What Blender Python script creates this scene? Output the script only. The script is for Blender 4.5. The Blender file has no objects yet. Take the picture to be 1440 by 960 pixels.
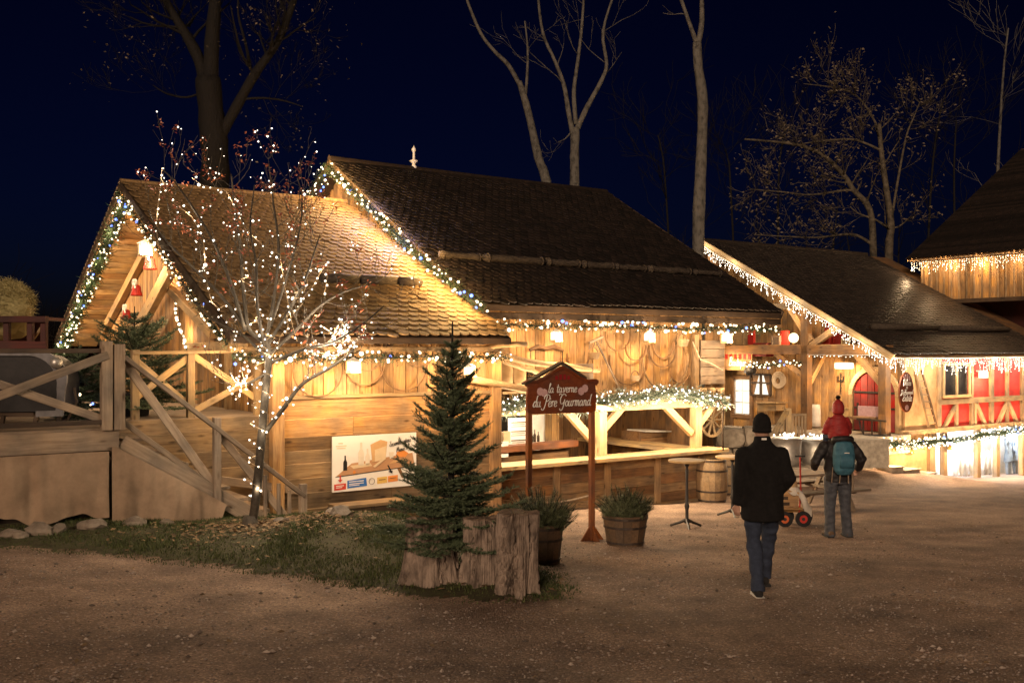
import bpy, math, random
from mathutils import Vector, Matrix, noise
rad = math.radians
scene = bpy.context.scene
V = Vector
# ------------------------------------------------------------------ camera
CAMH = 1.66; FPX = 1400.0; CX = 720.0; HY = 490.0
cam = bpy.data.cameras.new('camera'); camo = bpy.data.objects.new('camera', cam)
scene.collection.objects.link(camo); scene.camera = camo
camo.location = (0, 0, CAMH); camo.rotation_euler = (rad(90), 0, 0)
cam.sensor_width = 36; cam.lens = 35; cam.shift_y = (HY - 480) / 1440; cam.clip_end = 800; cam.clip_start = 0.1
# ------------------------------------------------------------------ night sky, faint light from behind
SUN_EL = rad(17)
wd = bpy.data.worlds.new('World'); scene.world = wd; wd.use_nodes = True
nt = wd.node_tree; bg = nt.nodes['Background']
sky = nt.nodes.new('ShaderNodeTexSky'); sky.sky_type = 'NISHITA'; sky.sun_disc = False
sky.sun_elevation = rad(-4.0); sky.sun_rotation = rad(-12); sky.dust_density = .2; sky.ozone_density = 4
hs = nt.nodes.new('ShaderNodeMix'); hs.data_type = 'RGBA'; hs.blend_type = 'MULTIPLY'; hs.inputs[0].default_value = 1
hs.inputs[7].default_value = (0.36, 0.54, 1.0, 1)
nt.links.new(sky.outputs[0], hs.inputs[6]); nt.links.new(hs.outputs[2], bg.inputs[0]); bg.inputs[1].default_value = 0.0195
sd = bpy.data.lights.new('sun', 'SUN'); so = bpy.data.objects.new('sun', sd); scene.collection.objects.link(so)
sd.energy = 0.44; sd.angle = rad(14); sd.color = (1.0, 0.72, 0.50)
so.rotation_euler = (rad(90) - SUN_EL, 0, rad(-12)); so.location = (-5, -10, 8)
scene.view_settings.view_transform = 'Standard'; scene.view_settings.look = 'None'
scene.view_settings.exposure = 2.3; scene.view_settings.gamma = 1
c = scene.cycles
c.use_denoising = True; c.max_bounces = 6; c.diffuse_bounces = 3; c.glossy_bounces = 2; c.transmission_bounces = 4
c.transparent_max_bounces = 8; c.sample_clamp_indirect = 1.2; c.sample_clamp_direct = 0; c.caustics_reflective = False; c.caustics_refractive = False
c.use_light_tree = True
C = scene.collection
RND = random.Random(11)
# ------------------------------------------------------------------ frames: the houses stand at 35 degrees to the picture
AN = rad(35); CA, SA = math.cos(AN), math.sin(AN)
def W(u, v, z): return V((CA*u - SA*v, SA*u + CA*v, z))
def at(px, py, Y): return V(((px-CX)/FPX*Y, Y, CAMH + (HY-py)/FPX*Y))
def onV(px, py, v):
    k = (px-CX)/FPX; Y = v/(CA - SA*k); return V(((CA*k + SA)*Y, v, CAMH + (HY-py)/FPX*Y))
def onU(px, py, u):
    k = (px-CX)/FPX; Y = u/(CA*k + SA); return V((u, (CA - SA*k)*Y, CAMH + (HY-py)/FPX*Y))
def sst(a, b, x):
    t = min(1, max(0, (x-a)/(b-a))); return t*t*(3-2*t)
GRASS = [(-11, 11.0), (-8, 11.9), (-6, 11.9), (-4.2, 11.6), (-3.0, 10.9), (-1.75, 10.35), (-0.9, 9.8), (-0.2, 9.45), (0.3, 9.6), (0.52, 10.0), (0.5, 10.7), (0.4, 11.6), (0.2, 12.4), (-0.3, 13.6), (-0.6, 15.2), (-1.2, 17.2), (-4, 16.5), (-7, 16.2), (-13, 20)]
def pdist(x, y, poly=GRASS):
    ins = False; d = 1e9; n = len(poly)
    for i in range(n):
        x1, y1 = poly[i]; x2, y2 = poly[(i+1) % n]
        if (y1 > y) != (y2 > y) and x < (x2-x1)*(y-y1)/(y2-y1)+x1: ins = not ins
        dx, dy = x2-x1, y2-y1; t = max(0, min(1, ((x-x1)*dx+(y-y1)*dy)/(dx*dx+dy*dy)))
        d = min(d, math.hypot(x-x1-t*dx, y-y1-t*dy))
    return d if ins else -d
def G(x, y):
    yy = min(max(y, -10), 42); z = -0.08*yy
    z += 0.045*max(0, min(6, -x-1))*sst(0, 8, y)*(1-sst(26, 40, y))
    if -13 < x < 2 and 8 < y < 19:
        d = pdist(x, y); z += 0.17*sst(-0.1, 1.6, d) + 0.04*sst(-.05, .25, d)
    z += 0.26*math.exp(-((x+1.9)/1.3)**2 - ((y-13.4)/1.5)**2)
    u, v = CA*x + SA*y, -SA*x + CA*y
    z += 0.45*sst(20, 25.5, u)*sst(16, 18.5, v)*(1-sst(27, 31, u))
    z += 0.028*noise.noise(V((x*1.1+y*.35, y*.5-x*.1, 7)))*sst(3, 6, y)*(1-sst(24, 30, y)) + .012*noise.noise(V((x*2.3, y*1.6, 2)))
    z += 0.012*noise.noise(V((x*.9, y*.9, 0))) + 0.02*noise.noise(V((x*.25, y*.25, 3)))
    return z
# ------------------------------------------------------------------ materials
def nd(t, kind, **kw):
    n = t.nodes.new(kind)
    for k, v in kw.items(): setattr(n, k, v)
    return n
def newmat(name):
    m = bpy.data.materials.new(name); m.use_nodes = True; t = m.node_tree
    return m, t, t.nodes['Principled BSDF']
def col(c): return (c[0], c[1], c[2], 1)
def wood(name, a, b, rough=.72, var=.35, scale=1.0, bump=.35, knots=True):
    m, t, p = newmat(name); L = t.links.new
    tc = nd(t, 'ShaderNodeTexCoord'); oi = nd(t, 'ShaderNodeObjectInfo')
    ad = nd(t, 'ShaderNodeVectorMath', operation='MULTIPLY_ADD'); L(oi.outputs['Random'], ad.inputs[0]); ad.inputs[1].default_value = (37, 19, 53); L(tc.outputs['Object'], ad.inputs[2])
    mp = nd(t, 'ShaderNodeMapping'); mp.inputs['Scale'].default_value = (1.3*scale, 17*scale, 17*scale); L(ad.outputs[0], mp.inputs[0])
    n1 = nd(t, 'ShaderNodeTexNoise'); n1.inputs['Scale'].default_value = 1.6; n1.inputs['Detail'].default_value = 6; n1.inputs['Roughness'].default_value = .65; n1.inputs['Distortion'].default_value = .6; L(mp.outputs[0], n1.inputs['Vector'])
    r = nd(t, 'ShaderNodeValToRGB'); r.color_ramp.elements[0].position = .3; r.color_ramp.elements[1].position = .7
    r.color_ramp.elements[0].color = col(b); r.color_ramp.elements[1].color = col(a); L(n1.outputs[0], r.inputs[0])
    cur = r.outputs[0]
    if knots:
        m2 = nd(t, 'ShaderNodeMapping'); m2.inputs['Scale'].default_value = (1.6, 4.5, 4.5); L(ad.outputs[0], m2.inputs[0])
        vo = nd(t, 'ShaderNodeTexVoronoi'); vo.inputs['Scale'].default_value = 1.3; L(m2.outputs[0], vo.inputs['Vector'])
        kr = nd(t, 'ShaderNodeMapRange'); kr.inputs[1].default_value = .06; kr.inputs[2].default_value = .17; kr.inputs[3].default_value = .8; kr.inputs[4].default_value = 0; L(vo.outputs['Distance'], kr.inputs[0])
        mx = nd(t, 'ShaderNodeMix', data_type='RGBA'); L(kr.outputs[0], mx.inputs[0]); L(cur, mx.inputs[6]); mx.inputs[7].default_value = (b[0]*.3, b[1]*.25, b[2]*.2, 1); cur = mx.outputs[2]
    n2 = nd(t, 'ShaderNodeTexNoise'); n2.inputs['Scale'].default_value = 2.2; n2.inputs['Detail'].default_value = 4; L(ad.outputs[0], n2.inputs['Vector'])
    st = nd(t, 'ShaderNodeMapRange'); st.inputs[1].default_value = .3; st.inputs[2].default_value = .75; st.inputs[3].default_value = .5; st.inputs[4].default_value = 1.18; L(n2.outputs[0], st.inputs[0])
    rv = nd(t, 'ShaderNodeMapRange'); rv.inputs[3].default_value = 1-var; rv.inputs[4].default_value = 1+var*.7; L(oi.outputs['Random'], rv.inputs[0])
    mu = nd(t, 'ShaderNodeMath', operation='MULTIPLY'); L(st.outputs[0], mu.inputs[0]); L(rv.outputs[0], mu.inputs[1])
    hv = nd(t, 'ShaderNodeHueSaturation'); L(cur, hv.inputs['Color']); L(mu.outputs[0], hv.inputs['Value'])
    sv = nd(t, 'ShaderNodeMath', operation='MULTIPLY_ADD'); L(n2.outputs[0], sv.inputs[0]); sv.inputs[1].default_value = .6; sv.inputs[2].default_value = .68; L(sv.outputs[0], hv.inputs['Saturation'])
    L(hv.outputs[0], p.inputs['Base Color']); p.inputs['Roughness'].default_value = rough; p.inputs['Specular IOR Level'].default_value = .3
    bp = nd(t, 'ShaderNodeBump'); bp.inputs['Strength'].default_value = bump; bp.inputs['Distance'].default_value = .01; L(n1.outputs[0], bp.inputs['Height']); L(bp.outputs[0], p.inputs['Normal'])
    return m
def rough(name, a, b, scale=8, r=.8, bump=.4, dist=.01, metal=0, var=0, stretch=(1, 1, 1), spec=.3, lo=.35, hi=.65, voro=0, sheen=0, isl=0):
    m, t, p = newmat(name); L = t.links.new
    tc = nd(t, 'ShaderNodeTexCoord'); mp = nd(t, 'ShaderNodeMapping'); mp.inputs['Scale'].default_value = stretch; L(tc.outputs['Object'], mp.inputs[0])
    n1 = nd(t, 'ShaderNodeTexNoise'); n1.inputs['Scale'].default_value = scale; n1.inputs['Detail'].default_value = 7; n1.inputs['Roughness'].default_value = .65; L(mp.outputs[0], n1.inputs['Vector'])
    cr = nd(t, 'ShaderNodeValToRGB'); cr.color_ramp.elements[0].position = lo; cr.color_ramp.elements[1].position = hi
    cr.color_ramp.elements[0].color = col(b); cr.color_ramp.elements[1].color = col(a); L(n1.outputs[0], cr.inputs[0]); cur = cr.outputs[0]
    h = n1.outputs[0]
    if voro:
        vo = nd(t, 'ShaderNodeTexVoronoi'); vo.inputs['Scale'].default_value = voro; L(mp.outputs[0], vo.inputs['Vector'])
        ml = nd(t, 'ShaderNodeMath', operation='SUBTRACT'); L(n1.outputs[0], ml.inputs[0]); L(vo.outputs['Distance'], ml.inputs[1]); h = ml.outputs[0]
    if isl:
        g_ = nd(t, 'ShaderNodeNewGeometry'); rv = nd(t, 'ShaderNodeMapRange'); rv.inputs[3].default_value = 1-isl; rv.inputs[4].default_value = 1+isl; L(g_.outputs['Random Per Island'], rv.inputs[0])
        hv = nd(t, 'ShaderNodeHueSaturation'); L(cur, hv.inputs['Color']); L(rv.outputs[0], hv.inputs['Value']); cur = hv.outputs[0]
    if var:
        oi = nd(t, 'ShaderNodeObjectInfo'); rv = nd(t, 'ShaderNodeMapRange'); rv.inputs[3].default_value = 1-var; rv.inputs[4].default_value = 1+var; L(oi.outputs['Random'], rv.inputs[0])
        hv = nd(t, 'ShaderNodeHueSaturation'); L(cur, hv.inputs['Color']); L(rv.outputs[0], hv.inputs['Value']); cur = hv.outputs[0]
    L(cur, p.inputs['Base Color']); p.inputs['Roughness'].default_value = r; p.inputs['Metallic'].default_value = metal; p.inputs['Specular IOR Level'].default_value = spec
    if sheen: p.inputs['Sheen Weight'].default_value = sheen
    if bump:
        bp = nd(t, 'ShaderNodeBump'); bp.inputs['Strength'].default_value = bump; bp.inputs['Distance'].default_value = dist; L(h, bp.inputs['Height']); L(bp.outputs[0], p.inputs['Normal'])
    return m
def islands(name, a, b, r=.8, spec=.25, lo=0, hi=1, trans=0):
    """colour that differs from leaf to leaf"""
    m, t, p = newmat(name); L = t.links.new
    g = nd(t, 'ShaderNodeNewGeometry'); cr = nd(t, 'ShaderNodeValToRGB'); cr.color_ramp.elements[0].position = lo; cr.color_ramp.elements[1].position = hi
    cr.color_ramp.elements[0].color = col(b); cr.color_ramp.elements[1].color = col(a); L(g.outputs['Random Per Island'], cr.inputs[0])
    L(cr.outputs[0], p.inputs['Base Color']); p.inputs['Roughness'].default_value = r; p.inputs['Specular IOR Level'].default_value = spec
    return m
def glow(name, c, s):
    m, t, p = newmat(name)
    p.inputs['Base Color'].default_value = (0, 0, 0, 1); p.inputs['Emission Color'].default_value = col(c); p.inputs['Emission Strength'].default_value = s
    m.cycles.emission_sampling = 'NONE'
    return m
def glassm(name, tint=(.9, .93, .95), r=.02):
    m, t, p = newmat(name); L = t.links.new
    tr = nd(t, 'ShaderNodeBsdfTransparent'); tr.inputs[0].default_value = col(tint); gl = nd(t, 'ShaderNodeBsdfGlossy'); gl.inputs['Roughness'].default_value = r
    mx = nd(t, 'ShaderNodeMixShader'); mx.inputs[0].default_value = .07
    L(tr.outputs[0], mx.inputs[1]); L(gl.outputs[0], mx.inputs[2]); L(mx.outputs[0], t.nodes['Material Output'].inputs[0])
    return m
M = {}
M['pine'] = wood('pine_boards', (.58, .35, .15), (.30, .15, .055), var=.5)
M['pine_pale'] = wood('pale_pine', (.60, .42, .21), (.38, .23, .10), var=.28)
M['timber'] = wood('old_timber', (.45, .31, .17), (.23, .14, .07), var=.32)
M['brown'] = wood('brown_boards', (.30, .17, .08), (.16, .08, .035))
M['dark'] = wood('dark_wood', (.10, .065, .04), (.05, .03, .02), knots=False)
M['grey'] = wood('weathered_grey_wood', (.33, .25, .18), (.19, .135, .095), var=.3)
M['deck'] = wood('deck_wood', (.36, .27, .19), (.22, .155, .105), var=.25)
M['brownpost'] = wood('brown_porch_timber', (.38, .2, .085), (.22, .105, .04))
M['oldred'] = wood('faded_red_wood', (.105, .03, .024), (.06, .018, .015), knots=False, var=.2)
M['redwood'] = wood('red_stained_board', (.33, .035, .03), (.20, .02, .018), knots=False, var=.2)
M['signwood'] = wood('sign_wood', (.235, .062, .022), (.15, .035, .012), knots=False, var=.1, bump=.15)
M['postwood'] = wood('orange_stained_post', (.36, .13, .045), (.22, .07, .025), knots=False, var=.1)
M['tile'] = rough('wooden_shingle', (.27, .17, .075), (.10, .06, .026), scale=7, r=.72, bump=.5, var=.38, stretch=(3, 1, 1), spec=.35)
M['tile2'] = rough('dark_roof_tile', (.022, .0135, .01), (.010, .0065, .005), scale=5, r=.75, bump=.3, isl=.5)
M['tile3'] = rough('brown_roof_tile', (.042, .031, .024), (.02, .015, .012), scale=5, r=.5, bump=.3, spec=.45, isl=.4)
M['log'] = rough('bark_log', (.10, .078, .06), (.03, .022, .017), scale=9, bump=1, dist=.03, stretch=(1, 4, 4))
M['pole'] = rough('peeled_pole', (.55, .38, .20), (.34, .21, .10), scale=7, bump=.6, stretch=(1, 5, 5))
M['bark'] = rough('dark_bark', (.010, .0075, .006), (.004, .003, .0025), scale=6, bump=1, dist=.04, stretch=(4, 4, 1))
M['birch'] = rough('pale_bark', (.125, .115, .10), (.03, .027, .024), scale=3.5, bump=.8, dist=.03, stretch=(2, 2, 1.4), lo=.32, hi=.55)
M['oakbark'] = rough('oak_bark', (.13, .105, .072), (.03, .024, .017), scale=5, bump=.8, dist=.03)
M['ashbark'] = rough('rowan_bark', (.065, .05, .034), (.027, .02, .014), scale=12, bump=.5)
M['stumpbark'] = rough('flaking_stump_wood', (.31, .235, .185), (.04, .028, .022), scale=5, bump=1, dist=.05, stretch=(2.2, 2.2, .8), lo=.3, hi=.6)
M['stumptop'] = rough('sawn_stump_top', (.24, .17, .12), (.09, .06, .045), scale=10, bump=.5)
M['red'] = rough('red_paint', (.42, .03, .02), (.28, .018, .014), scale=4, r=.55, bump=.15, var=.15)
M['redwall'] = rough('red_render', (.50, .035, .025), (.36, .022, .018), scale=3, r=.8, bump=.3)
M['tan'] = rough('tan_render', (.50, .31, .15), (.34, .19, .085), scale=2.5, r=.85, bump=.3)
M['stone'] = rough('grey_stone', (.42, .36, .28), (.24, .2, .155), scale=6, bump=.8, dist=.03, var=.2)
M['rock'] = rough('field_rock', (.24, .19, .145), (.12, .095, .075), scale=5, bump=.8, dist=.03, var=.25)
M['burlap'] = rough('burlap', (.34, .235, .155), (.2, .135, .088), scale=3.2, r=.95, bump=.5, dist=.012, lo=.3, hi=.7)
M['sack'] = rough('sackcloth', (.48, .34, .19), (.34, .22, .11), scale=5, r=.95, bump=.3)
M['rope'] = rough('rope', (.55, .45, .33), (.4, .3, .2), scale=30, r=.9)
M['metal'] = rough('black_iron', (.03, .026, .024), (.015, .013, .012), scale=12, r=.5, bump=.2, spec=.5)
M['zinc'] = rough('zinc', (.55, .52, .48), (.38, .35, .32), scale=5, r=.45, metal=.7, bump=.15)
M['brass'] = rough('brass', (.55, .38, .12), (.4, .26, .08), scale=6, r=.35, metal=.9, bump=.1)
M['hoop'] = rough('barrel_hoop', (.07, .05, .04), (.035, .027, .022), scale=10, r=.6, metal=.4)
M['barrel'] = wood('barrel_stave', (.34, .23, .13), (.2, .13, .07), var=.2, knots=False)
M['tub'] = wood('tub_stave', (.17, .105, .06), (.09, .055, .032), var=.3, knots=False)
M['white'] = rough('white_paint', (.78, .76, .72), (.66, .63, .58), scale=4, r=.6, bump=.1)
M['greypaint'] = rough('worn_white_paint', (.22, .21, .22), (.12, .115, .12), scale=4, r=.6, bump=.1)
M['paper'] = rough('white_paper', (.8, .77, .73), (.74, .71, .67), scale=3, r=.6, bump=0)
M['cloth'] = rough('white_cloth', (.66, .6, .52), (.56, .5, .42), scale=7, r=.95, bump=.3)
M['coat'] = rough('black_wool', (.009, .0075, .0075), (.004, .0035, .0035), scale=35, r=.95, bump=.3)
M['jacket'] = rough('black_nylon', (.018, .015, .016), (.01, .009, .01), scale=12, r=.6, bump=.25, spec=.35)
M['jeans'] = rough('blue_jeans', (.034, .044, .075), (.022, .029, .05), scale=25, r=.9, bump=.3)
M['greyjeans'] = rough('grey_jeans', (.075, .078, .09), (.042, .045, .055), scale=14, r=.9, bump=.3)
M['packblue'] = rough('teal_nylon', (.045, .135, .19), (.03, .095, .14), scale=12, r=.65, bump=.25)
M['redjacket'] = rough('red_nylon', (.30, .024, .022), (.2, .014, .014), scale=8, r=.6, bump=.3)
M['skin'] = rough('skin', (.5, .3, .22), (.42, .23, .16), scale=6, r=.55, bump=.1)
M['hair'] = rough('dark_hair', (.03, .02, .015), (.015, .01, .008), scale=40, r=.7, stretch=(3, 3, .5))
M['boot'] = rough('brown_boot', (.12, .075, .045), (.06, .038, .025), scale=12, r=.7)
M['rubber'] = rough('black_rubber', (.02, .018, .018), (.012, .011, .011), scale=20, r=.8)
M['black'] = rough('black_print', (.02, .018, .016), (.015, .013, .012), scale=8, r=.7, bump=0)
M['orange'] = rough('orange_plastic', (.6, .13, .04), (.5, .1, .03), scale=8, r=.5, bump=0)
M['needle'] = islands('fir_needles', (.14, .175, .095), (.035, .054, .03), r=.55, spec=.35)
M['pineneedle'] = islands('pine_needles', (.13, .14, .065), (.03, .042, .02), r=.55, spec=.35)
M['garland'] = islands('garland_needles', (.028, .05, .026), (.008, .02, .01), r=.6)
M['frost'] = islands('frosted_garland_needles', (.2, .22, .19), (.03, .055, .03), r=.6)
M['grass'] = islands('grass_blades', (.095, .11, .035), (.03, .042, .014), r=.7)
M['leafred'] = islands('red_leaflets', (.42, .13, .045), (.16, .035, .03), r=.6)
M['leafbrown'] = islands('dry_brown_leaves', (.22, .17, .11), (.02, .015, .01), r=.7)
M['litter'] = islands('fallen_leaves', (.26, .17, .09), (.07, .04, .022), r=.8)
M['hay'] = islands('hay', (.42, .36, .17), (.2, .17, .08), r=.8)
M['pebble'] = islands('pebbles', (.48, .39, .33), (.10, .075, .062), r=.75)
M['glass'] = glassm('window_glass')
M['warm'] = glow('warm_bulb', (1.0, .78, .46), 1.5)

M['cool'] = glow('white_bulb', (1.0, .86, .66), 1.6)
M['blue'] = glow('blue_bulb', (.10, .19, 1.0), 1.3)
M['lampglass'] = glow('lamp_glass', (1.0, .74, .38), .75)
M['whiteglow'] = glow('light_tube', (.95, .97, 1.0), 2)
# ------------------------------------------------------------------ mesh helpers
OFF = {}
Z3 = V((0, 0, 1))
class MB:
    def __init__(s): s.v = []; s.f = []
    def add(s, vs, fs):
        o = len(s.v); s.v += [V(p) for p in vs]; s.f += [tuple(i+o for i in f) for f in fs]; return s
    def box(s, c, size, X=None, Y=None, Zd=None):
        X = X or V((1, 0, 0)); Y = Y or V((0, 1, 0)); Zd = Zd or V((0, 0, 1)); c = V(c); a, b, d = size[0]/2, size[1]/2, size[2]/2
        vs = [c + X*(a*i) + Y*(b*j) + Zd*(d*k) for k in (-1, 1) for j in (-1, 1) for i in (-1, 1)]
        return s.add(vs, [(0, 2, 3, 1), (4, 5, 7, 6), (0, 1, 5, 4), (2, 6, 7, 3), (0, 4, 6, 2), (1, 3, 7, 5)])
    def bar(s, p, q, w, h, up=Z3):
        p, q = V(p), V(q); X = (q-p); L = X.length; X = X/L; Y = up.cross(X)
        if Y.length < 1e-3: Y = V((0, 1, 0)).cross(X)
        Y.normalize(); return s.box((p+q)/2, (L, w, h), X, Y, X.cross(Y))
    def tube(s, pts, rs, n=6, ref=None, caps=True):
        pts = [V(p) for p in pts]; m = len(pts)
        if not isinstance(rs, (list, tuple)): rs = [rs]*m
        X = None; o = len(s.v)
        for i in range(m):
            d = pts[min(i+1, m-1)] - pts[max(i-1, 0)]
            d = d.normalized() if d.length > 1e-9 else Z3
            if ref is not None: X = ref - d*ref.dot(d)
            elif X is None: X = d.orthogonal()
            else: X = X - d*X.dot(d)
            if X.length < 1e-6: X = d.orthogonal()
            X.normalize(); Y = d.cross(X); r = rs[i]; a, b = (r, r) if not isinstance(r, (tuple, list)) else r
            for k in range(n):
                t = 2*math.pi*k/n; s.v.append(pts[i] + X*(a*math.cos(t)) + Y*(b*math.sin(t)))
        for i in range(m-1):
            for k in range(n):
                k2 = (k+1) % n; s.f.append((o+i*n+k, o+i*n+k2, o+(i+1)*n+k2, o+(i+1)*n+k))
        if caps:
            s.f.append(tuple(o+k for k in reversed(range(n)))); s.f.append(tuple(o+(m-1)*n+k for k in range(n)))
        return s
    def lathe(s, c, prof, n=16, wob=0, rng=RND):
        c = V(c); o = len(s.v); m = len(prof)
        for i, (r, z) in enumerate(prof):
            for k in range(n):
                t = 2*math.pi*k/n; rr = r*(1+wob*rng.uniform(-1, 1)); s.v.append(c + V((rr*math.cos(t), rr*math.sin(t), z)))
        for i in range(m-1):
            for k in range(n):
                k2 = (k+1) % n; s.f.append((o+i*n+k, o+i*n+k2, o+(i+1)*n+k2, o+(i+1)*n+k))
        s.f.append(tuple(o+k for k in reversed(range(n)))); s.f.append(tuple(o+(m-1)*n+k for k in range(n)))
        return s
    def prism(s, poly, O, ex, ey, n, d):
        """polygon (2D) in plane O,ex,ey extruded by d along n"""
        O, ex, ey, n = V(O), V(ex), V(ey), V(n); k = len(poly)
        a = [O + ex*x + ey*y for x, y in poly]; vs = a + [p + n*d for p in a]
        fs = [tuple(reversed(range(k))), tuple(range(k, 2*k))] + [(i, (i+1) % k, k+(i+1) % k, k+i) for i in range(k)]
        return s.add(vs, fs)
    def blob(s, c, r, rng, sub=1, amp=.2, flat=1):
        c = V(c); r = r if isinstance(r, (tuple, list)) else (r, r, r*flat)
        vs, fs = ICO1 if sub == 1 else ICO2; sd = rng.uniform(0, 99)
        return s.add([c + V((p[0]*r[0], p[1]*r[1], p[2]*r[2]))*(1+amp*noise.noise(V(p)*1.3+V((sd, 0, 0)))*2) for p in vs], fs)
    def build(s, name, mat, parent=None, smooth=False, loc=None, kind=None, label=None):
        off = V(loc) if loc is not None else V((0, 0, 0))
        po = OFF.get(parent.name, V((0, 0, 0))) if parent else V((0, 0, 0))
        me = bpy.data.meshes.new(name); base = off if loc is not None else po
        me.from_pydata([p - base for p in s.v], [], s.f); me.update()
        if smooth: me.polygons.foreach_set('use_smooth', [True]*len(me.polygons))
        if mat is not None: me.materials.append(M[mat] if isinstance(mat, str) else mat)
        o = bpy.data.objects.new(name, me); C.objects.link(o)
        if loc is not None: o.location = off - po
        if parent: o.parent = parent
        OFF[o.name] = base
        if kind: o['kind'] = kind
        if label: o['label'] = label
        return o
def ico(sub):
    t = (1+5**.5)/2; vs = [V(p).normalized() for p in [(-1, t, 0), (1, t, 0), (-1, -t, 0), (1, -t, 0), (0, -1, t), (0, 1, t), (0, -1, -t), (0, 1, -t), (t, 0, -1), (t, 0, 1), (-t, 0, -1), (-t, 0, 1)]]
    fs = [(0, 11, 5), (0, 5, 1), (0, 1, 7), (0, 7, 10), (0, 10, 11), (1, 5, 9), (5, 11, 4), (11, 10, 2), (10, 7, 6), (7, 1, 8), (3, 9, 4), (3, 4, 2), (3, 2, 6), (3, 6, 8), (3, 8, 9), (4, 9, 5), (2, 4, 11), (6, 2, 10), (8, 6, 7), (9, 8, 1)]
    for _ in range(sub):
        mid = {}; nf = []
        def md(a, b):
            k = (min(a, b), max(a, b))
            if k not in mid: vs.append(((vs[a]+vs[b])/2).normalized()); mid[k] = len(vs)-1
            return mid[k]
        for a, b, c_ in fs:
            x, y, z = md(a, b), md(b, c_), md(c_, a); nf += [(a, x, z), (b, y, x), (c_, z, y), (x, y, z)]
        fs = nf
    return vs, fs
ICO0 = ico(0); ICO1 = ico(1); ICO2 = ico(2)
OCT = ([V(p) for p in [(1, 0, 0), (-1, 0, 0), (0, 1, 0), (0, -1, 0), (0, 0, 1), (0, 0, -1)]], [(0, 2, 4), (2, 1, 4), (1, 3, 4), (3, 0, 4), (2, 0, 5), (1, 2, 5), (3, 1, 5), (0, 3, 5)])
def tag(o, label, cat=None, group=None, kind=None):
    if label: o['label'] = label
    if cat: o['category'] = cat
    if group: o['group'] = group
    if kind: o['kind'] = kind
    return o
def thing(name, label, cat, base, uv=False, group=None):
    """Empty at the base; parts are written in (u,v,z) when uv, else in world coordinates"""
    o = bpy.data.objects.new(name, None); C.objects.link(o); o.empty_display_size = .2
    base = V(base); o.location = W(*base) if uv else base; o.rotation_euler = (0, 0, AN if uv else 0)
    OFF[o.name] = base; return tag(o, label, cat, group)
def one(mb, name, mat, base, label, cat, uv=False, smooth=False, group=None, kind=None):
    """a thing that is one mesh"""
    o = mb.build(name, mat, None, smooth, loc=base)
    if uv: o.location = W(*V(base)); o.rotation_euler = (0, 0, AN)
    return tag(o, label, cat, group, kind)
def plank(parent, p, q, w, th, nrm, mat, name='plank', wob=0, seg=1, rng=RND, ends=0):
    """a board from p to q: own object, x along the board, z along nrm"""
    p, q = V(p), V(q); X = q-p; L = X.length; X.normalize(); n = V(nrm); n = (n - X*n.dot(X)).normalized(); Y = n.cross(X)
    vs = []; fs = []; sg = max(1, seg); sd = rng.uniform(0, 99)
    for i in range(sg+1):
        x = -L/2 + L*i/sg; lo = -w/2 + (wob*noise.noise(V((x*1.9+sd, sd, 0))) if wob else 0); hi = w/2
        c_ = min(.006, th*.25)
        vs += [(x, lo, -th/2), (x, hi, -th/2), (x, hi, th/2-c_), (x, hi-c_, th/2), (x, lo+c_, th/2), (x, lo, th/2-c_)]
    for i in range(sg):
        a = 6*i
        for k in range(6): fs.append((a+k, a+(k+1) % 6, a+6+(k+1) % 6, a+6+k))
    fs.append(tuple(reversed(range(6)))); fs.append(tuple(6*sg+k for k in range(6)))
    me = bpy.data.meshes.new(name); me.from_pydata(vs, [], [tuple(reversed(f)) for f in fs]); me.update(); me.materials.append(M[mat])
    o = bpy.data.objects.new(name, me); C.objects.link(o)
    po = OFF.get(parent.name, V((0, 0, 0))) if parent else V((0, 0, 0))
    mt = Matrix((X, Y, n)).transposed().to_4x4(); mt.translation = (p+q)/2 - po
    o.matrix_local = mt
    if parent: o.parent = parent
    OFF[o.name] = (p+q)/2
    return o
def lamp(parent, loc, watts, color=(1, .66, .33), r=.04, name='lamp_light'):
    d = bpy.data.lights.new(name, 'POINT'); d.energy = watts*.84; d.color = color; d.shadow_soft_size = r
    o = bpy.data.objects.new(name, d); C.objects.link(o); o.parent = parent
    o.location = V(loc) - OFF.get(parent.name, V((0, 0, 0))); return o
WARM = (1, .66, .35); WHITE = (1, .84, .62); PALE = (.86, .92, 1)
def bulbs(mb, pts, r0, r1, rng):
    for p in pts:
        r = rng.uniform(r0, r1)*(1.55 if rng.random() < .07 else 1); mb.add([p + q*r for q in OCT[0]], OCT[1]) if r < .02 else mb.add([p + q*r for q in ICO0[0]], ICO0[1])
def polysample(pts, step):
    out = []; acc = 0
    for a, b in zip(pts[:-1], pts[1:]):
        L = (b-a).length; t = acc
        while t < L: out.append((a.lerp(b, t/L), (b-a)/L)); t += step
        acc = t - L
    return out
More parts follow.
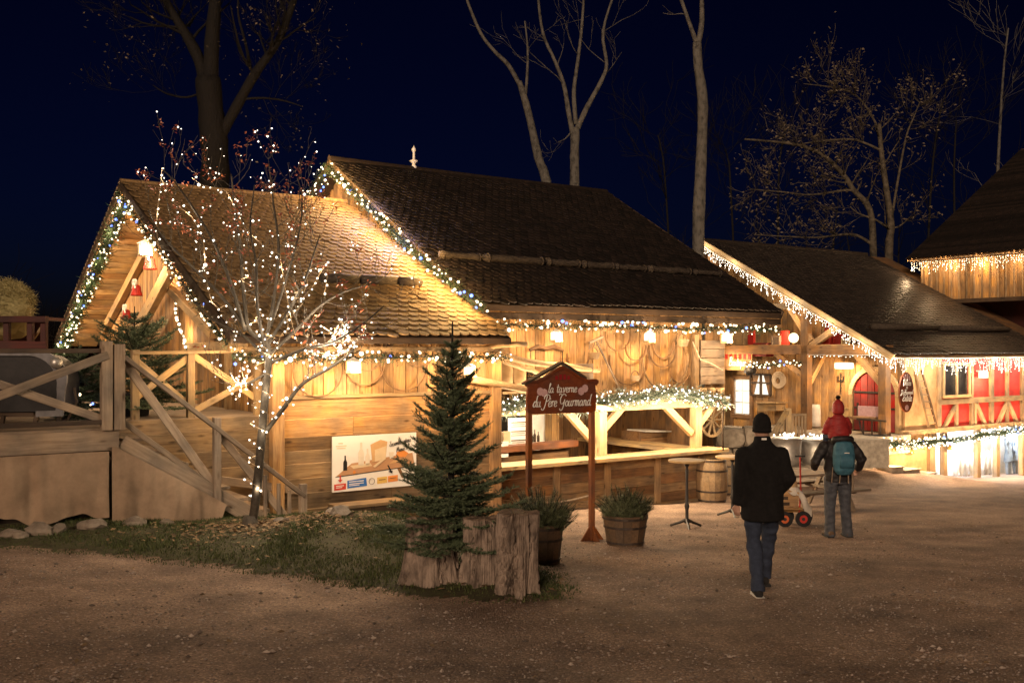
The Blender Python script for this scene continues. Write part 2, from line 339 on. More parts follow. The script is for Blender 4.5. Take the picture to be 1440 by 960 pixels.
def garland(name, label, pts, rad_=.11, dens=420, bstep=.09, blue=.12, mat='garland', lit=None, watts=8, lstep=1.2, color=WARM, group='fir garlands with bulbs', uv=True, seed=1, br=(.014, .026), sag=0, extra=None, nl=.07, bulbmat='warm'):
    rng = random.Random(seed); pts = [V(p) for p in pts]
    if sag:
        q = []
        for a, b in zip(pts[:-1], pts[1:]):
            for i in range(8): t = i/8; p = a.lerp(b, t); p.z -= sag*4*t*(1-t); q.append(p)
        pts = q + [pts[-1]]
    t = thing(name, label, 'garland', pts[0], uv, group)
    wire = MB().tube(pts, .012, 4); wire.build('wire', 'metal', t)
    nm = MB()
    for p, d in polysample(pts, 1/dens):
        a = V((rng.gauss(0, 1), rng.gauss(0, 1), rng.gauss(0, 1))); a -= d*a.dot(d)
        if a.length < .05: continue
        a.normalize(); dd = (a*rng.uniform(.4, 1) + d*rng.uniform(-.8, .8)).normalized(); L = rng.uniform(.6, 1.3)*nl
        o = p + a*rad_*abs(rng.gauss(0, .55)); w = dd.orthogonal().normalized()*nl*.11
        nm.add([o-w, o+w, o+dd*L], [(0, 1, 2)])
    nm.build('fir_needles', mat, t, kind='stuff')
    wb, bb = MB(), MB(); P = []
    for p, d in polysample(pts, bstep):
        a = V((rng.gauss(0, 1), rng.gauss(0, 1), rng.gauss(0, 1))); a -= d*a.dot(d); a.normalize()
        P.append(p + a*rad_*rng.uniform(.5, 1.25) + d*rng.uniform(-.05, .05))
    if extra: P += extra
    bulbs(bb, [p for i, p in enumerate(P) if rng.random() < blue], br[0], br[1]*1.2, rng) if blue else None
    bulbs(wb, [p for i, p in enumerate(P) if rng.random() >= blue], br[0], br[1], rng)
    if blue: bb.build('blue_bulbs', 'blue', t, kind='stuff')
    wb.build('warm_bulbs', bulbmat, t, kind='stuff')
    if watts:
        for i, (p, d) in enumerate(polysample(pts, lstep)):
            cc = color(i) if callable(color) else color
            lamp(t, p + (lit or V((0, 0, -.02))), watts, cc, .035)
    return t
def icicles(name, label, pts, drop=(.15, .55), step=.11, bstep=.07, watts=6, lstep=1.0, color=WHITE, lit=None, seed=3, group='icicle light curtains', br=(.011, .02), mat='cool'):
    rng = random.Random(seed); pts = [V(p) for p in pts]; t = thing(name, label, 'string lights', pts[0], True, group)
    w = MB().tube(pts, .008, 3); b = MB(); P = []
    for p, d in polysample(pts, step):
        L = rng.uniform(*drop); e = p + V((rng.uniform(-.03, .03), rng.uniform(-.03, .03), -L)); w.tube([p, e], .003, 3)
        k = int(L/bstep)
        for i in range(k+1): P.append(p.lerp(e, min(1, (i+rng.uniform(.2, .9))*bstep/L)) + V((rng.uniform(-.03, .03), rng.uniform(-.03, .03), 0)))
    w.build('wire', 'white', t); bulbs(b, P, br[0], br[1], rng); b.build('bulbs', mat, t, kind='stuff')
    if watts:
        for p, d in polysample(pts, lstep): lamp(t, p + (lit or V((0, 0, -.2))), watts, color, .035)
    return t
def tilemesh(tw, tl, th, mat):
    a = tw*.49; poly = [(-a, tl), (-a, tl*.26)] + [(-a*math.cos(k*math.pi/4), tl*.26 - tl*.26*math.sin(k*math.pi/4)) for k in (1, 2, 3)] + [(a, tl*.26), (a, tl)]
    mb = MB().prism(poly, (0, 0, 0), (1, 0, 0), (0, 1, 0), (0, 0, 1), th); return mb
def tiles(roof, u0, u1, v0, z0, slope, length, tw, ex, mat, single=0, clip=None, seed=5, hump=None):
    rng = random.Random(seed); th = math.atan(slope); sv, nv = V((0, math.cos(th), math.sin(th))), V((0, -math.sin(th), math.cos(th)))
    base = tilemesh(tw, ex*2.1, .024, mat); me = bpy.data.meshes.new('tile'); me.from_pydata(base.v, [], base.f); me.update(); me.materials.append(M[mat])
    stuff = MB(); cnt = 0; rows = int(length/ex); po = OFF[roof.name]
    for r in range(rows):
        k = 0; x = u0 + (tw/2 if r % 2 else 0) + tw/2
        while x < u1:
            s = r*ex + rng.uniform(-.008, .008)
            if clip is None or clip(x, v0 + s*math.cos(th)):
                slip = rng.random() < .015; O = V((x, v0, z0)) + sv*(s-.03-(.06 if slip else 0)) + nv*(.055 + rng.uniform(-.004, .006) + .03*noise.noise(V((x*.45, s*.5, seed))))
                ti = -rad(5.0) + rng.uniform(-.02, .02); yw = rng.uniform(-.035, .035)*(6 if slip else 1)
                Y = (sv*math.cos(ti) + nv*math.sin(ti)); Xx = (V((1, 0, 0)) + Y*yw).normalized(); Y = (Y - Xx*Y.dot(Xx)).normalized(); Zz = Xx.cross(Y)
                if cnt < single:
                    o = bpy.data.objects.new('tile', me); C.objects.link(o); o.parent = roof
                    mt = Matrix((Xx, Y, Zz)).transposed().to_4x4(); mt.translation = O - po; o.matrix_local = mt; cnt += 1
                else:
                    stuff.add([O + Xx*p.x + Y*p.y + Zz*p.z for p in base.v], base.f)
            x += tw
    if stuff.v: stuff.build('roof_tiles', mat, roof, kind='stuff')
def hoopmesh(c, r, ex, ey, n, w=.035, th=.012, a0=0, a1=2*math.pi, seg=28):
    mb = MB(); c, ex, ey, n = V(c), V(ex), V(ey), V(n); vs = []; fs = []
    for i in range(seg+1):
        t = a0 + (a1-a0)*i/seg; d = ex*math.cos(t)+ey*math.sin(t)
        for rr, k in ((r, 0), (r, w), (r-th, w), (r-th, 0)): vs.append(c + d*rr + n*k)
    for i in range(seg):
        for k in range(4): fs.append((4*i+k, 4*i+(k+1) % 4, 4*i+4+(k+1) % 4, 4*i+4+k))
    return mb.add(vs, fs)
# hand lettering: strokes per letter, x-height 1
GL = {
 'l': ([[(.05, .9), (.3, 1.7), (.22, 2), (.08, 1.6), (.08, .25), (.2, 0), (.38, .15)]], .42),
 'a': ([[(.58, .85), (.32, 1), (.06, .6), (.1, .12), (.32, 0), (.56, .4), (.6, .95), (.6, .2), (.72, 0), (.88, .15)]], .9),
 't': ([[(.25, 1.7), (.2, .3), (.35, 0), (.55, .15)], [(0, 1.1), (.55, 1.15)]], .58),
 'v': ([[(0, .85), (.13, 1), (.28, .15), (.38, 0), (.65, 1), (.8, .9)]], .8),
 'e': ([[(.05, .45), (.5, .6), (.42, .95), (.2, .95), (.03, .5), (.15, .05), (.4, 0), (.62, .2)]], .64),
 'r': ([[(0, .85), (.12, 1), (.12, 0)], [(.12, .6), (.35, 1), (.55, .85)]], .6),
 'n': ([[(0, .9), (.08, 1), (.08, 0)], [(.08, .6), (.3, 1), (.5, .85), (.5, .15), (.62, 0), (.76, .15)]], .8),
 'm': ([[(0, .9), (.08, 1), (.08, 0)], [(.08, .6), (.28, 1), (.42, .85), (.42, 0)], [(.42, .6), (.62, 1), (.78, .85), (.78, .15), (.9, 0), (1.02, .15)]], 1.06),
 'd': ([[(.58, .85), (.32, 1), (.06, .6), (.1, .12), (.32, 0), (.56, .4)], [(.8, 2), (.66, 1.9), (.6, 1), (.6, .2), (.74, 0), (.88, .15)]], .88),
 'u': ([[(.05, 1), (.05, .2), (.22, 0), (.5, .35), (.52, 1), (.52, .2), (.65, 0), (.8, .15)]], .84),
 'o': ([[(.35, 1), (.08, .75), (.08, .25), (.35, 0), (.6, .25), (.6, .75), (.35, 1)]], .74),
 's': ([[(.5, .85), (.25, 1), (.08, .75), (.45, .35), (.3, 0), (.02, .1)]], .6),
 'b': ([[(.1, 2), (.1, .2), (.3, 0), (.55, .3), (.5, .85), (.3, .95), (.1, .6)]], .68),
 'i': ([[(.1, 1), (.1, .2), (.22, 0), (.35, .15)], [(.1, 1.4), (.12, 1.45)]], .4),
 'j': ([[(.2, 1), (.2, -.5), (.05, -.8), (-.1, -.6)], [(.2, 1.4), (.22, 1.45)]], .4),
 'q': ([[(.58, .85), (.32, 1), (.06, .6), (.1, .12), (.32, 0), (.56, .4)], [(.6, 1), (.6, -.8)]], .78),
 'c': ([[(.55, .85), (.3, 1), (.05, .5), (.2, .05), (.55, .12)]], .62),
 'x': ([[(0, 1), (.55, 0)], [(.55, 1), (0, 0)]], .65),
 '!': ([[(.2, 1.9), (.12, .5)], [(.1, .1), (.1, .02)]], .35), ' ': ([], .55),
 'P': ([[(.5, 2), (.36, .5), (.1, -.5), (-.25, -.55), (-.35, -.25)], [(-.05, 1.4), (.05, 1.9), (.5, 2.2), (1.0, 2.0), (1.1, 1.5), (.8, 1.05), (.4, 1.0)]], 1.05),
 'G': ([[(1.15, 1.85), (.95, 2.15), (.45, 2.15), (.08, 1.5), (.2, .6), (.6, .45), (.95, .95), (.98, 1.25), (.9, .2), (.7, -.6), (.35, -.75), (.15, -.4)], [(-.3, 2.0), (-.2, 2.3), (.1, 2.2), (.25, 2.0)]], 1.25),
 'E': ([[(.9, 1.7), (.6, 2), (.25, 1.7), (.55, 1.1), (.15, .75), (.05, .3), (.4, 0), (.9, .3)]], 1.0),
 'B': ([[(.25, 2), (.15, 0)], [(0, 1.9), (.5, 2.1), (.85, 1.7), (.6, 1.15), (.25, 1.05), (.7, 1), (.95, .5), (.6, 0), (.05, 0)]], 1.05),
 'D': ([[(.3, 2), (.2, 0)], [(0, 1.9), (.6, 2.05), (1.05, 1.4), (.9, .4), (.4, 0), (.05, .1)]], 1.15),
 'M': ([[(0, 0), (.3, 2), (.55, .5), (.95, 2), (1.1, .1), (1.25, .1)]], 1.3),
}
GL['è'] = (GL['e'][0] + [[(.12, 1.65), (.34, 1.3)]], .64); GL['é'] = (GL['e'][0] + [[(.18, 1.3), (.4, 1.65)]], .64)
def letter(mb, text, O, ex, ey, n, size, r, slant=.18, center=True, bend=0, spacing=1.0):
    O, ex, ey, n = V(O), V(ex), V(ey), V(n); w = sum(GL[ch][1] for ch in text)*size*spacing; x0 = -w/2 if center else 0
    for ch in text:
        st, adv = GL[ch]
        for pl in st:
            pts = []
            for (x, y) in pl:
                X = x0 + (x + slant*y)*size; Yy = y*size - bend*X*X; pts.append(O + ex*X + ey*Yy + n*r)
            sm = [pts[0]]
            for i in range(len(pts)-1):
                p0, p1, p2, p3 = pts[max(i-1, 0)], pts[i], pts[i+1], pts[min(i+2, len(pts)-1)]
                for k in (1, 2, 3):
                    t = k/3; sm.append(.5*((2*p1) + (p2-p0)*t + (2*p0-5*p1+4*p2-p3)*t*t + (3*p1-p0-3*p2+p3)*t**3))
            mb.tube(sm, r, 4, caps=True)
        x0 += adv*size*spacing
    return mb
def fuse(mb, voxel, smooth=4):
    """one continuous skin over overlapping closed tubes"""
    me = bpy.data.meshes.new('tmp'); me.from_pydata(mb.v, [], mb.f); me.update()
    o = bpy.data.objects.new('tmp', me); C.objects.link(o)
    md = o.modifiers.new('r', 'REMESH'); md.mode = 'VOXEL'; md.voxel_size = voxel
    if smooth: s = o.modifiers.new('s', 'SMOOTH'); s.factor = .5; s.iterations = smooth
    dg = bpy.context.evaluated_depsgraph_get(); dg.update(); ev = o.evaluated_get(dg); m2 = bpy.data.meshes.new_from_object(ev)
    out = MB(); out.v = [v.co.copy() for v in m2.vertices]; out.f = [tuple(p.vertices) for p in m2.polygons]
    bpy.data.objects.remove(o); bpy.data.meshes.remove(me); bpy.data.meshes.remove(m2)
    return out
# ================================================================== the ground
def axis(vals):
    out = []
    for a, b, st in vals:
        x = a
        while x < b - 1e-6: out.append(x); x += st
    out.append(vals[-1][1]); return out
xs = axis([(-260, -60, 25), (-60, -16, 4), (-16, 8, .25), (8, 24, .5), (24, 60, 4), (60, 260, 25)])
ys = axis([(-30, 4, 4), (4, 18, .25), (18, 44, .5), (44, 80, 6), (80, 400, 40)])
gm = MB(); gm.v = [V((x, y, G(x, y))) for y in ys for x in xs]; nx = len(xs)
gm.f = [(j*nx+i, j*nx+i+1, (j+1)*nx+i+1, (j+1)*nx+i) for j in range(len(ys)-1) for i in range(nx-1)]
m, t, p = newmat('gravel'); L = t.links.new
tc = nd(t, 'ShaderNodeTexCoord')
def nz(sc, det=5, rg=.6):
    n = nd(t, 'ShaderNodeTexNoise'); n.inputs['Scale'].default_value = sc; n.inputs['Detail'].default_value = det; n.inputs['Roughness'].default_value = rg; L(tc.outputs['Object'], n.inputs['Vector']); return n
def ramp(src, stops):
    r = nd(t, 'ShaderNodeValToRGB'); e = r.color_ramp.elements
    while len(e) < len(stops): e.new(.5)
    for k, (ps, cc) in enumerate(stops): e[k].position = ps; e[k].color = col(cc)
    L(src, r.inputs[0]); return r
n1 = nz(.42, 8, .68); n2 = nz(28, 4, .7); vo = nd(t, 'ShaderNodeTexVoronoi'); vo.inputs['Scale'].default_value = 62; L(tc.outputs['Object'], vo.inputs['Vector'])
n7 = nz(1.7, 5, .6); mz = nd(t, 'ShaderNodeMath', operation='MULTIPLY_ADD'); L(n7.outputs[0], mz.inputs[0]); mz.inputs[1].default_value = .5; mz.inputs[2].default_value = -.25; mz2 = nd(t, 'ShaderNodeMath', operation='ADD'); L(n1.outputs[0], mz2.inputs[0]); L(mz.outputs[0], mz2.inputs[1])
r1 = ramp(mz2.outputs[0], [(.28, (.125, .085, .064)), (.5, (.26, .178, .132)), (.72, (.41, .29, .215))])
sep = nd(t, 'ShaderNodeSeparateColor'); L(vo.outputs['Color'], sep.inputs[0])
r2 = ramp(sep.outputs[0], [(0, (.55, .51, .49)), (.75, (1, 1, 1)), (1, (2.0, 1.9, 1.85))])
mx = nd(t, 'ShaderNodeMix', data_type='RGBA', blend_type='MULTIPLY'); mx.inputs[0].default_value = .7; L(r1.outputs[0], mx.inputs[6]); L(r2.outputs[0], mx.inputs[7])
n3 = nz(90, 3, .8); r3 = ramp(n3.outputs[0], [(.3, (.6, .6, .6)), (.7, (1.25, 1.25, 1.25))])
m2 = nd(t, 'ShaderNodeMix', data_type='RGBA', blend_type='MULTIPLY'); m2.inputs[0].default_value = .8; L(mx.outputs[2], m2.inputs[6]); L(r3.outputs[0], m2.inputs[7])
L(m2.outputs[2], p.inputs['Base Color']); p.inputs['Roughness'].default_value = .9; p.inputs['Specular IOR Level'].default_value = .2
hm = nd(t, 'ShaderNodeMath', operation='MULTIPLY_ADD'); L(vo.outputs['Distance'], hm.inputs[0]); hm.inputs[1].default_value = -.7; L(n2.outputs[0], hm.inputs[2])
n5 = nz(5, 4); h2 = nd(t, 'ShaderNodeMath', operation='MULTIPLY_ADD'); L(n5.outputs[0], h2.inputs[0]); h2.inputs[1].default_value = 1.6; L(hm.outputs[0], h2.inputs[2])
bp = nd(t, 'ShaderNodeBump'); bp.inputs['Strength'].default_value = .8; bp.inputs['Distance'].default_value = .02; L(h2.outputs[0], bp.inputs['Height']); L(bp.outputs[0], p.inputs['Normal'])
M['gravel'] = m
ground = gm.build('ground', 'gravel', None, smooth=True); tag(ground, None, None, None, 'structure')
# soil and turf sheet under the grass
M['turf'] = rough('turf_soil', (.065, .062, .026), (.04, .03, .018), scale=14, r=.95, bump=.6)
tm = MB(); st = .07; idx = {}
for j in range(int(12/st)):
    for i in range(int(14/st)):
        x, y = -12.4 + i*st, 9 + j*st
        if pdist(x+st/2, y+st/2) > .05 + .13*noise.noise(V((x*3, y*3, 0))) + .08*noise.noise(V((x*11, y*11, 0))):
            q = []
            for dx, dy in ((0, 0), (1, 0), (1, 1), (0, 1)):
                k = (i+dx, j+dy)
                if k not in idx: X, Yy = x+dx*st, y+dy*st; idx[k] = len(tm.v); tm.v.append(V((X, Yy, G(X, Yy)+.012)))
                q.append(idx[k])
            tm.f.append(tuple(q))
turf = tm.build('turf', 'turf', None, smooth=True); turf['kind'] = 'structure'
rng = random.Random(21)
gb = MB(); n = 0; rows = 0
while n < 62000:
    x, y = rng.uniform(-9.5, 1.1), rng.uniform(9.3, 16.2)
    d = pdist(x, y)
    if d < rng.uniform(-.25, .12) or (y > 12.8 and x < -5.9): continue
    if math.hypot(x+3.35, y-12.95) < rng.uniform(.3, .95): continue      # bare earth round the rowan
    cl = noise.noise(V((x*1.7, y*1.7, 5))); h = rng.uniform(.018, .05)*(1+.9*cl)*(1 if d > .15 else .7)
    if rng.random() > .75 + cl: continue
    b = V((x, y, G(x, y)+.008)); a = rng.uniform(0, 6.28); le = V((math.cos(a), math.sin(a), 0)); w = le.cross(Z3)*rng.uniform(.004, .008)
    gb.add([b-w, b+w, b+le*h*rng.uniform(.2, .9)+Z3*h], [(0, 1, 2)]); n += 1
one(gb, 'grass', 'grass', (0, 0, 0), 'short green grass on the bank in front of the cabin', 'grass', kind='stuff')
# loose stones of the yard
pb = MB()
for i in range(26000):
    y = 5.6 + 12*rng.random()**1.7; x = rng.uniform(-.56, .56)*y*1.05
    if pdist(x, y) > .05: continue
    if noise.noise(V((x*.8, y*.8, 9))) < rng.uniform(-.6, .25): continue
    r = rng.uniform(.004, .011)*(2.2 if rng.random() < .05 else 1); c0 = V((x, y, G(x, y)+r*.35)); s0 = V((rng.uniform(.7, 1.5), rng.uniform(.7, 1.3), rng.uniform(.5, .9)))
    pb.add([c0 + V((q.x*s0.x, q.y*s0.y, q.z*s0.z))*r*rng.uniform(.8, 1.2) for q in OCT[0]], OCT[1])
one(pb, 'gravel', 'pebble', (0, 0, 0), 'loose pale gravel stones scattered over the yard', 'gravel', kind='stuff')
lb = MB()
def leaf(mb, c0, r, rng, flat=False):
    a = rng.uniform(0, 6.28); X = V((math.cos(a), math.sin(a), rng.uniform(-.3, .3) if flat else rng.uniform(-1, 1))).normalized(); Y = X.orthogonal().normalized() if not flat else V((-X.y, X.x, rng.uniform(-.4, .4))).normalized()
    mb.add([c0 - X*r, c0 + Y*r*.5, c0 + X*r, c0 - Y*r*.5 + Z3*r*.2], [(0, 1, 2, 3)])
for i in range(1900):
    if i < 1050: x, y = rng.gauss(-3.15, .75), rng.gauss(12.9, .42)
    elif i < 1500: x, y = rng.uniform(-9, .8), rng.uniform(9.6, 14.5)
    else: y = rng.uniform(5.8, 19); x = rng.uniform(-.5, .6)*y
    if i < 1500 and pdist(x, y) < -.1: continue
    leaf(lb, V((x, y, G(x, y)+(rng.uniform(.02, .05) if i < 1500 else .012))), rng.uniform(.025, .05)*(1 if i < 1500 else .7), rng, True)
one(lb, 'leaf_litter', 'litter', (0, 0, 0), 'fallen brown leaves under the rowan and over the grass', 'fallen leaves', kind='stuff')
# ================================================================== left cabin
FRONT = V((0, -1, 0)); SIDE = V((-1, 0, 0))
def vplanks(parent, u0, u1, v, zlo, zhi, mat, rng, wmin=.15, wmax=.25, th=.028, axis='u', zf=None, zl=None, name='plank', gap=.011):
    x = u0
    while x < u1 - .03:
        w = min(rng.uniform(wmin, wmax), u1-x); c_ = x + w/2; a = zl(c_) if zl else zlo; b = zf(c_) if zf else zhi
        if b - a > .05:
            o = rng.uniform(0, .012)
            if axis == 'u': plank(parent, (c_, v-o, a), (c_, v-o, b), w-gap, th, FRONT, mat, name)
            else: plank(parent, (v-o, c_, a), (v-o, c_, b), w-gap, th, SIDE, mat, name)
        x += w
def roofpart(parent, u0, u1, v0, z0, vr, zr, mat, th=.1, v1=None):
    v1 = v1 if v1 is not None else 2*vr - v0; mb = MB()
    prof = [(v0, z0), (vr, zr), (v1, z0 if v1 != vr else zr), (v1, z0-th), (vr, zr-th*1.15), (v0, z0-th)]
    if v1 == vr: prof = [(v0, z0), (vr, zr), (vr, zr-th*1.15), (v0, z0-th)]
    mb.prism(prof, (u0, 0, 0), (0, 1, 0), (0, 0, 1), (1, 0, 0), u1-u0)
    return mb.build('roof', mat, parent)
def rail(parent, p, q, w, h, mat, name='rail', up=FRONT): return plank(parent, p, q, h, w, up, mat, name)
rng = random.Random(2)
LE, LV0, LZ0, LVR, LSL = 5.15, 14.63, 1.84, 21.33, .476
lroof = lambda v: LZ0 + LSL*(v-LV0) if v < LVR else LZ0 + LSL*(2*LVR-v-LV0)
cabin = thing('wooden_cabin', 'low pine cabin with scalloped wooden shingles and garlanded gable beside the deck', 'cabin', (6, 15.2, -1.3), True)
for zt, zb in [(.86, .50), (.52, .21), (.23, -.01), (.01, -.22), (-.2, -.46), (-.44, -.70), (-.68, -.96), (-.94, -1.5)]:
    cut = rng.uniform(7.2, 9.2); tilt = .0
    for a, b in ((6.1, cut-.004), (cut+.004, 10.2)):
        plank(cabin, (a, 15.17+.004*rng.random(), (zt+zb)/2), (b, 15.17, (zt+zb)/2), zt-zb, .04, V((0, -1, -.09)), 'pine' if zt > .2 else 'timber', 'plank', wob=.018, seg=14)
vplanks(cabin, 6.1, 10.2, 15.2, .84, 2.0, 'pine', rng)
plank(cabin, (6.02, 15.12, -1.4), (6.02, 15.12, 1.95), .2, .16, FRONT, 'pine', 'corner_post')
plank(cabin, (10.2, 15.12, -1.6), (10.2, 15.12, 2.0), .2, .16, FRONT, 'pine', 'corner_post')
plank(cabin, (6.1, 15.14, .87), (10.15, 15.14, .87), .06, .07, FRONT, 'pine_pale', 'ledge')
vplanks(cabin, 15.22, 27.4, 6.1, .3, 1, 'pine', rng, .14, .22, axis='v', zf=lambda v: lroof(v)-.16, zl=lambda v: .3 if v > 15.4 else -1.2)
MB().box((8.4, 21.3, .2), (4.2, 11.8, 3.0)).build('inner_wall', 'dark', cabin)
rf = roofpart(cabin, LE, 10.23, LV0, LZ0, LVR, lroof(LVR), 'dark')
tiles(rf, LE, 10.2, LV0, LZ0, LSL, 7.42, .2, .2, 'tile', single=300)
bt = MB()                                              # back slope, plain tile courses
for k in range(36):
    v = LVR + .08 + k*.186; bt.bar((LE, v, lroof(v)+.03), (10.2, v, lroof(v)+.03), .2, .02, V((0, .43, .9)))
bt.build('back_tiles', 'tile2', rf)
v = LVR + .12
while v < 27.9:
    zz = lroof(v) - .135; plank(rf, (LE+.02, v, zz), (6.12, v, zz), .232, .022, V((0, -.43, -.9)), 'pine_pale' if rng.random() < .5 else 'pine', 'soffit_board'); v += .238
for a, b in (((LV0, LZ0), (LVR, lroof(LVR))), ((LVR, lroof(LVR)), (2*LVR-LV0, LZ0))):
    plank(rf, (LE-.02, a[0], a[1]-.04), (LE-.02, b[0], b[1]-.04), .17, .035, SIDE, 'dark', 'barge_board')
MB().tube([(LE-.03, LVR, lroof(LVR)+.05), (10.2, LVR, lroof(LVR)+.05)], .07, 8).build('ridge_cap', 'tile', rf)
rb = MB(); k = 0                                      # tile ends along the left verge
for i in range(38):
    v = LVR + i*.18; rb.box((LE-.03, v, lroof(v)+.03), (.06, .12, .02), None, V((0, .9, -.43)), V((0, .43, .9)))
rb.build('verge_tiles', 'dark', rf)
for i in range(10):
    u = 5.3 + i*.54; plank(rf, (u, 14.66, 1.76), (u, 15.25, 2.04), .09, .07, V((0, -.43, .9)), 'dark', 'rafter')
plank(cabin, (5.2, 14.9, 1.65), (10.25, 14.9, 1.65), .085, .1, FRONT, 'timber', 'eave_beam')
plank(cabin, (5.15, 14.66, 1.775), (10.23, 14.66, 1.775), .07, .04, FRONT, 'timber', 'fascia')
for p, q, w, nm in ((onU(203, 357, 5.98), onU(146, 466, 5.98), .2, 'rafter'), (onU(240, 378, 5.75), onU(180, 490, 5.75), .3, 'strut'), (onU(225, 392, 5.9), onU(300, 470, 5.95), .16, 'strut')):
    plank(cabin, p, q, w, .14, SIDE, 'pine_pale', nm)
plank(cabin, onU(262, 488, 5.98), onU(352, 486, 5.98), .16, .08, SIDE, 'pine_pale', 'tie_beam')
plank(cabin, (5.95, 17.2, .45), (5.95, 17.2, 2.6), .12, .1, SIDE, 'pine_pale', 'gable_post')
for a, b in ((448, 505), (505, 558), (558, 594)):      # snow log on the cabin roof
    pts = [onV(a+3, 408, 16.62), onV((a+b)/2, 408+rng.uniform(-2, 2), 16.62), onV(b-2, 409, 16.62)]
    for p_ in pts: p_.z = lroof(p_.y) + .14
    mb = MB().tube(pts, [.085, .095, .08], 9); one(mb, 'snow_log', 'log', pts[0], ['short mossy snow log behind the rowan twigs on the cabin roof', 'middle snow log on the lit cabin roof', 'right hand snow log on the lit cabin roof'][(a > 450)+(a > 510)], 'log', True, True, 'snow logs on the cabin roof')
def lantern(label, p, s=.26, watts=22, rz=0, color=WARM, group='box lanterns under the eaves', hang=.2):
    p = V(p); t = thing('lantern', label, 'lantern', p, True, group)
    MB().box(p+V((0, 0, s*.42)), (s*.8, s*.8, s*.78)).build('glass', 'lampglass', t)
    fr = MB()
    for i in (-1, 1):
        for j in (-1, 1): fr.box(p+V((i*s*.45, j*s*.45, s*.42)), (s*.09, s*.09, s*.9))
    fr.box(p+V((0, 0, -.02)), (s*1.02, s*1.02, .035)); fr.build('frame', 'timber', t)
    cp = MB(); cp.lathe(p, [(s*.72, s*.86), (s*.62, s*.92), (s*.12, s*1.18), (s*.05, s*1.22)], 4); cp.build('cap', 'white', t)
    MB().tube([p+V((0, 0, s*1.2)), p+V((0, 0, s*1.2+hang))], .008, 4).build('hook', 'metal', t)
    lamp(t, p+V((0, -s*.9-.12, -.02)), watts, color, .05); return t
lantern('glowing box lantern hung under the cabin eave beside the rowan', onV(497, 521, 14.66), .18, 30)
lantern('box lantern under the cabin eave, half hidden by the fir tip', onV(660, 527, 14.7), .17, 24)
lantern('box lantern high in the cabin gable above a red bell', onU(204, 357, 5.5), .24, 46)
def bell(label, p, r=.13):
    t = thing('red_bell', label, 'bell', p, True, 'red bells on the gable rafter'); p = V(p)
    MB().lathe(p, [(r*1.1, 0), (r*1.05, .03), (r*.82, r*.9), (r*.7, r*1.7), (r*.35, r*2), (.01, r*2.05)], 14).build('bell', 'red', t, True)
    for s_ in (-1, 1): hoopmesh(p+V((-.03, s_*.07, r*2.4)), .075, V((0, 1, 0)), V((0, 0, 1)), V((-1, 0, 0)), .03, .03, seg=12).build('bow_loop', 'white', t)
    mb = MB()
    for s_ in (-1, 1): mb.bar(p+V((-.05, 0, r*2.3)), p+V((-.06, s_*.12, r*1.3)), .03, .015)
    mb.build('ribbon', 'white', t)
bell('upper red bell under the gable lantern', onU(211, 379, 5.62)); bell('middle red bell with white bow on the gable rafter', onU(192, 416, 5.66), .12); bell('lowest red bell, just above the fir on the deck', onU(178, 449, 5.7), .11)
def rake(u, pts): return [V((u, v, z)) for v, z in pts]
vv = [14.7 + i*.6 for i in range(12)]
garland('fir_garland', 'lit fir garland hanging along the right rake of the cabin gable', rake(5.08, [(v, lroof(v)-.16) for v in (14.7, 16.2, 18, 19.5, 20.8, 21.33)]), .08, 420, .1, .08, watts=8, lstep=1.5, lit=V((-.05, 0, -.2)), seed=4)
garland('fir_garland', 'thick lit fir garland along the left rake of the cabin gable', rake(5.2, [(v, lroof(v)-.42) for v in (21.33, 22.3, 23.5, 25, 26.5, 27.8)]), .14, 800, .042, .18, watts=15, lstep=1.1, lit=V((-.15, -.3, -.12)), seed=5, nl=.1)
garland('fir_garland', 'lit fir garland with blue bulbs along the cabin eave', [(5.2, 14.82, 1.53), (7, 14.82, 1.5), (8.8, 14.82, 1.53), (10.3, 14.82, 1.5)], .1, 620, .06, .13, watts=5.5, lstep=.85, lit=V((0, -.14, -.14)), seed=6, br=(.015, .03))
garland('light_string', 'sagging bulb string on the gable wall beside the rowan', [onU(244, 415, 5.9), onU(250, 450, 5.9), onU(262, 492, 5.9)], .02, 10, .09, 0, watts=4, lstep=.9, seed=8, br=(.02, .034), nl=.01)
# hoops hung on the cabin wall
for k, (px, py, r, lab) in enumerate(((447, 520, .42, 'barrel hoop on the cabin wall nearest the rowan trunk'), (512, 510, .36, 'barrel hoop on the cabin wall behind the box lantern'), (516, 498, .27, 'small inner barrel hoop on the cabin wall behind the lantern'), (568, 512, .44, 'large barrel hoop on the cabin wall, middle of the row'), (590, 495, .25, 'small barrel hoop high on the cabin wall beside the fir tip'))):
    p = onV(px, py, 15.1); one(hoopmesh(p, r*1.05, (1, 0, 0), (0, 0, 1), (0, -1, 0)), 'barrel_hoop', 'brown', p, lab, 'hoop', True, False, 'hoops on the cabin wall')
# waste sorting poster
pc = [onV(467, 614, 15.09), onV(585, 608, 15.09), onV(585, 682, 15.09), onV(469, 692, 15.09)]
po = V((pc[0].x, 15.09, pc[3].z)); pw, ph = pc[1].x - pc[0].x, pc[0].z - pc[3].z
poster = thing('poster', 'white waste sorting poster with bottles and coloured boxes on the cabin wall', 'poster', po, True)
MB().box((po.x+pw/2, 15.09, po.z+ph/2), (pw, .02, ph)).build('panel', 'paper', poster)
def PP(x, y, k=1): return V((po.x + x*pw, 15.09-.01-.003*k, po.z + y*ph))
def pshape(name, pts, mat, k=1):
    mb = MB().prism([(x*pw, y*ph) for x, y in pts], PP(0, 0, k-1), (1, 0, 0), (0, 0, 1), (0, -1, 0), .003); return mb.build(name, mat, poster)
def flat(name, c_):
    M[name] = rough(name, c_, tuple(x*.85 for x in c_), scale=6, r=.6, bump=0)
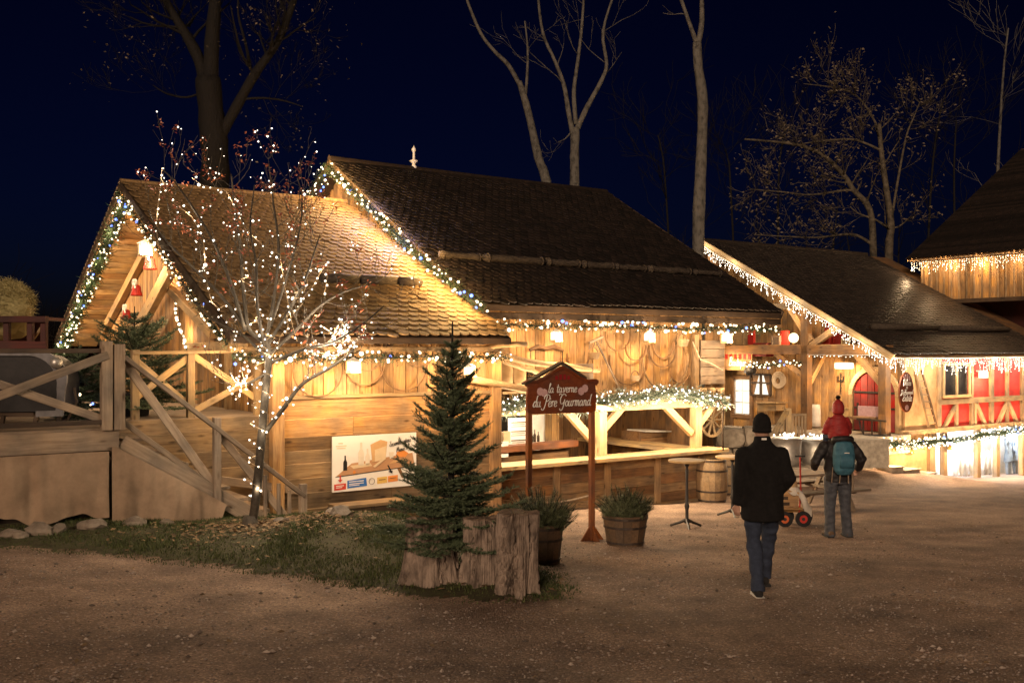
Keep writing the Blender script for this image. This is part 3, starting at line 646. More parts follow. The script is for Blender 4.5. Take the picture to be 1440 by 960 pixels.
for nme, cc in (('p_table', (.5, .28, .15)), ('p_red', (.6, .06, .04)), ('p_blue', (.04, .16, .5)), ('p_yellow', (.75, .5, .14)), ('p_orange', (.75, .28, .07)), ('p_bag', (.62, .38, .18)), ('p_pale', (.74, .66, .55)), ('p_cream', (.72, .56, .36))): flat(nme, cc)
pshape('printed_table', [(.04, .28), (.22, .5), (.95, .62), (.98, .38)], 'p_table', 1)
pshape('printed_table_edge', [(.03, .265), (.04, .28), (.98, .38), (.98, .365)], 'black', 1)
pshape('printed_table_leg', [(.76, .35), (.80, .355), (.86, .16), (.82, .16)], 'brown', 1)
def bottle(x, y, w, h, mat, k=2): pshape('printed_bottle', [(x-w/2, y), (x+w/2, y), (x+w/2, y+h*.55), (x+w*.18, y+h*.72), (x+w*.18, y+h), (x-w*.18, y+h), (x-w*.18, y+h*.72), (x-w/2, y+h*.55)], mat, k)
bottle(.145, .38, .045, .27, 'black'); bottle(.33, .45, .065, .42, 'p_pale'); bottle(.405, .45, .05, .3, 'p_pale')
pshape('printed_bag', [(.46, .5), (.62, .52), (.64, .86), (.56, .9), (.44, .82)], 'p_bag', 2); pshape('printed_bag_front', [(.49, .5), (.62, .54), (.63, .78), (.49, .72)], 'p_cream', 3)
pshape('printed_tube', [(.47, .42), (.49, .39), (.62, .54), (.60, .57)], 'p_cream', 4)
pshape('printed_food', [(.74, .56), (.86, .55), (.9, .62), (.84, .68), (.76, .66)], 'p_orange', 2)
pshape('printed_cup', [(.67, .54), (.71, .54), (.72, .66), (.66, .66)], 'p_pale', 3)
pshape('printed_box', [(.02, .03), (.155, .04), (.155, .15), (.02, .14)], 'p_red', 1); pshape('printed_box', [(.17, .05), (.40, .07), (.39, .22), (.17, .19)], 'p_blue', 1)
pshape('printed_box', [(.52, .085), (.64, .095), (.64, .215), (.52, .205)], 'p_yellow', 1); pshape('printed_box', [(.65, .1), (.77, .11), (.77, .225), (.65, .215)], 'p_orange', 1); pshape('printed_box', [(.88, .11), (.97, .115), (.97, .225), (.88, .22)], 'black', 1)
pshape('printed_arrow', [(.08, .3), (.095, .3), (.095, .22), (.115, .22), (.087, .17), (.06, .22), (.08, .22)], 'p_red', 3); pshape('printed_arrow', [(.64, .42), (.655, .42), (.69, .31), (.705, .31), (.70, .26), (.65, .3), (.67, .31)], 'black', 3)
hoopmesh(PP(.455, .145, 2), .055, (1, 0, 0), (0, 0, 1), (0, -1, 0), .003, .006, seg=16).build('printed_emblem', 'black', poster)
for x0, y0, w_ in ((.04, .1, .09), (.04, .07, .07), (.19, .16, .17), (.19, .12, .17), (.19, .09, .12), (.54, .15, .08), (.67, .165, .08), (.9, .17, .05)):
    pshape('printed_line', [(x0, y0), (x0+w_, y0+.004), (x0+w_, y0+.018), (x0, y0+.014)], 'paper' if x0 < .5 else 'brown', 2)
for x0, y0, w_ in ((.04, .82, .12), (.05, .78, .1), (.07, .87, .05)): pshape('printed_line', [(x0, y0), (x0+w_, y0), (x0+w_, y0+.016), (x0, y0+.016)], 'p_cream', 1)
pshape('printed_shadow', [(.2, .46), (.44, .48), (.46, .43), (.24, .4)], 'p_cream', 2); pshape('printed_board', [(.66, .44), (.84, .47), (.9, .52), (.72, .5)], 'p_bag', 2); pshape('printed_apple', [(.25+.018*math.cos(k*.8), .335+.03*math.sin(k*.8)) for k in range(8)], 'p_orange', 2)
mb = MB(); letter(mb, 'Ensemble jetons', PP(.80, .80, 1), V((.985, 0, .17)), V((-.17, 0, .985)), (0, -1, 0), .042, .0042); letter(mb, 'Mieux !!', PP(.82, .67, 1), V((.985, 0, .17)), V((-.17, 0, .985)), (0, -1, 0), .042, .0042); mb.build('lettering', 'black', poster)
# plank bench on the wall under the poster
bn = thing('bench', 'low dark bench with pale plank top under the poster', 'bench', onV(470, 715, 14.9), True); b0, b1 = onV(468, 712, 14.75), onV(566, 695, 14.75)
plank(bn, (b0.x, 14.75, b0.z), (b1.x, 14.75, b0.z), .4, .05, Z3, 'timber', 'seat')
for x in (b0.x+.02, (b0.x+b1.x)/2, b1.x-.05): MB().box((x, 14.75, b0.z-.3), (.06, .36, .54)).build('leg', 'dark', bn)
MB().box(((b0.x+b1.x)/2, 14.6, b0.z-.12), (b1.x-b0.x, .03, .16)).build('apron', 'dark', bn)
# ================================================================== deck, stairs, burlap
DZ = .6; DV = 14.1
deck = thing('deck', 'raised wooden deck with crossed railing and burlap skirt at left', 'deck', (2.5, DV, -.9), True)
v = DV + .1
while v < 21:
    plank(deck, (-2.5, v, DZ-.02), (3.3 if v < 15.35 else 6.0, v, DZ-.02), .19, .04, Z3, 'deck', 'floor_board'); v += .2
plank(deck, (-2.5, DV-.03, DZ-.17), (3.36, DV-.03, DZ-.17), .27, .06, FRONT, 'deck', 'fascia_board')
plank(deck, (-2.5, DV-.06, DZ+.08), (3.2, DV-.06, DZ+.08), .06, .09, FRONT, 'dark', 'rail')
plank(deck, (-2.5, DV-.02, DZ+1.03), (3.2, DV-.02, DZ+1.03), .06, .1, FRONT, 'dark', 'rail')
for x in (3.2, 3.36): plank(deck, (x, DV-.05, DZ-.03), (x, DV-.05, DZ+1.12+(x < 3.3)*.04), .14, .13, FRONT, 'deck', 'post')
for s_ in (onV(-120, 600, DV), onV(-4, 553, DV)): pass
plank(deck, onV(-90, 590, DV-.1), onV(152, 499, DV-.1), .11, .05, FRONT, 'deck', 'brace'); plank(deck, onV(-90, 510, DV-.04), onV(152, 592, DV-.04), .11, .05, FRONT, 'deck', 'brace')
for x in (.3,): plank(deck, (x, DV-.05, DZ-.03), (x, DV-.05, DZ+1.12), .14, .13, FRONT, 'deck', 'post')
plank(deck, (3.36, 15.3, DZ-.12), (5.95, 15.3, DZ-.12), .22, .06, FRONT, 'timber', 'fascia_board')
z = DZ-.24
while z > -1.35:
    h = rng.uniform(.2, .3); plank(deck, (3.3, 15.3, z-h/2), (5.95, 15.3, z-h/2), h+.02, .04, V((0, -1, -.08)), 'timber', 'plank', wob=.015, seg=10); z -= h
for px in (190, 268, 362): q = onV(px, 500, 15.36); plank(deck, (q.x, 15.36, DZ-.25), (q.x, 15.36, DZ+1.04), .11, .1, FRONT, 'pine_pale', 'post')
plank(deck, onV(186, 496, 15.33), onV(364, 494, 15.33), .05, .11, FRONT, 'pine_pale', 'rail')
for a, b in (((190, 560), (266, 502)), ((190, 506), (266, 570)), ((272, 578), (360, 530)), ((272, 500), (360, 560))): plank(deck, onV(*a, 15.38+.03*(a[1] < b[1])), onV(*b, 15.38+.03*(a[1] < b[1])), .1, .03, FRONT, 'pine_pale', 'brace')
stair = thing('stairs', 'wooden stairs with crossed handrail leading from the deck past the rowan', 'stairs', (4.6, DV+.5, -1.1), True)
for i in range(9):
    u = 3.5 + i*.3; zz = DZ - .19*(i+1)
    plank(stair, (u+.08, DV+.05, zz), (u+.08, 15.2, zz), .3, .04, Z3, 'deck', 'tread')
for vv_ in (DV, 15.22): plank(stair, (3.4, vv_, DZ-.22), (6.1, vv_, DZ-1.93), .24, .05, FRONT, 'deck', 'stringer')
plank(stair, onV(175, 502, DV-.05), onV(428, 697, DV-.05), .06, .1, FRONT, 'deck', 'handrail'); plank(stair, onV(175, 594, DV), onV(424, 776, DV), .075, .04, FRONT, 'deck', 'rail')
plank(stair, onV(175, 509, DV+.03), onV(303, 686, DV+.03), .12, .04, FRONT, 'deck', 'brace'); plank(stair, onV(310, 612, DV+.03), onV(420, 750, DV+.03), .11, .04, FRONT, 'deck', 'brace')
for (px, y0, y1) in ((305, 587, 742), (426, 680, 752)):
    a, b = onV(px, y0, DV-.03), onV(px, y1, DV-.03); plank(stair, b, a, .1, .1, FRONT, 'grey', 'post')
for px in (373, 392, 407): a, b = onV(px, 668+(px-373)*.6, DV-.02), onV(px, 752, DV-.02); plank(stair, b, a, .05, .04, FRONT, 'deck', 'baluster')
plank(stair, onV(310, 675, 15.1), onV(425, 690, 15.1), .13, .04, FRONT, 'deck', 'rail')
def skirt(name, fn, nu, nv_, parent, seed):
    mb = MB()
    for j in range(nv_+1):
        for i in range(nu+1):
            u, z = fn(i/nu, j/nv_); b_ = j/nv_; d = .035*math.sin(u*15 + 5*noise.noise(V((u*1.3, z*.8, seed))))*(.35+.65*b_)*(.5+noise.noise(V((u*.9, 1, seed)))) + .09*noise.noise(V((u*1.9+seed, z*1.3, seed)))*(.2+b_) + .025*noise.noise(V((u*9, z*1.5, seed))) + .05*(j/nv_)*noise.noise(V((u*2.2, 4, seed)))
            mb.v.append(V((u, DV-.1+d, z)))
    for j in range(nv_):
        for i in range(nu): a = j*(nu+1)+i; mb.f.append((a, a+1, a+nu+2, a+nu+1))
    return mb.build(name, 'burlap', parent, True)
hem = lambda u: -.53 - .05*(u-1.9) + .16*noise.noise(V((u*1.9, 0, 0))) + .05*noise.noise(V((u*6, 2, 0)))
skirt('burlap_skirt', lambda a, b: (-1.5 + a*4.72, (DZ-.31)*(1-b) + b*hem(-1.5+a*4.72)), 150, 30, deck, 1)
def tri(a, b):
    u = 3.26 + a*1.66; top = DZ - .25 - max(0, u-3.3)*.6; q = a; bot = -.68 - .17*sst(.2, .9, q) + .55*sst(.86, 1.0, q)
    return u, top*(1-b) + b*min(bot, top-.02)
skirt('burlap_skirt', tri, 70, 26, stair, 3)
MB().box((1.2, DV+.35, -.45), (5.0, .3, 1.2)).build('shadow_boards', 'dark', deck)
# stones along the skirt
for k, (px, py, r, Y) in enumerate(((12, 744, .1, 12.3), (28, 746, .09, 12.3), (58, 744, .14, 12.5), (80, 742, .1, 12.6), (131, 745, .13, 12.9), (190, 745, .12, 13.1), (235, 748, .08, 13.2), (480, 732, .13, 13.2), (470, 728, .09, 13.4), (395, 758, .08, 13.0))):
    p = at(px, py, Y); p.z = G(p.x, p.y); rr = random.Random(k+5); mb = MB().blob(p+V((0, 0, r*.3)), (r*1.25, r, r*.75), rr, 1, .28)
    one(mb, 'rock', 'rock', p, ['grey rock at the left picture edge below the burlap', 'small rock second from the left edge below the burlap', 'broad pale rock below the burlap, largest at left', 'pointed rock touching the broad pale rock', 'rock below the split in the burlap skirt', 'pale rock under the stair burlap', 'small rock right of the stair burlap hem', 'large pale rock at the top of the grass bank by the bench', 'small rock behind the large pale rock by the bench', 'small rock between stair newel and rowan'][k], 'rock', False, False, 'rocks along the bank')
# red cart with hay on the deck
cart = thing('market_cart', 'dark red wooden cart heaped with hay on the deck', 'cart', at(15, 583, 16.2), False); cb = at(15, 583, 16.2)
for px in (-45, 10, 43, 62): plank(cart, at(px, 584, 16.2), at(px, 452, 16.2), .09, .09, V((0, -1, 0)), 'oldred', 'post')
plank(cart, at(-60, 449, 16.15), at(66, 449, 16.15), .1, .12, V((0, -1, 0)), 'oldred', 'beam'); plank(cart, at(-60, 484, 16.1), at(66, 486, 16.1), .14, .06, V((0, -1, 0)), 'oldred', 'side_board')
plank(cart, at(-60, 505, 16.12), at(66, 505, 16.12), .3, .05, V((0, -1, 0)), 'oldred', 'side_board')
MB().box(at(0, 466, 17.3), (1.5, .05, .5)).build('back_board', 'oldred', cart); MB().box(at(5, 448, 16.8)+V((0, 0, 0)), (1.5, 1.3, .05)).build('roof_board', 'oldred', cart)
plank(cart, at(47, 476, 16.3), at(60, 458, 16.3), .04, .04, V((0, -1, 0)), 'pine_pale', 'brace')
hb = MB(); hc = at(2, 446, 16.7); hr = random.Random(6)
for i in range(5200):
    a = hr.uniform(0, 6.28); q = V((math.cos(a)*.55*hr.random()**.5, math.sin(a)*.5*hr.random()**.5, 0)); q.z = .68*hr.random()**.6*max(0, 1-(q.x/.62)**2-(q.y/.6)**2)**.5
    d = V((hr.gauss(0, 1), hr.gauss(0, 1), hr.gauss(0, .6))).normalized()*hr.uniform(.05, .13); w = d.orthogonal().normalized()*.006; hb.add([hc+q-w, hc+q+w, hc+q+d], [(0, 1, 2)])
MB().blob(hc+V((0, 0, .1)), (.48, .42, .5), hr, 2, .15).build('hay_core', M['hay'], cart)
hb.build('hay', 'hay', cart, kind='stuff')
# sleigh
sl = thing('sleigh', 'black and white sleigh with curved side parked on the deck', 'sleigh', at(30, 598, 14.0), False)
for dY in (0,):
    arc = []
    for k in range(13):
        t_ = k/12; a = rad(100 - 118*t_); arc.append((48 + 46*math.cos(a), 532 - 40*math.sin(a)))
    outer = [(-30, 492)] + [(20, 491)] + arc + [(88, 585), (50, 586)]
    inner = [(50, 578), (78, 577), (80, 555)] + [(40 + 40*math.cos(rad(-10+100*k/8)), 540 - 40*math.sin(rad(-10+100*k/8))) for k in range(9)] + [(-30, 500)]
    poly = [at(x, y, 14.0) for x, y in outer + inner]; o = poly[0]
    MB().prism([(p.x-o.x, p.z-o.z) for p in poly], o+V((0, dY, 0)), (1, 0, 0), (0, 0, 1), (0, 1, 0), .04).build('side_frame', 'greypaint', sl)
hood = [(-40, 580), (-40, 500), (10, 497)] + [(40 + 42*math.cos(rad(90-100*k/8)), 540 - 42*math.sin(rad(90-100*k/8))) for k in range(9)] + [(80, 578)]
poly = [at(x, y, 14.05) for x, y in hood]; o = poly[0]; MB().prism([(p.x-o.x, p.z-o.z) for p in poly], o, (1, 0, 0), (0, 0, 1), (0, 1, 0), .7).build('hood', 'jacket', sl)
MB().box(at(15, 581, 14.4), (.95, .6, .06)).build('floor_board', 'dark', sl)
for dY in (.05, .75):
    MB().tube([at(-40, 600, 14+dY), at(60, 600, 14+dY), at(95, 590, 14+dY), at(108, 565, 14+dY), at(104, 545, 14+dY)], .02, 6).build('runner', 'dark', sl)
    for px in (5, 52, 84): MB().bar(at(px, 584, 14+dY), at(px-3, 600, 14+dY), .05, .05).build('leg', 'dark', sl)
ob = MB(); ob.blob(at(79, 510, 13.95), .085, random.Random(1), 2, 0); one(ob, 'bauble', M['zinc'], at(79, 502, 13.95), 'large silver bauble hung on the sleigh side', 'bauble', False, True)
# ================================================================== tavern with the open bar
rng = random.Random(3)
TU0, TU1, TV0, TZ0, TVR, TSL = 10.23, 18.99, 15.85, 2.5, 22.3, .572
troof = lambda v: TZ0 + TSL*(v-TV0) if v < TVR else TZ0 + TSL*(2*TVR-v-TV0)
tav = thing('tavern', 'tall dark roofed tavern with hoops on its plank wall above an open bar', 'building', (14, 16.4, -1.8), True)
trf = roofpart(tav, TU0, TU1, TV0, TZ0, TVR, troof(TVR), 'dark', .12)
tiles(trf, TU0, TU1-.05, TV0, TZ0, TSL, 7.4, .2, .17, 'tile2')
bk = MB(); bk.bar((TU0, 25.5, troof(25.5)+.06), (TU1, 25.5, troof(25.5)+.06), 7.3, .03, V((0, .5, .87))); bk.build('back_tiles', 'tile2', trf)
MB().tube([(TU0-.03, TVR, troof(TVR)+.06), (14.5, TVR, troof(TVR)+.03), (TU1, TVR, troof(TVR)+.04)], .09, 8).build('ridge_cap', 'tile2', trf)
for a, b in (((TV0, TZ0), (TVR, troof(TVR))), ((TVR, troof(TVR)), (2*TVR-TV0, TZ0))):
    for uu in (TU0-.02, TU1+.02): plank(trf, (uu, a[0], a[1]-.05), (uu, b[0], b[1]-.05), .2, .04, SIDE, 'dark', 'barge_board')
vplanks(tav, 16.6, 27.5, 10.62, 1, 2, 'pine', rng, axis='v', zf=lambda v: troof(v)-.15, zl=lambda v: lroof(v)-.4)
vplanks(tav, 10.3, 16.86, 16.4, .5, 2.75, 'pine', rng, .17, .27)
vplanks(tav, 16.96, 17.62, 16.4, .5, 2.75, 'pine', rng, .17, .27)
plank(tav, (10.25, 15.98, 2.3), (19.05, 15.98, 2.3), .13, .12, FRONT, 'dark', 'eave_beam')
plank(tav, (TU0, 15.88, 2.44), (TU1, 15.88, 2.44), .045, .04, FRONT, 'grey', 'fascia')
for i in range(15): u = 10.4+i*.61; plank(trf, (u, 15.9, 2.42), (u, 16.5, 2.75), .09, .07, V((0, -.5, .87)), 'dark', 'rafter')
UP = [(13.76, 'post'), (16.62, 'post'), (10.95, 'post')]
for u, nm in UP: plank(tav, (u, 16.35, -1.95), (u, 16.35, .55), .2, .2, FRONT, 'pine_pale', nm)
plank(tav, (10.9, 16.33, .42), (17.6, 16.33, .42), .2, .18, FRONT, 'pine_pale', 'lintel_beam')
for a, b in (((797, 578), (832, 618)), ((880, 566), (849, 602)), ((927, 562), (972, 609)), ((1004, 566), (981, 598))): plank(tav, onV(*a, 16.32), onV(*b, 16.32), .15, .12, FRONT, 'pine_pale', 'brace')
vplanks(tav, 10.4, 17.7, 20.6, -2.1, 2.5, 'brown', rng, .2, .3)
MB().box((14.0, 18.5, -2.0), (7.3, 4.2, .1)).build('bar_floor', 'brown', tav)
vplanks(tav, 17.2, 20.6, 17.7, -2, 2.6, 'brown', rng, .2, .3, axis='v')
MB().box((14.0, 18.5, 2.3), (7.2, 4.1, .06)).build('bar_ceiling', 'brown', tav)
# black panel painted as darkness beyond the opening and gate behind the bar, shelf items
MB().box((14.35, 20.5, -.6), (1.15, .05, 2.2)).build('darkness_panel', 'black', tav)
# open bar counter
bar = thing('bar_counter', 'long plank bar counter with thick pale top under the frosted garland', 'bar counter', (14, 16.2, -1.8), True)
for k, (a, b) in enumerate(((10.75, 13.2), (13.2, 15.3), (15.3, 17.15))):
    for j in range(2): plank(bar, (a+.004, 15.98+.33*j, -.66), (b-.004, 15.98+.33*j, -.66), .325, .075, Z3, 'pine_pale', 'top_board', wob=.015, seg=8)
z = -.74
while z > -1.85:
    h = rng.uniform(.17, .23)
    for a, b in ((10.8, 12.4), (12.4, 13.7), (13.82, 15.2), (15.2, 16.5)): plank(bar, (a+.005, 16.16, z-h/2), (b-.005, 16.16, z-h/2), h-.008, .03, FRONT, 'brown' if rng.random() < .45 else 'timber', 'plank')
    z -= h
for u in (10.85, 12.4, 13.76, 15.2, 16.55): plank(bar, (u, 16.12, -1.9), (u, 16.12, -.7), .16, .05, FRONT, 'timber', 'batten')
plank(bar, (10.8, 16.1, -1.72), (12.4, 16.1, -1.72), .13, .04, FRONT, 'timber', 'skirting'); plank(bar, (13.8, 16.1, -1.8), (17, 16.1, -1.8), .13, .04, FRONT, 'timber', 'skirting')
plank(bar, (16.85, 16.1, -1.9), (16.85, 16.1, -.7), .5, .05, FRONT, 'pine_pale', 'end_panel')
for j in range(5): plank(bar, (17.08, 16.2+j*.0, -1.8+j*.22), (17.08, 19.8, -1.8+j*.22), .21, .03, V((1, 0, 0)), 'pine', 'plank')
for j in range(3): plank(bar, (16.2+j*.3, 16.6, -.665), (16.2+j*.3, 20, -.665), .29, .07, Z3, 'pine_pale', 'top_board')
# inner serving counter and kiosk
ik = thing('serving_counter', 'inner serving counter with brown ledge behind the bar', 'counter', (12.5, 17.7, -1.9), True)
plank(ik, (11.0, 17.55, -.5), (14.0, 17.55, -.46), .14, .3, FRONT, 'postwood', 'ledge')
for j in range(5): plank(ik, (11.0, 17.65, -.7-.24*j), (13.9, 17.65, -.7-.24*j), .235, .03, FRONT, 'brown', 'plank')
kw = thing('kiosk_wall', 'bright white kiosk wall with orange wood end panel behind the bar', 'partition', (12, 18.6, -1.9), True)
a, b = onV(742, 575, 18.4), onV(766, 640, 18.4); MB().box(((a.x+b.x)/2, 18.42, -.3), (b.x-a.x, .06, 2.2)).build('white_panel', 'white', kw)
a, b = onV(766, 575, 18.35), onV(786, 640, 18.35); vplanks(kw, a.x, b.x, 18.35, -1.4, .8, 'pine', rng, .14, .2, name='end_panel')
MB().box((11.9, 19.5, -.2), (2.6, .06, 2.4)).build('back_panel', 'white', kw)
lamp(kw, (12.2, 17.9, .55), 40, WHITE, .08); lamp(kw, (15.4, 18.4, 1.2), 14, WARM, .06)
mn = thing('menu_board', 'tall white menu board with printed price sheets behind the bar', 'menu board', onV(728, 640, 18.2), True)
a, b = onV(715, 588, 18.2), onV(741, 642, 18.2); MB().box(((a.x+b.x)/2, 18.2, (a.z+b.z)/2), (b.x-a.x, .03, a.z-b.z)).build('panel', 'paper', mn)
for i in range(4):
    zz = a.z - .1 - i*.2
    for j in range(3): MB().box(((a.x+b.x)/2 + .01, 18.182, zz-.045*j), ((b.x-a.x)*(.8-.12*(j % 2)), .004, .014 if j else .03)).build('printed_line', 'grey', mn)
def lecard(label, px0, px1, py0, py1, v, mat):
    a, b = onV(px0, py0, v), onV(px1, py1, v); c0 = ((a.x+b.x)/2, v, b.z); mb = MB(); mb.box((c0[0], v, (a.z+b.z)/2), (b.x-a.x, .1, a.z-b.z)); mb.box((c0[0], v-.05, a.z+.004), (b.x-a.x, .02, .02)); return one(mb, 'box', mat, c0, label, 'box', True)
lecard('pinkish white notice box standing on the serving ledge', 699, 713, 622, 642, 17.5, 'paper'); lecard('cream paper stack leaning on the menu board', 706, 716, 607, 622, 17.8, 'p_cream'); lecard('dark picture box at the left end of the serving ledge', 691, 704, 613, 636, 17.9, 'brown')
for k, px in enumerate((748, 752, 757)):
    p = onV(px, 632, 17.6); p.z = -.385; h = .22 + .05*(k % 2); one(MB().lathe(p, [(.03, 0), (.032, h*.55), (.012, h*.72), (.011, h), (.004, h)], 8), 'bottle', 'dark', p, ['leftmost small bottle on the serving ledge', 'middle small bottle on the serving ledge', 'right hand small bottle, beside the white panel'][k], 'bottle', True, True, 'bottles on the serving ledge')
# things inside the bar
def crate(name, label, cat, px0, px1, py0, py1, v, mat, dep=.6):
    a, b = onV(px0, py0, v), onV(px1, py1, v); t = thing(name, label, cat, ((a.x+b.x)/2, v, b.z), True); n = max(2, round((a.z-b.z)/.18)); h = (a.z-b.z)/n
    for i in range(n): plank(t, (a.x, v, b.z+h*(i+.5)), (b.x, v, b.z+h*(i+.5)), h-.01, .03, FRONT, mat, 'plank')
    for x in (a.x+.04, b.x-.04): plank(t, (x, v-.03, b.z), (x, v-.03, a.z), .07, .03, FRONT, mat, 'batten')
    MB().box(((a.x+b.x)/2, v+dep/2+.02, (a.z+b.z)/2), (b.x-a.x, dep, a.z-b.z)).build('body', mat, t); return t
crate('wooden_chest', 'brown wooden chest behind the bar counter', 'chest', 897, 948, 607, 640, 18.4, 'brown')
plank(tav, onV(895, 605, 18.6), onV(950, 605, 18.6), .7, .03, Z3, 'white', 'shelf_board')
M['bluemark'] = rough('blue_paint_mark', (.05, .06, .14), (.03, .035, .08), scale=20, r=.8)
pm = onV(922, 583, 20.5); MB().lathe((0, 0, 0), [(.2, 0), (.2, .01)], 12).v
one(MB().prism([(.26*math.cos(k*.52)*(1+.2*math.sin(k*3.1)), .17*math.sin(k*.52)*(1+.2*math.cos(k*2.3))) for k in range(12)], pm, (1, 0, 0), (0, 0, 1), (0, -1, 0), .02), 'wall_plaque', 'bluemark', pm, 'dark blue patch on the brown wall behind the bar', 'plaque', True)
# lanterns, garlands
lantern('left hand box lantern under the tavern eave, above the sign', onV(782, 478, 15.85), .19, 22); lantern('middle box lantern under the tavern eave, above the hoops', onV(913, 479, 15.85), .19, 22); lantern('right hand box lantern under the tavern eave, beside the grey shutter', onV(1022, 480, 15.85), .19, 20)
rk = [(v, max(troof(v)-.07, lroof(v)+.2)) for v in (15.3, 15.9, 16.6, 17.3, 18.8, 20.3, 21.5, 22.25)]
garland('fir_garland', 'lit fir garland with blue bulbs down the tavern rake over the cabin roof', rake(10.1, rk), .12, 700, .07, .1, watts=14, lstep=.55, color=lambda i: (.5, .52, 1) if i in (6, 9) else (1, .58, .2), lit=V((-.3, 0, .24)), seed=10, br=(.016, .032))
garland('fir_garland', 'short lit fir garland on the far side of the tavern gable peak', rake(10.1, [(22.25, troof(22.2)-.22), (23.2, troof(23.2)-.26), (24.2, troof(24.2)-.3)]), .16, 600, .06, .05, watts=4, lstep=1, lit=V((-.1, -.2, -.1)), seed=11)
garland('fir_garland', 'lit fir garland with blue bulbs along the tavern eave beam', [(10.25, 15.9, 2.14), (12, 15.9, 2.1), (14, 15.9, 2.13), (16, 15.9, 2.1), (17.6, 15.9, 2.12), (19, 15.9, 2.1)], .11, 620, .06, .14, watts=6.5, lstep=1.1, lit=V((0, -.16, -.14)), seed=12, br=(.016, .032))
ws = [(10.85, 16.05, .46), (11.6, 16.05, .62), (12.4, 16.05, .55), (13.2, 16.05, .5), (13.8, 16.05, .58), (14.6, 16.05, .6), (15.4, 16.05, .7), (16.1, 16.05, .62), (16.6, 16.05, .5), (17.3, 16.05, .42)]
garland('fir_garland', 'thick frosted garland full of white bulbs over the bar opening', ws, .17, 1300, .024, 0, 'frost', watts=27, lstep=.9, color=(1, .76, .47), lit=V((0, -.36, -.24)), seed=13, nl=.12, br=(.012, .024), bulbmat='cool')
# hoops on the tavern wall
for k, (px, py, r, lab) in enumerate(((883, 505, .56, 'widest barrel hoop on the tavern wall, left of the middle lantern'), (935, 505, .70, 'largest barrel hoop on the tavern wall, lowest hanging'), (932, 483, .33, 'small barrel hoop at the top of the tavern wall'), (931, 490, .42, 'medium barrel hoop inside the largest one'), (868, 470, .36, 'barrel hoop cut by the eave garland on the tavern wall'), (812, 500, .3, 'barrel hoop left of the wide hoops, above the sign roof'), (955, 520, .3, 'low small barrel hoop beside the tavern wall post'), (893, 488, .3, 'barrel hoop nested in the widest one under the middle lantern'))):
    p = onV(px, py, 16.33 - .012*k); one(hoopmesh(p, r, (1, 0, 0), (0, 0, 1), (0, -1, 0), .05, .016, rad(170), rad(370)), 'barrel_hoop', 'brown' if k != 1 else 'timber', p, lab, 'hoop', True, False, 'hoops on the tavern wall')
# grey shutter and buckets
sh = thing('shutter', 'weathered grey plank shutter with rope at the right end of the tavern', 'shutter', onV(998, 540, 16.25), True)
a, b = onV(985, 478, 16.28), onV(1018, 540, 16.28); n = 5; h = (a.z-b.z)/n
for i in range(n): plank(sh, (a.x, 16.28, b.z+h*(i+.5)), (b.x, 16.28, b.z+h*(i+.5)), h-.012, .04, FRONT, 'grey', 'plank')
MB().tube([onV(974, 480, 16.2), onV(985, 505, 16.2), onV(1003, 512, 16.2), onV(1016, 520, 16.2)], .012, 5).build('rope', 'rope', sh)
plank(tav, onV(978, 470, 16.3), onV(978, 560, 16.3), .14, .1, FRONT, 'timber', 'wall_post')
for k, px in enumerate((988, 1001, 1013)):
    p = onV(px, 556, 16.2); one(MB().lathe(p, [(.07, 0), (.11, .17), (.115, .18), (.1, .18), (.06, .02)], 12), 'hanging_pot', 'sack', p, ['left of the three pale pots under the grey shutter', 'middle of the three pale pots under the grey shutter', 'right of the three pale pots under the grey shutter'][k], 'pot', True, True, 'pots under the shutter')
# peeled poles between cabin and tavern
for k, (a, b, r) in enumerate((((628, 492, 15.0), (742, 484, 14.8), .055), ((684, 499, 15.0), (842, 521, 16.1), .06), ((655, 530, 14.9), (862, 576, 15.9), .065), ((700, 503, 15.2), (770, 530, 15.9), .05))):
    p, q = onV(*a), onV(*b); pts = [p.lerp(q, i/6) + V((rng.uniform(-.02, .02), rng.uniform(-.02, .02), rng.uniform(-.025, .025))) for i in range(7)]
    one(MB().tube(pts, [r*(1.1-.05*i) for i in range(7)], 8), 'pole', 'pole', p, ['short peeled pole sticking out from the cabin eave', 'peeled pole resting across the shelf of sacks', 'long slanting peeled pole passing behind the tavern sign', 'thin peeled pole crossing beside the sacks'][k], 'pole', True, True, 'peeled poles between cabin and tavern')
sf = thing('shelf', 'rough shelf box with logs on the tavern wall above the sign', 'shelf', onV(790, 545, 16.2), True)
a, b = onV(776, 512, 16.0), onV(833, 545, 16.0)
for i in range(3): plank(sf, (a.x, 15.98, b.z+.17*i+.08), (b.x, 15.98, b.z+.17*i+.08), .16, .03, FRONT, 'grey', 'plank')
a0 = onV(697, 548, 16.1); plank(sf, (a0.x, 16.1, a0.z-.05), (b.x, 16.1, a0.z-.02), .5, .05, Z3, 'timber', 'board')
for k, px in enumerate((709, 727)):
    p = onV(px, 546, 16.0); p.z = a0.z; mb = MB(); mb.tube([p, p+V((0, 0, .15)), p+V((.02, 0, .4)), p+V((0, 0, .55)), p+V((.03, 0, .62))], [(.16, .13), (.19, .15), (.18, .14), (.15, .1), (.08, .05)], 12, V((1, 0, 0)))
    one(mb, 'sack', 'sack', p, ['left burlap sack on the shelf between cabin and tavern', 'right burlap sack on the shelf, beside the logs'][k], 'sack', True, True, 'sacks on the shelf')
lg = MB()
for k in range(14):
    p = onV(742 + (k % 6)*6.2, 541 - (k//6)*8.5, 16.15); one(MB().tube([p-V((0, .08, 0)), p+V((0, .25, 0))], .052, 8), 'firewood_log', 'log', p, 'small cut firewood log in the pile behind the tavern sign', 'log', True, False, 'firewood behind the sign')
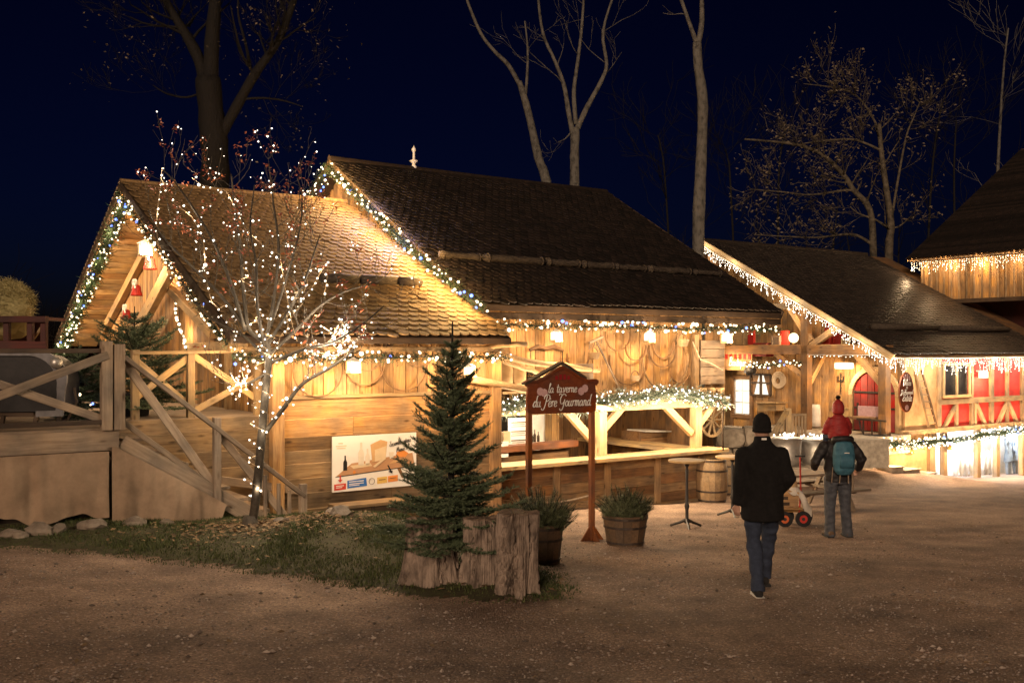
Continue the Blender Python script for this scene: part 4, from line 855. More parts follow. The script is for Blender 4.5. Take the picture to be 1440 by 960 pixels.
# snow logs
for k, (a, b) in enumerate(((618, 676), (680, 765), (768, 815), (818, 862), (864, 908), (911, 972), (975, 1014))):
    def rp(px):
        y = 358 + (px-618)/396*27; kx = (px-CX)/FPX; s_ = (HY-y)/FPX; A_ = CA-SA*kx
        Y = (CAMH - (TZ0+.15) + TSL*TV0)/(TSL*A_ - s_); return V(((CA*kx+SA)*Y, A_*Y, CAMH + s_*Y))
    p, q = rp(a), rp(b); mid = (p+q)/2 + V((0, 0, rng.uniform(-.02, .02))); r = rng.uniform(.065, .085)
    pts_ = [p.lerp(q, i/9) + V((0, rng.uniform(-.012, .012), rng.uniform(-.014, .014))) for i in range(10)]; mid = mid; mbl = MB().tube(pts_, [r*rng.uniform(.82, 1.12) for i in range(10)], 11)
    for e_ in (p.lerp(q, .06), p.lerp(q, .94)): hm0 = hoopmesh(e_, r*1.25, (0, 1, 0), (0, 0, 1), (1, 0, 0), .035, .02, seg=10); mbl.add(hm0.v, hm0.f)
    one(mbl, 'snow_log', 'log', p, ['first', 'second', 'third', 'fourth', 'fifth', 'sixth', 'last'][k] + ' snow log from the left on the dark tavern roof', 'log', True, True, 'snow logs on the tavern roof')
# finial on the ridge
f0 = W(12.55, TVR, troof(TVR)+.04); one(MB().lathe(f0, [(.08, 0), (.08, .08), (.04, .12), (.045, .17), (.1, .2), (.11, .23), (.035, .26), (.03, .45), (.055, .49), (.055, .53), (.02, .58), (.004, .62)], 12), 'ridge_finial', 'white', f0, 'pale turned finial on the tavern ridge', 'finial', False, True)
# the tavern sign
S0 = at(785, 763, 14.6); g0 = G(S0.x, S0.y)
sg = thing('tavern_sign', 'brown curved sign board with white lettering on two orange posts', 'sign', (S0.x, S0.y, g0), False)
sL, sR = at(741, 560, 14.2), at(835, 560, 14.75); ex = (sR-sL); ex.z = 0; swid = ex.length; ex.normalize(); nn = V((ex.y, -ex.x, 0)); mid = (sL+sR)/2; mid.z = at(788, 558, 14.5).z
wd_, hh = swid*1.0, .36
poly = [(-.51, -.2), (-.44, -.235), (0, -.235), (.44, -.235), (.51, -.2), (.52, 0), (.5, .16), (.54, .2), (.5, .225), (.38, .215), (.26, .265), (.12, .36), (0, .42), (-.12, .36), (-.26, .265), (-.38, .215), (-.5, .225), (-.54, .2), (-.5, .16), (-.52, 0)]
tilt = V((0, 0, 1))
bd = MB().prism([(x*wd_, y) for x, y in poly], mid - nn*.0, ex, Z3, nn, .04); bdo = bd.build('board', 'signwood', sg)
cr = MB(); top = [(x*wd_, y) for x, y in poly[6:19]]
for p_, q_ in zip(top[:-1], top[1:]): cr.bar(mid + ex*p_[0] + Z3*(p_[1]+.015) + nn*.02, mid + ex*q_[0] + Z3*(q_[1]+.015) + nn*.02, .07, .035)
cr.build('moulding', 'signwood', sg)
cr = MB(); cr.bar(mid+ex*(-.55*wd_)+Z3*.2+nn*.0, mid+Z3*.5, .12, .03); cr.bar(mid+Z3*.5, mid+ex*(.36*wd_)+Z3*.27, .12, .03); cr.build('little_roof', 'dark', sg)
LT = MB(); fo = mid + nn*.042
letter(LT, 'la taverne', fo + Z3*.07, ex, Z3, nn, .068, .0066, spacing=1.05); letter(LT, 'du Père Gourmand', fo + Z3*(-.13) - ex*.01, ex, Z3, nn, .079, .0075, spacing=.97); LT.build('lettering', 'white', sg)
M['signred'] = rough('sign_red', (.30, .015, .02), (.2, .01, .014), scale=6, r=.6, bump=0); M['pinkpaint'] = rough('pale_pink_paint', (.62, .42, .42), (.5, .3, .3), scale=12, r=.7, bump=0)
for k in range(4):
    x = (-.09 + k*.06)*wd_; MB().prism([(x-.022, .255), (x+.022, .255), (x+.02, .34 - .02*abs(k-1.5)), (x-.02, .34 - .02*abs(k-1.5))], fo, ex, Z3, nn, .006).build('awning_stripe', 'signred', sg)
for x0, y0 in ((-.33, .09), (-.27, .07), (.34, .12), (.28, .08)):
    MB().prism([(x0*wd_+.055*math.cos(t_*.785), y0+.06*math.sin(t_*.785)) for t_ in range(8)], fo, ex, Z3, nn, .004+.003*(x0 in (-.27, .28))).build('painted_cake', 'pinkpaint', sg)
for p_ in (mid - ex*wd_*.47, mid + ex*wd_*.47):
    gz = G(p_.x, p_.y); plank(sg, (p_.x, p_.y, gz), (p_.x, p_.y, mid.z-.1), .075, .07, nn, 'postwood', 'post')
    for d in (ex, nn, -ex, -nn): MB().prism([(0, 0), (.2, 0), (.035, .22), (0, .22)], V((p_.x, p_.y, gz))-d.cross(Z3)*.012, d, Z3, d.cross(Z3), .024).build('foot', 'postwood', sg)
# rope from sign post to the cabin
rp0 = mid + ex*wd_*.47; rp0.z = at(830, 697, 14.6).z; rp1 = at(742, 704, 15.2); pts = [rp0.lerp(rp1, i/10) - Z3*.06*math.sin(math.pi*i/10) for i in range(11)]
one(MB().tube(pts, .014, 6), 'rope', 'rope', pts[0], 'white rope tied to the right post of the tavern sign', 'rope', False, True)

# farm tools and baskets on the tavern wall
hr_ = thing('hay_rake', 'old wooden hay rake hung slanting on the tavern wall', 'rake', onV(848, 470, 16.3), True)
plank(hr_, onV(838, 478, 16.28), onV(872, 548, 16.28), .035, .035, FRONT, 'grey', 'handle'); plank(hr_, onV(829, 482, 16.26), onV(848, 473, 16.26), .05, .05, FRONT, 'grey', 'head')
for k in range(6): p = onV(830+3.4*k, 482-1.7*k, 16.26); plank(hr_, p, p+V((-.03, 0, -.14)), .018, .018, FRONT, 'grey', 'tooth')
for k, (px, py, r, lab) in enumerate(((960, 487, .15, 'round wicker basket on the tavern wall beside the post'), (835, 505, .13, 'small wicker basket on the tavern wall above the sign'), (893, 536, .12, 'low wicker basket inside the wide hoop'))):
    p = onV(px, py, 16.2); t_ = thing('basket', lab, 'basket', p, True, 'baskets on the tavern wall'); MB().lathe(p, [(r*.7, 0), (r*.9, r*.5), (r, r), (r*1.02, r*1.08), (r*.9, r), (r*.6, r*.1)], 14, .02).build('body', 'barrel', t_); hoopmesh(p+V((0, .01, r)), r*.95, (1, 0, 0), (0, 0, 1), (0, -1, 0), .02, .02, 0, math.pi, 12).build('handle', 'barrel', t_)
yk = thing('yoke', 'wooden shoulder yoke hung under the left tavern lantern', 'yoke', onV(800, 490, 16.3), True); MB().tube([onV(745, 492, 16.3), onV(757, 487, 16.3), onV(768, 490, 16.3), onV(780, 487, 16.3), onV(792, 493, 16.3)], [.03, .05, .04, .05, .03], 8).build('beam', 'brown', yk)
for px in (746, 791): MB().tube([onV(px, 494, 16.28), onV(px, 512, 16.28)], .008, 4).build('chain', 'metal', yk)
# ================================================================== shop house at right, open gable porch
rng = random.Random(4)
BU0, BU1, BV0, BZ0, BVR, BSL = 26.58, 36.25, 18.0, 1.45, 25.76, .528
broof = lambda v: BZ0 + BSL*(v-BV0) if v < BVR else BZ0 + BSL*(2*BVR-v-BV0)
FL = -1.0
shop = thing('shop_house', 'half-timbered red shop house with open timber gable and wide tiled roof', 'building', (30, 19, -2.6), True)
brf = roofpart(shop, BU0, BU1+1.5, BV0, BZ0, BVR, broof(BVR), 'brown', .12)
tiles(brf, BU0, BU1, BV0, BZ0, BSL, 8.75, .21, .165, 'tile3')
bk = MB(); bk.bar((BU0, 29.6, broof(29.6)+.06), (BU1, 29.6, broof(29.6)+.06), 8.5, .03, V((0, .467, .884))); bk.build('back_tiles', 'tile2', brf)
MB().tube([(BU0-.03, BVR, broof(BVR)+.06), (BU1, BVR, broof(BVR)+.06)], .09, 8).build('ridge_cap', 'tile3', brf)
plank(brf, (BU0-.02, BV0-.05, BZ0-.07), (BU0-.02, BVR, broof(BVR)-.05), .22, .05, SIDE, 'pine_pale', 'barge_board'); plank(brf, (BU0-.02, BVR, broof(BVR)-.05), (BU0-.02, 33.5, BZ0-.05), .22, .05, SIDE, 'pine_pale', 'barge_board')
plank(brf, (BU0, BV0-.02, BZ0-.06), (BU1, BV0-.02, BZ0-.06), .07, .04, FRONT, 'timber', 'fascia')
PU = 27.0
for v, zt in ((18.55, 1.7), (21.5, 3.25), (25.7, 5.2)): plank(shop, (PU, v, -2.3 if v > 24 else FL-.05), (PU, v, zt-.1), .27, .26, SIDE, 'brownpost', 'post')
plank(shop, (PU-.02, 18.3, 1.62), (PU-.02, 26, 1.62), .3, .22, SIDE, 'brownpost', 'tie_beam')
for p, q in (((PU, 21.3, 1.75), (PU, 20.0, 2.5)), ((PU, 21.3, 1.9), (PU, 22.6, 3.6)), ((PU+.05, 21.4, .6), (PU+.05, 22.8, 1.5)), ((PU+.05, 18.7, .6), (PU+.05, 19.6, 1.5)), ((27.1, 21.5, .5), (27.9, 21.5, 1.5))): plank(shop, p, q, .2, .16, SIDE, 'pine', 'brace')
plank(shop, (PU, 21.6, 3.1), (PU, 25.7, 3.1), .2, .16, SIDE, 'timber', 'collar_beam')
# porch back wall, loft wall, floors
vplanks(shop, 18.5, 27.5, 27.95, FL, 1.62, 'pine', rng, .2, .32, axis='v', zl=lambda v: FL if v < 23.6 else -2.5)
vplanks(shop, 18.3, 33, 28.7, 1.7, 3, 'pine', rng, .2, .3, axis='v', zf=lambda v: broof(v)-.14)
v = 19.3
while v < 26.2: plank(shop, (26.9, v, 1.78), (28.7, v, 1.78), .2, .03, Z3, 'pine', 'loft_board'); v += .205
MB().box((28.6, 23.5, -.1), (1.2, 9.6, 3.3)).build('inner_wall', 'dark', shop)
# porch terrace of stone slabs
ter = thing('porch_terrace', 'stone edged terrace in front of the timber porch', 'terrace', (26.6, 21, -2.2), True)
v = 18.25
while v < 23.4:
    w = rng.uniform(.55, .95)
    MB().box((25.75, v+w/2, (FL-2.35)/2-.12), (.5, w-.02, FL+2.35-.24)).build('stone_block', 'stone', ter); MB().box((25.75, v+w/2, FL-.11), (.62, w-.01, .2)).build('coping_slab', 'stone', ter)
    v += w
MB().box((27.0, 20.9, FL-.3), (2.0, 5.2, .55)).build('terrace_floor', 'stone', ter)
# arched red door
def archdoor():
    t = thing('arched_door', 'round arched red plank door on the porch back wall', 'door', (27.9, 19.5, FL), True)
    c0 = 19.5; w = .78; h0 = 1.15; n = 6
    for i in range(n):
        a, b = -w + i*2*w/n, -w + (i+1)*2*w/n; m_ = (a+b)/2; top = FL + h0 + math.sqrt(max(.01, w*w - min(abs(a), abs(b), abs(m_))**2))*.98
        plank(t, (27.88, c0+m_, FL+.02), (27.88, c0+m_, top-.04), b-a-.012, .04, SIDE, 'redwood', 'plank')
    hoopmesh((27.9, c0, FL+h0), w+.16, (0, 1, 0), (0, 0, 1), (-1, 0, 0), .12, .15, 0, math.pi).build('arch_frame', 'pine_pale', t)
    for s_ in (-1, 1): plank(t, (27.85, c0+s_*(w+.08), FL), (27.85, c0+s_*(w+.08), FL+h0), .15, .12, SIDE, 'pine_pale', 'jamb')
    plank(t, (27.84, c0-w+.03, FL+.75), (27.84, c0+w-.03, FL+.75), .06, .02, SIDE, 'metal', 'strap'); plank(t, (27.84, c0-w+.03, FL+1.25), (27.84, c0+w-.03, FL+1.25), .06, .02, SIDE, 'metal', 'strap')
archdoor()
# glazed shop door and window with curtains
gd = thing('glazed_door', 'tall glazed wooden door glowing white under the shop sign', 'door', onU(1043, 625, 27.8), True)
a, b = onU(1030, 530, 27.85), onU(1057, 626, 27.85); y0, y1, z0_, z1_ = min(a.y, b.y), max(a.y, b.y), b.z, a.z
MB().box((27.93, (y0+y1)/2, (z0_+z1_)/2), (.02, y1-y0, z1_-z0_)).build('backing', 'white', gd)
zm = z0_ + (z1_-z0_)*.42
for yy in (y0, y1): plank(gd, (27.84, yy, z0_), (27.84, yy, z1_), .14, .08, SIDE, 'brown', 'stile')
for zz, hh_ in ((z1_, .14), (zm, .14), (z0_+.08, .2)): plank(gd, (27.83, y0, zz), (27.83, y1, zz), hh_, .07, SIDE, 'brown', 'rail')
MB().box((27.86, (y0+y1)/2, (z0_+zm)/2), (.04, y1-y0, zm-z0_)).build('panel', 'pine', gd)
M['litpane'] = glow('lit_window', (1.0, .9, .72), .3)
for i in range(2):
    for j in range(3):
        yc = y0 + .12 + (i+.5)*(y1-y0-.24)/2; zc = zm + .08 + (j+.5)*(z1_-zm-.16)/3
        MB().box((27.87, yc, zc), (.012, (y1-y0-.24)/2-.06, (z1_-zm-.16)/3-.05)).build('pane', 'litpane', gd)
wn = thing('curtained_window', 'small dark framed window with parted curtains beside the shop door', 'window', onU(1075, 556, 27.85), True)
a, b = onU(1057, 526, 27.85), onU(1085, 556, 27.85); y0, y1, z0_, z1_ = min(a.y, b.y), max(a.y, b.y), b.z, a.z
for yy in (y0, (y0+y1)/2, y1): plank(wn, (27.8, yy, z0_), (27.8, yy, z1_), .07, .06, SIDE, 'dark', 'stile')
for zz in (z0_, z0_+(z1_-z0_)*.6, z1_): plank(wn, (27.8, y0, zz), (27.8, y1, zz), .06, .06, SIDE, 'dark', 'rail')
for i in range(2): MB().box((27.88, y0+(i+.5)*(y1-y0)/2, (z0_+z1_)/2), (.01, (y1-y0)/2-.04, z1_-z0_-.04)).build('pane', 'litpane', wn)
for s_ in (0, 1):
    yy = y0 if s_ == 0 else y1; d = 1 if s_ == 0 else -1; MB().prism([(0, 0), (d*.12, 0), (d*.22, .35), (d*.36, z1_-z0_), (0, z1_-z0_)], (27.85, yy, z0_), (0, 1, 0), (0, 0, 1), (-1, 0, 0), .02).build('curtain', 'brown', wn)
# shop sign above the door
ss = thing('shop_sign', 'hanging scalloped sign with white lettering over the glazed door', 'sign', onU(1040, 520, 27.3), True)
a, b = onU(1019, 497, 27.3), onU(1058, 521, 27.3); yc, zc, w, h = (a.y+b.y)/2, (a.z+b.z)/2, abs(a.y-b.y), a.z-b.z
plank(ss, (27.3, yc-w/2, zc), (27.3, yc+w/2, zc), h, .04, SIDE, 'pine', 'board')
for k in range(6): MB().box((27.27, yc-w/2+w*(k+.5)/6, zc+h*.33), (.02, w/6*.55, h*.32)).build('awning_stripe', 'red', ss)
mb = MB(); letter(mb, 'Boutique', V((27.26, yc, zc-h*.22)), V((0, -1, 0)), Z3, V((-1, 0, 0)), .15, .02, spacing=.9); mb.build('lettering', 'white', ss)
MB().tube([(27.3, yc-w*.55, zc+h*.55), (27.3, yc+w*.55, zc+h*.62)], .02, 5).build('hanger', 'metal', ss)

# loft clutter
def lbox(label, cat, px0, px1, py0, py1, u, mat, dep=.35, name='crate'):
    a, b = onU(px0, py0, u), onU(px1, py1, u); t = thing(name, label, cat, (u, (a.y+b.y)/2, b.z), True, 'things stored in the loft'); mb = MB(); yy0, yy1 = min(a.y, b.y), max(a.y, b.y)
    mb.box((u+dep/2, (yy0+yy1)/2, (a.z+b.z)/2), (dep, yy1-yy0-.02, a.z-b.z)); mb.build('body', mat, t)
    fr = MB()
    for z_ in (a.z-.03, b.z+.03): fr.box((u-.01, (yy0+yy1)/2, z_), (.03, yy1-yy0, .05))
    for y_ in (yy0+.03, yy1-.03): fr.box((u-.012, y_, (a.z+b.z)/2), (.03, .05, a.z-b.z))
    fr.build('frame', mat, t)
    return t
zl = 1.8
lbox('upper red crate stacked in the loft behind the icicles', 'crate', 1160, 1172, 462, 474, 27.6, 'red'); lbox('lower red crate in the loft, left of the pale trunk', 'crate', 1154, 1168, 474, 487, 27.5, 'red'); lbox('tall narrow red box on top of the loft crates', 'box', 1161, 1168, 446, 462, 27.7, 'red'); lbox('wide red chest beside the stacked loft crates', 'chest', 1172, 1182, 470, 487, 27.6, 'red')
lbox('pale wooden trunk in the loft', 'trunk', 1183, 1197, 476, 488, 27.5, 'pine_pale'); lbox('brown box at the right end of the loft', 'box', 1199, 1205, 474, 488, 27.5, 'brown'); lbox('small red crate under the icicles at the loft end', 'crate', 1207, 1216, 478, 489, 27.5, 'red')
lbox('red chair back piled on the loft left of the post', 'chair', 1052, 1060, 462, 500, 27.4, 'red', .1, 'chair_back'); lbox('low red cabinet on the loft left of the post', 'cabinet', 1060, 1078, 482, 501, 27.4, 'redwood', .4, 'cabinet'); lbox('red shutter leaning in the loft beside the bright lamp', 'shutter', 1098, 1109, 465, 488, 27.6, 'red', .06, 'shutter'); lbox('dark slatted crate on the loft in front of the red shutter', 'crate', 1085, 1097, 472, 490, 27.5, 'grey')
lbox('plain pine cupboard panel above the shop sign', 'cupboard', 1014, 1046, 458, 494, 27.6, 'pine_pale', .3, 'cupboard')
hl = thing('loft_lamp', 'bright white lamp globe in the loft beside the post', 'lamp', onU(1116, 480, 27.7), True); p = onU(1116, 475, 27.7)
MB().blob(p, .17, rng, 2, 0).build('globe', 'lampglass', hl, True); MB().lathe(p-V((0, 0, .28)), [(.14, 0), (.14, .02), (.03, .05), (.03, .14)], 10).build('foot', 'brass', hl); lamp(hl, p+V((-.35, 0, .1)), 16, WARM, .08); lamp(hl, V((27.5, 19.8, 2.3)), 20, WARM, .05)
pl = thing('porch_lamp', 'wide glowing lamp hung from the porch tie beam', 'lamp', onU(1187, 520, 27.4), True); p = onU(1187, 515, 27.4)
MB().lathe(p, [(.27, -.08), (.3, -.05), (.3, .1), (.24, .12)], 16).build('shade', 'lampglass', pl); MB().tube([p+V((0, 0, .1)), p+V((0, 0, .3))], .015, 5).build('rod', 'metal', pl); lamp(pl, p+V((-.1, 0, -.25)), 30, WARM, .1)
p2 = V((26.7, 24.6, 1.2)); lamp(pl, p2, 18, WARM, .08); 
wl = thing('wall_lantern', 'small bright lantern on the door post beside the glazed door', 'lantern', onU(1010, 545, 26.9), True); p = onU(1012, 537, 26.9); MB().box(p, (.14, .14, .3)).build('glass', 'lampglass', wl); MB().lathe(p, [(.12, .15), (.02, .26)], 8).build('cap', 'metal', wl)
for (z_) in (-.16, .155): MB().box(p+V((0, 0, z_)), (.17, .17, .02)).build('frame', 'metal', wl)
lamp(wl, p+V((-.25, -.1, 0)), 16, WHITE, .05)
# half-timbered side wall
SV = 18.5
MB().box((28.9, SV+.06, .05), (1.75, .08, 2.9)).build('rendered_wall', 'tan', shop)
def sx(px): return onV(px, 500, SV).x
u0, u1 = sx(1318), 36.3
MB().box(((u0+u1)/2, SV+.08, .2), (u1-u0, .08, 2.5)).build('red_wall', 'redwall', shop)
for px in (1320, 1366, 1394, 1416, 1437): plank(shop, (sx(px), SV, FL), (sx(px), SV, 1.5), .19 if px in (1320, 1394) else .13, .1, FRONT, 'timber', 'stud')
plank(shop, (u0, SV-.005, onV(1380, 562, SV).z), (u1, SV-.005, onV(1380, 562, SV).z), .18, .1, FRONT, 'timber', 'mid_rail'); plank(shop, (u0-2, SV-.03, FL+.02), (u1, SV-.03, FL+.02), .16, .14, FRONT, 'timber', 'sill_beam')
for a, b in (((1345, 568), (1327, 603)), ((1373, 568), (1388, 603)), ((1416, 566), (1400, 603)), ((1418, 566), (1434, 603))): plank(shop, onV(*a, SV), onV(*b, SV), .15, .08, FRONT, 'timber', 'brace')
for px in (1345, 1371): plank(shop, onV(px, 565, SV), onV(px, 604, SV), .13, .08, FRONT, 'timber', 'stud')
fw = thing('casement_window', 'two-pane window in pale frame on the red half-timbered wall', 'window', onV(1345, 557, SV-.05), True); a, b = onV(1327, 512, SV-.06), onV(1363, 556, SV-.06)
for x in (a.x, (a.x+b.x)/2, b.x): plank(fw, (x, SV-.07, b.z), (x, SV-.07, a.z), .09, .05, FRONT, 'pine_pale', 'stile')
for z_ in (a.z, b.z): plank(fw, (a.x-.05, SV-.08, z_), (b.x+.05, SV-.08, z_), .09, .06, FRONT, 'pine_pale', 'rail')
for i in range(2): MB().box((a.x+(i+.5)*(b.x-a.x)/2, SV-.03, (a.z+b.z)/2), ((b.x-a.x)/2-.05, .012, a.z-b.z)).build('pane', 'glass', fw)
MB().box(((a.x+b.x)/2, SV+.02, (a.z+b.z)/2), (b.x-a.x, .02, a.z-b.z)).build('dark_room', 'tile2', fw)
lm = thing('wall_lamp', 'white wall lamp glowing on the red wall beside the window', 'lamp', onV(1383, 532, SV-.15), True); p = onV(1383, 527, SV-.15); MB().box(p, (.32, .16, .2)).build('glass', 'lampglass', lm); MB().box(p+V((0, .06, .13)), (.36, .2, .04)).build('cap', 'white', lm); lamp(lm, p+V((0, -.2, -.15)), 22, WARM, .05)
# lower shop front: glazed bays, white room
sf2 = thing('glazed_storefront', 'brightly lit glazed shop front with timber posts below the red wall', 'shop front', onV(1370, 678, SV), True)
bays = [1309, 1327, 1374, 1401, 1437, 1470]; zb, zt = -2.8, FL-.12
for px in bays: plank(sf2, (sx(px), SV, -3.1), (sx(px), SV, FL-.05), .2 if px != 1309 else .3, .16, FRONT, 'timber', 'post')
for i in range(len(bays)-1): MB().box(((sx(bays[i])+sx(bays[i+1]))/2, SV+.03, (zb+zt)/2), (sx(bays[i+1])-sx(bays[i])-.16, .012, zt-zb)).build('pane', 'glass', sf2)
plank(sf2, (sx(1309), SV-.02, -2.92), (sx(1470), SV-.02, -2.92), .14, .12, FRONT, 'grey', 'sill')
x0, x1 = sx(1309), sx(1475)+.6; xm = (x0+x1)/2
MB().box((xm, 19.9, -1.9), (x1-x0, .06, 2.4)).build('back_wall', 'white', sf2); MB().box((xm, 19.25, -2.98), (x1-x0, 1.3, .05)).build('floor', 'white', sf2); MB().box((xm, 19.25, -1.04), (x1-x0, 1.3, .05)).build('ceiling', 'white', sf2)
for x in (x0, x1): MB().box((x, 19.25, -2), (.05, 1.3, 2.2)).build('side_wall', 'white', sf2)
for k in range(3): MB().box((x0+1.2+k*2.3, 19.3, -1.1), (1.2, .1, .05)).build('light_tube', 'whiteglow', sf2); lamp(sf2, (x0+1.2+k*2.3, 18.95, -1.35), 75, PALE, .1)
for k, px in enumerate((1345, 1352, 1359, 1366, 1382, 1388, 1394)):
    p = onV(px, 668, 19.4); one(MB().lathe((p.x, 19.4, -2.95), [(.05, 0), (.05, .3), (.09, .32), (.09, .9), (.03, .95), (.03, 1.0)], 8), 'wine_bottle', 'p_pale' if k % 2 else 'paper', (p.x, 19.4, -2.95), 'pale goods standing in a row inside the lit shop', 'goods', True, True, 'goods inside the shop')
M['clothA'] = rough('slate_cloth', (.2, .24, .28), (.1, .12, .15), scale=6, r=.9); 
for k, (px, dz) in enumerate(((1418, 0), (1428, .05))):
    p = onV(px, 670, 19.1); b0 = V((p.x, 19.1, -2.95)); t_ = thing('mannequin', ['left grey dressed mannequin in the shop window', 'right grey dressed mannequin in the shop window'][k], 'mannequin', b0, True, 'shop mannequins')
    fb = MB(); fb.tube([b0+V((0, 0, z_)) for z_ in (.55, .9, 1.15, 1.35, 1.5, 1.55)], [(.2, .15), (.15, .11), (.13, .1), (.2, .11), (.17, .1), (.06, .06)], 12, V((1, 0, 0))); fb.tube([b0+V((0, 0, z_)) for z_ in (1.5, 1.6, 1.7, 1.8)], [.05, .07, .085, .04], 10)
    for s_ in (-1, 1): fb.tube([b0+V((s_*.17, 0, 1.42)), b0+V((s_*.24, -.03, 1.15)), b0+V((s_*.22, -.1, .9))], [.06, .05, .035], 8); fb.tube([b0+V((s_*.08, 0, .7)), b0+V((s_*.09, 0, .35)), b0+V((s_*.09, -.02, .0))], [.09, .07, .05], 8)
    fuse(fb, .025).build('body', 'clothA', t_, True)
# balcony garland, bells, icicles
gp = [onV(1238, 622, SV-.2), onV(1275, 625, SV-.2), onV(1310, 621, SV-.2), onV(1350, 617, SV-.2), onV(1390, 610, SV-.2), onV(1445, 603, SV-.2), onV(1475, 600, SV-.2)]
garland('fir_garland', 'thick fir garland dense with bulbs along the balcony edge', gp, .16, 900, .024, .06, watts=30, lstep=1.3, lit=V((0, -.45, -.18)), seed=30, br=(.016, .03), bulbmat='warm', nl=.1)
garland('fir_garland', 'fir garland with bulbs along the loft edge left of the porch post', [onU(1050, 512, 26.7), onU(1075, 514, 26.7), onU(1100, 511, 26.7), onU(1128, 510, 26.7)], .1, 500, .06, .08, watts=7, lstep=1.6, lit=V((-.2, 0, -.1)), seed=31, br=(.018, .032))
def jingle(label, p):
    p = V(p); t = thing('brass_bell', label, 'bell', p, True, 'brass bells under the balcony garland'); MB().lathe(p, [(.1, 0), (.095, .03), (.07, .09), (.05, .15), (.01, .17)], 12).build('bell', 'brass', t, True); MB().blob(p, .03, rng, 1, 0).build('clapper', 'brass', t, True); MB().tube([p+V((0, 0, .16)), p+V((0, 0, .36))], .01, 4).build('ribbon', 'rope', t)
jingle('left small brass bell under the balcony garland', onV(1257, 634, SV-.2)); jingle('right small brass bell under the balcony garland', onV(1282, 637, SV-.2)); jingle('brass bell over the glazed shop front', onV(1336, 632, SV-.2))
icicles('icicle_lights', 'icicle lights down the rake of the shop house gable', [(26.5, v, broof(v)-.14) for v in (25.7, 23.5, 21, 19, 18.0)], (.1, .38), .1, .07, 9, 1.5, lit=V((-.25, 0, -.25)), seed=40)
icicles('icicle_lights', 'dense icicle lights along the shop house eave', [(26.5, 17.95, 1.38), (30, 17.95, 1.36), (33, 17.95, 1.37), (36.3, 17.95, 1.36)], (.12, .55), .1, .075, 17, 1.4, lit=V((0, -.12, -.35)), seed=41, br=(.008, .016))
icicles('light_string', 'row of tiny bulbs along the lower edge of the porch beam', [(26.8, 18.4, 1.46), (26.8, 21.3, 1.46)], (.03, .08), .14, .1, 0, 1, seed=42)
# oval sign and ladder, lyre on the tan wall
os_ = thing('oval_sign', 'hanging oval brown sign with white lettering beside the ladder', 'sign', onV(1273, 580, 17.9), True); oc = onV(1273, 552, 17.9); ow, oh = .36, .62
MB().prism([(ow*math.cos(k*math.pi/14), oh*math.sin(k*math.pi/14)*(1 if k < 14 else .95)) for k in range(28)], oc, (1, 0, 0), (0, 0, 1), (0, -1, 0), .05).build('board', 'signwood', os_)
for k in range(4): MB().prism([(-.16+k*.09, .36), (-.11+k*.09, .36), (-.115+k*.09, .58-.05*abs(k-1.5)), (-.155+k*.09, .58-.05*abs(k-1.5))], oc+V((0, -.05, 0)), (1, 0, 0), (0, 0, 1), (0, -1, 0), .008).build('awning_stripe', 'pinkpaint', os_)
mb = MB(); of = oc + V((0, -.052, 0)); E1, N1 = V((1, 0, 0)), V((0, -1, 0))
letter(mb, 'Délices', of+V((0, 0, .23)), E1, Z3, N1, .09, .011, bend=.35); letter(mb, 'du', of+V((0, 0, .13)), E1, Z3, N1, .05, .008); letter(mb, 'Père Gourmand', of+V((0, 0, -.04)), E1, Z3, N1, .062, .0095, spacing=.92); letter(mb, 'Entrée', of+V((0, 0, -.25)), E1, Z3, N1, .11, .013); mb.build('lettering', 'white', os_)
MB().prism([(.09*math.cos(k*.7), -.45+.09*math.sin(k*.7)) for k in range(9)], of, E1, Z3, N1, .006).build('painted_cake', 'pinkpaint', os_)
MB().tube([oc+V((0, 0, oh)), oc+V((0, .1, oh+.25))], .015, 5).build('hanger', 'metal', os_)
ld = thing('ladder', 'narrow wooden ladder leaning on the tan wall beside the oval sign', 'ladder', onV(1310, 603, SV-.15), True)
A0, A1, B0, B1 = onV(1288, 520, SV-.12), onV(1306, 600, SV-.3), onV(1296, 520, SV-.12), onV(1318, 602, SV-.3)
plank(ld, A1, A0, .06, .05, FRONT, 'timber', 'stile'); plank(ld, B1, B0, .06, .05, FRONT, 'brown', 'stile')
for i in range(8): t_ = (i+.6)/8.4; plank(ld, A0.lerp(A1, t_), B0.lerp(B1, t_), .04, .035, FRONT, 'timber', 'rung')
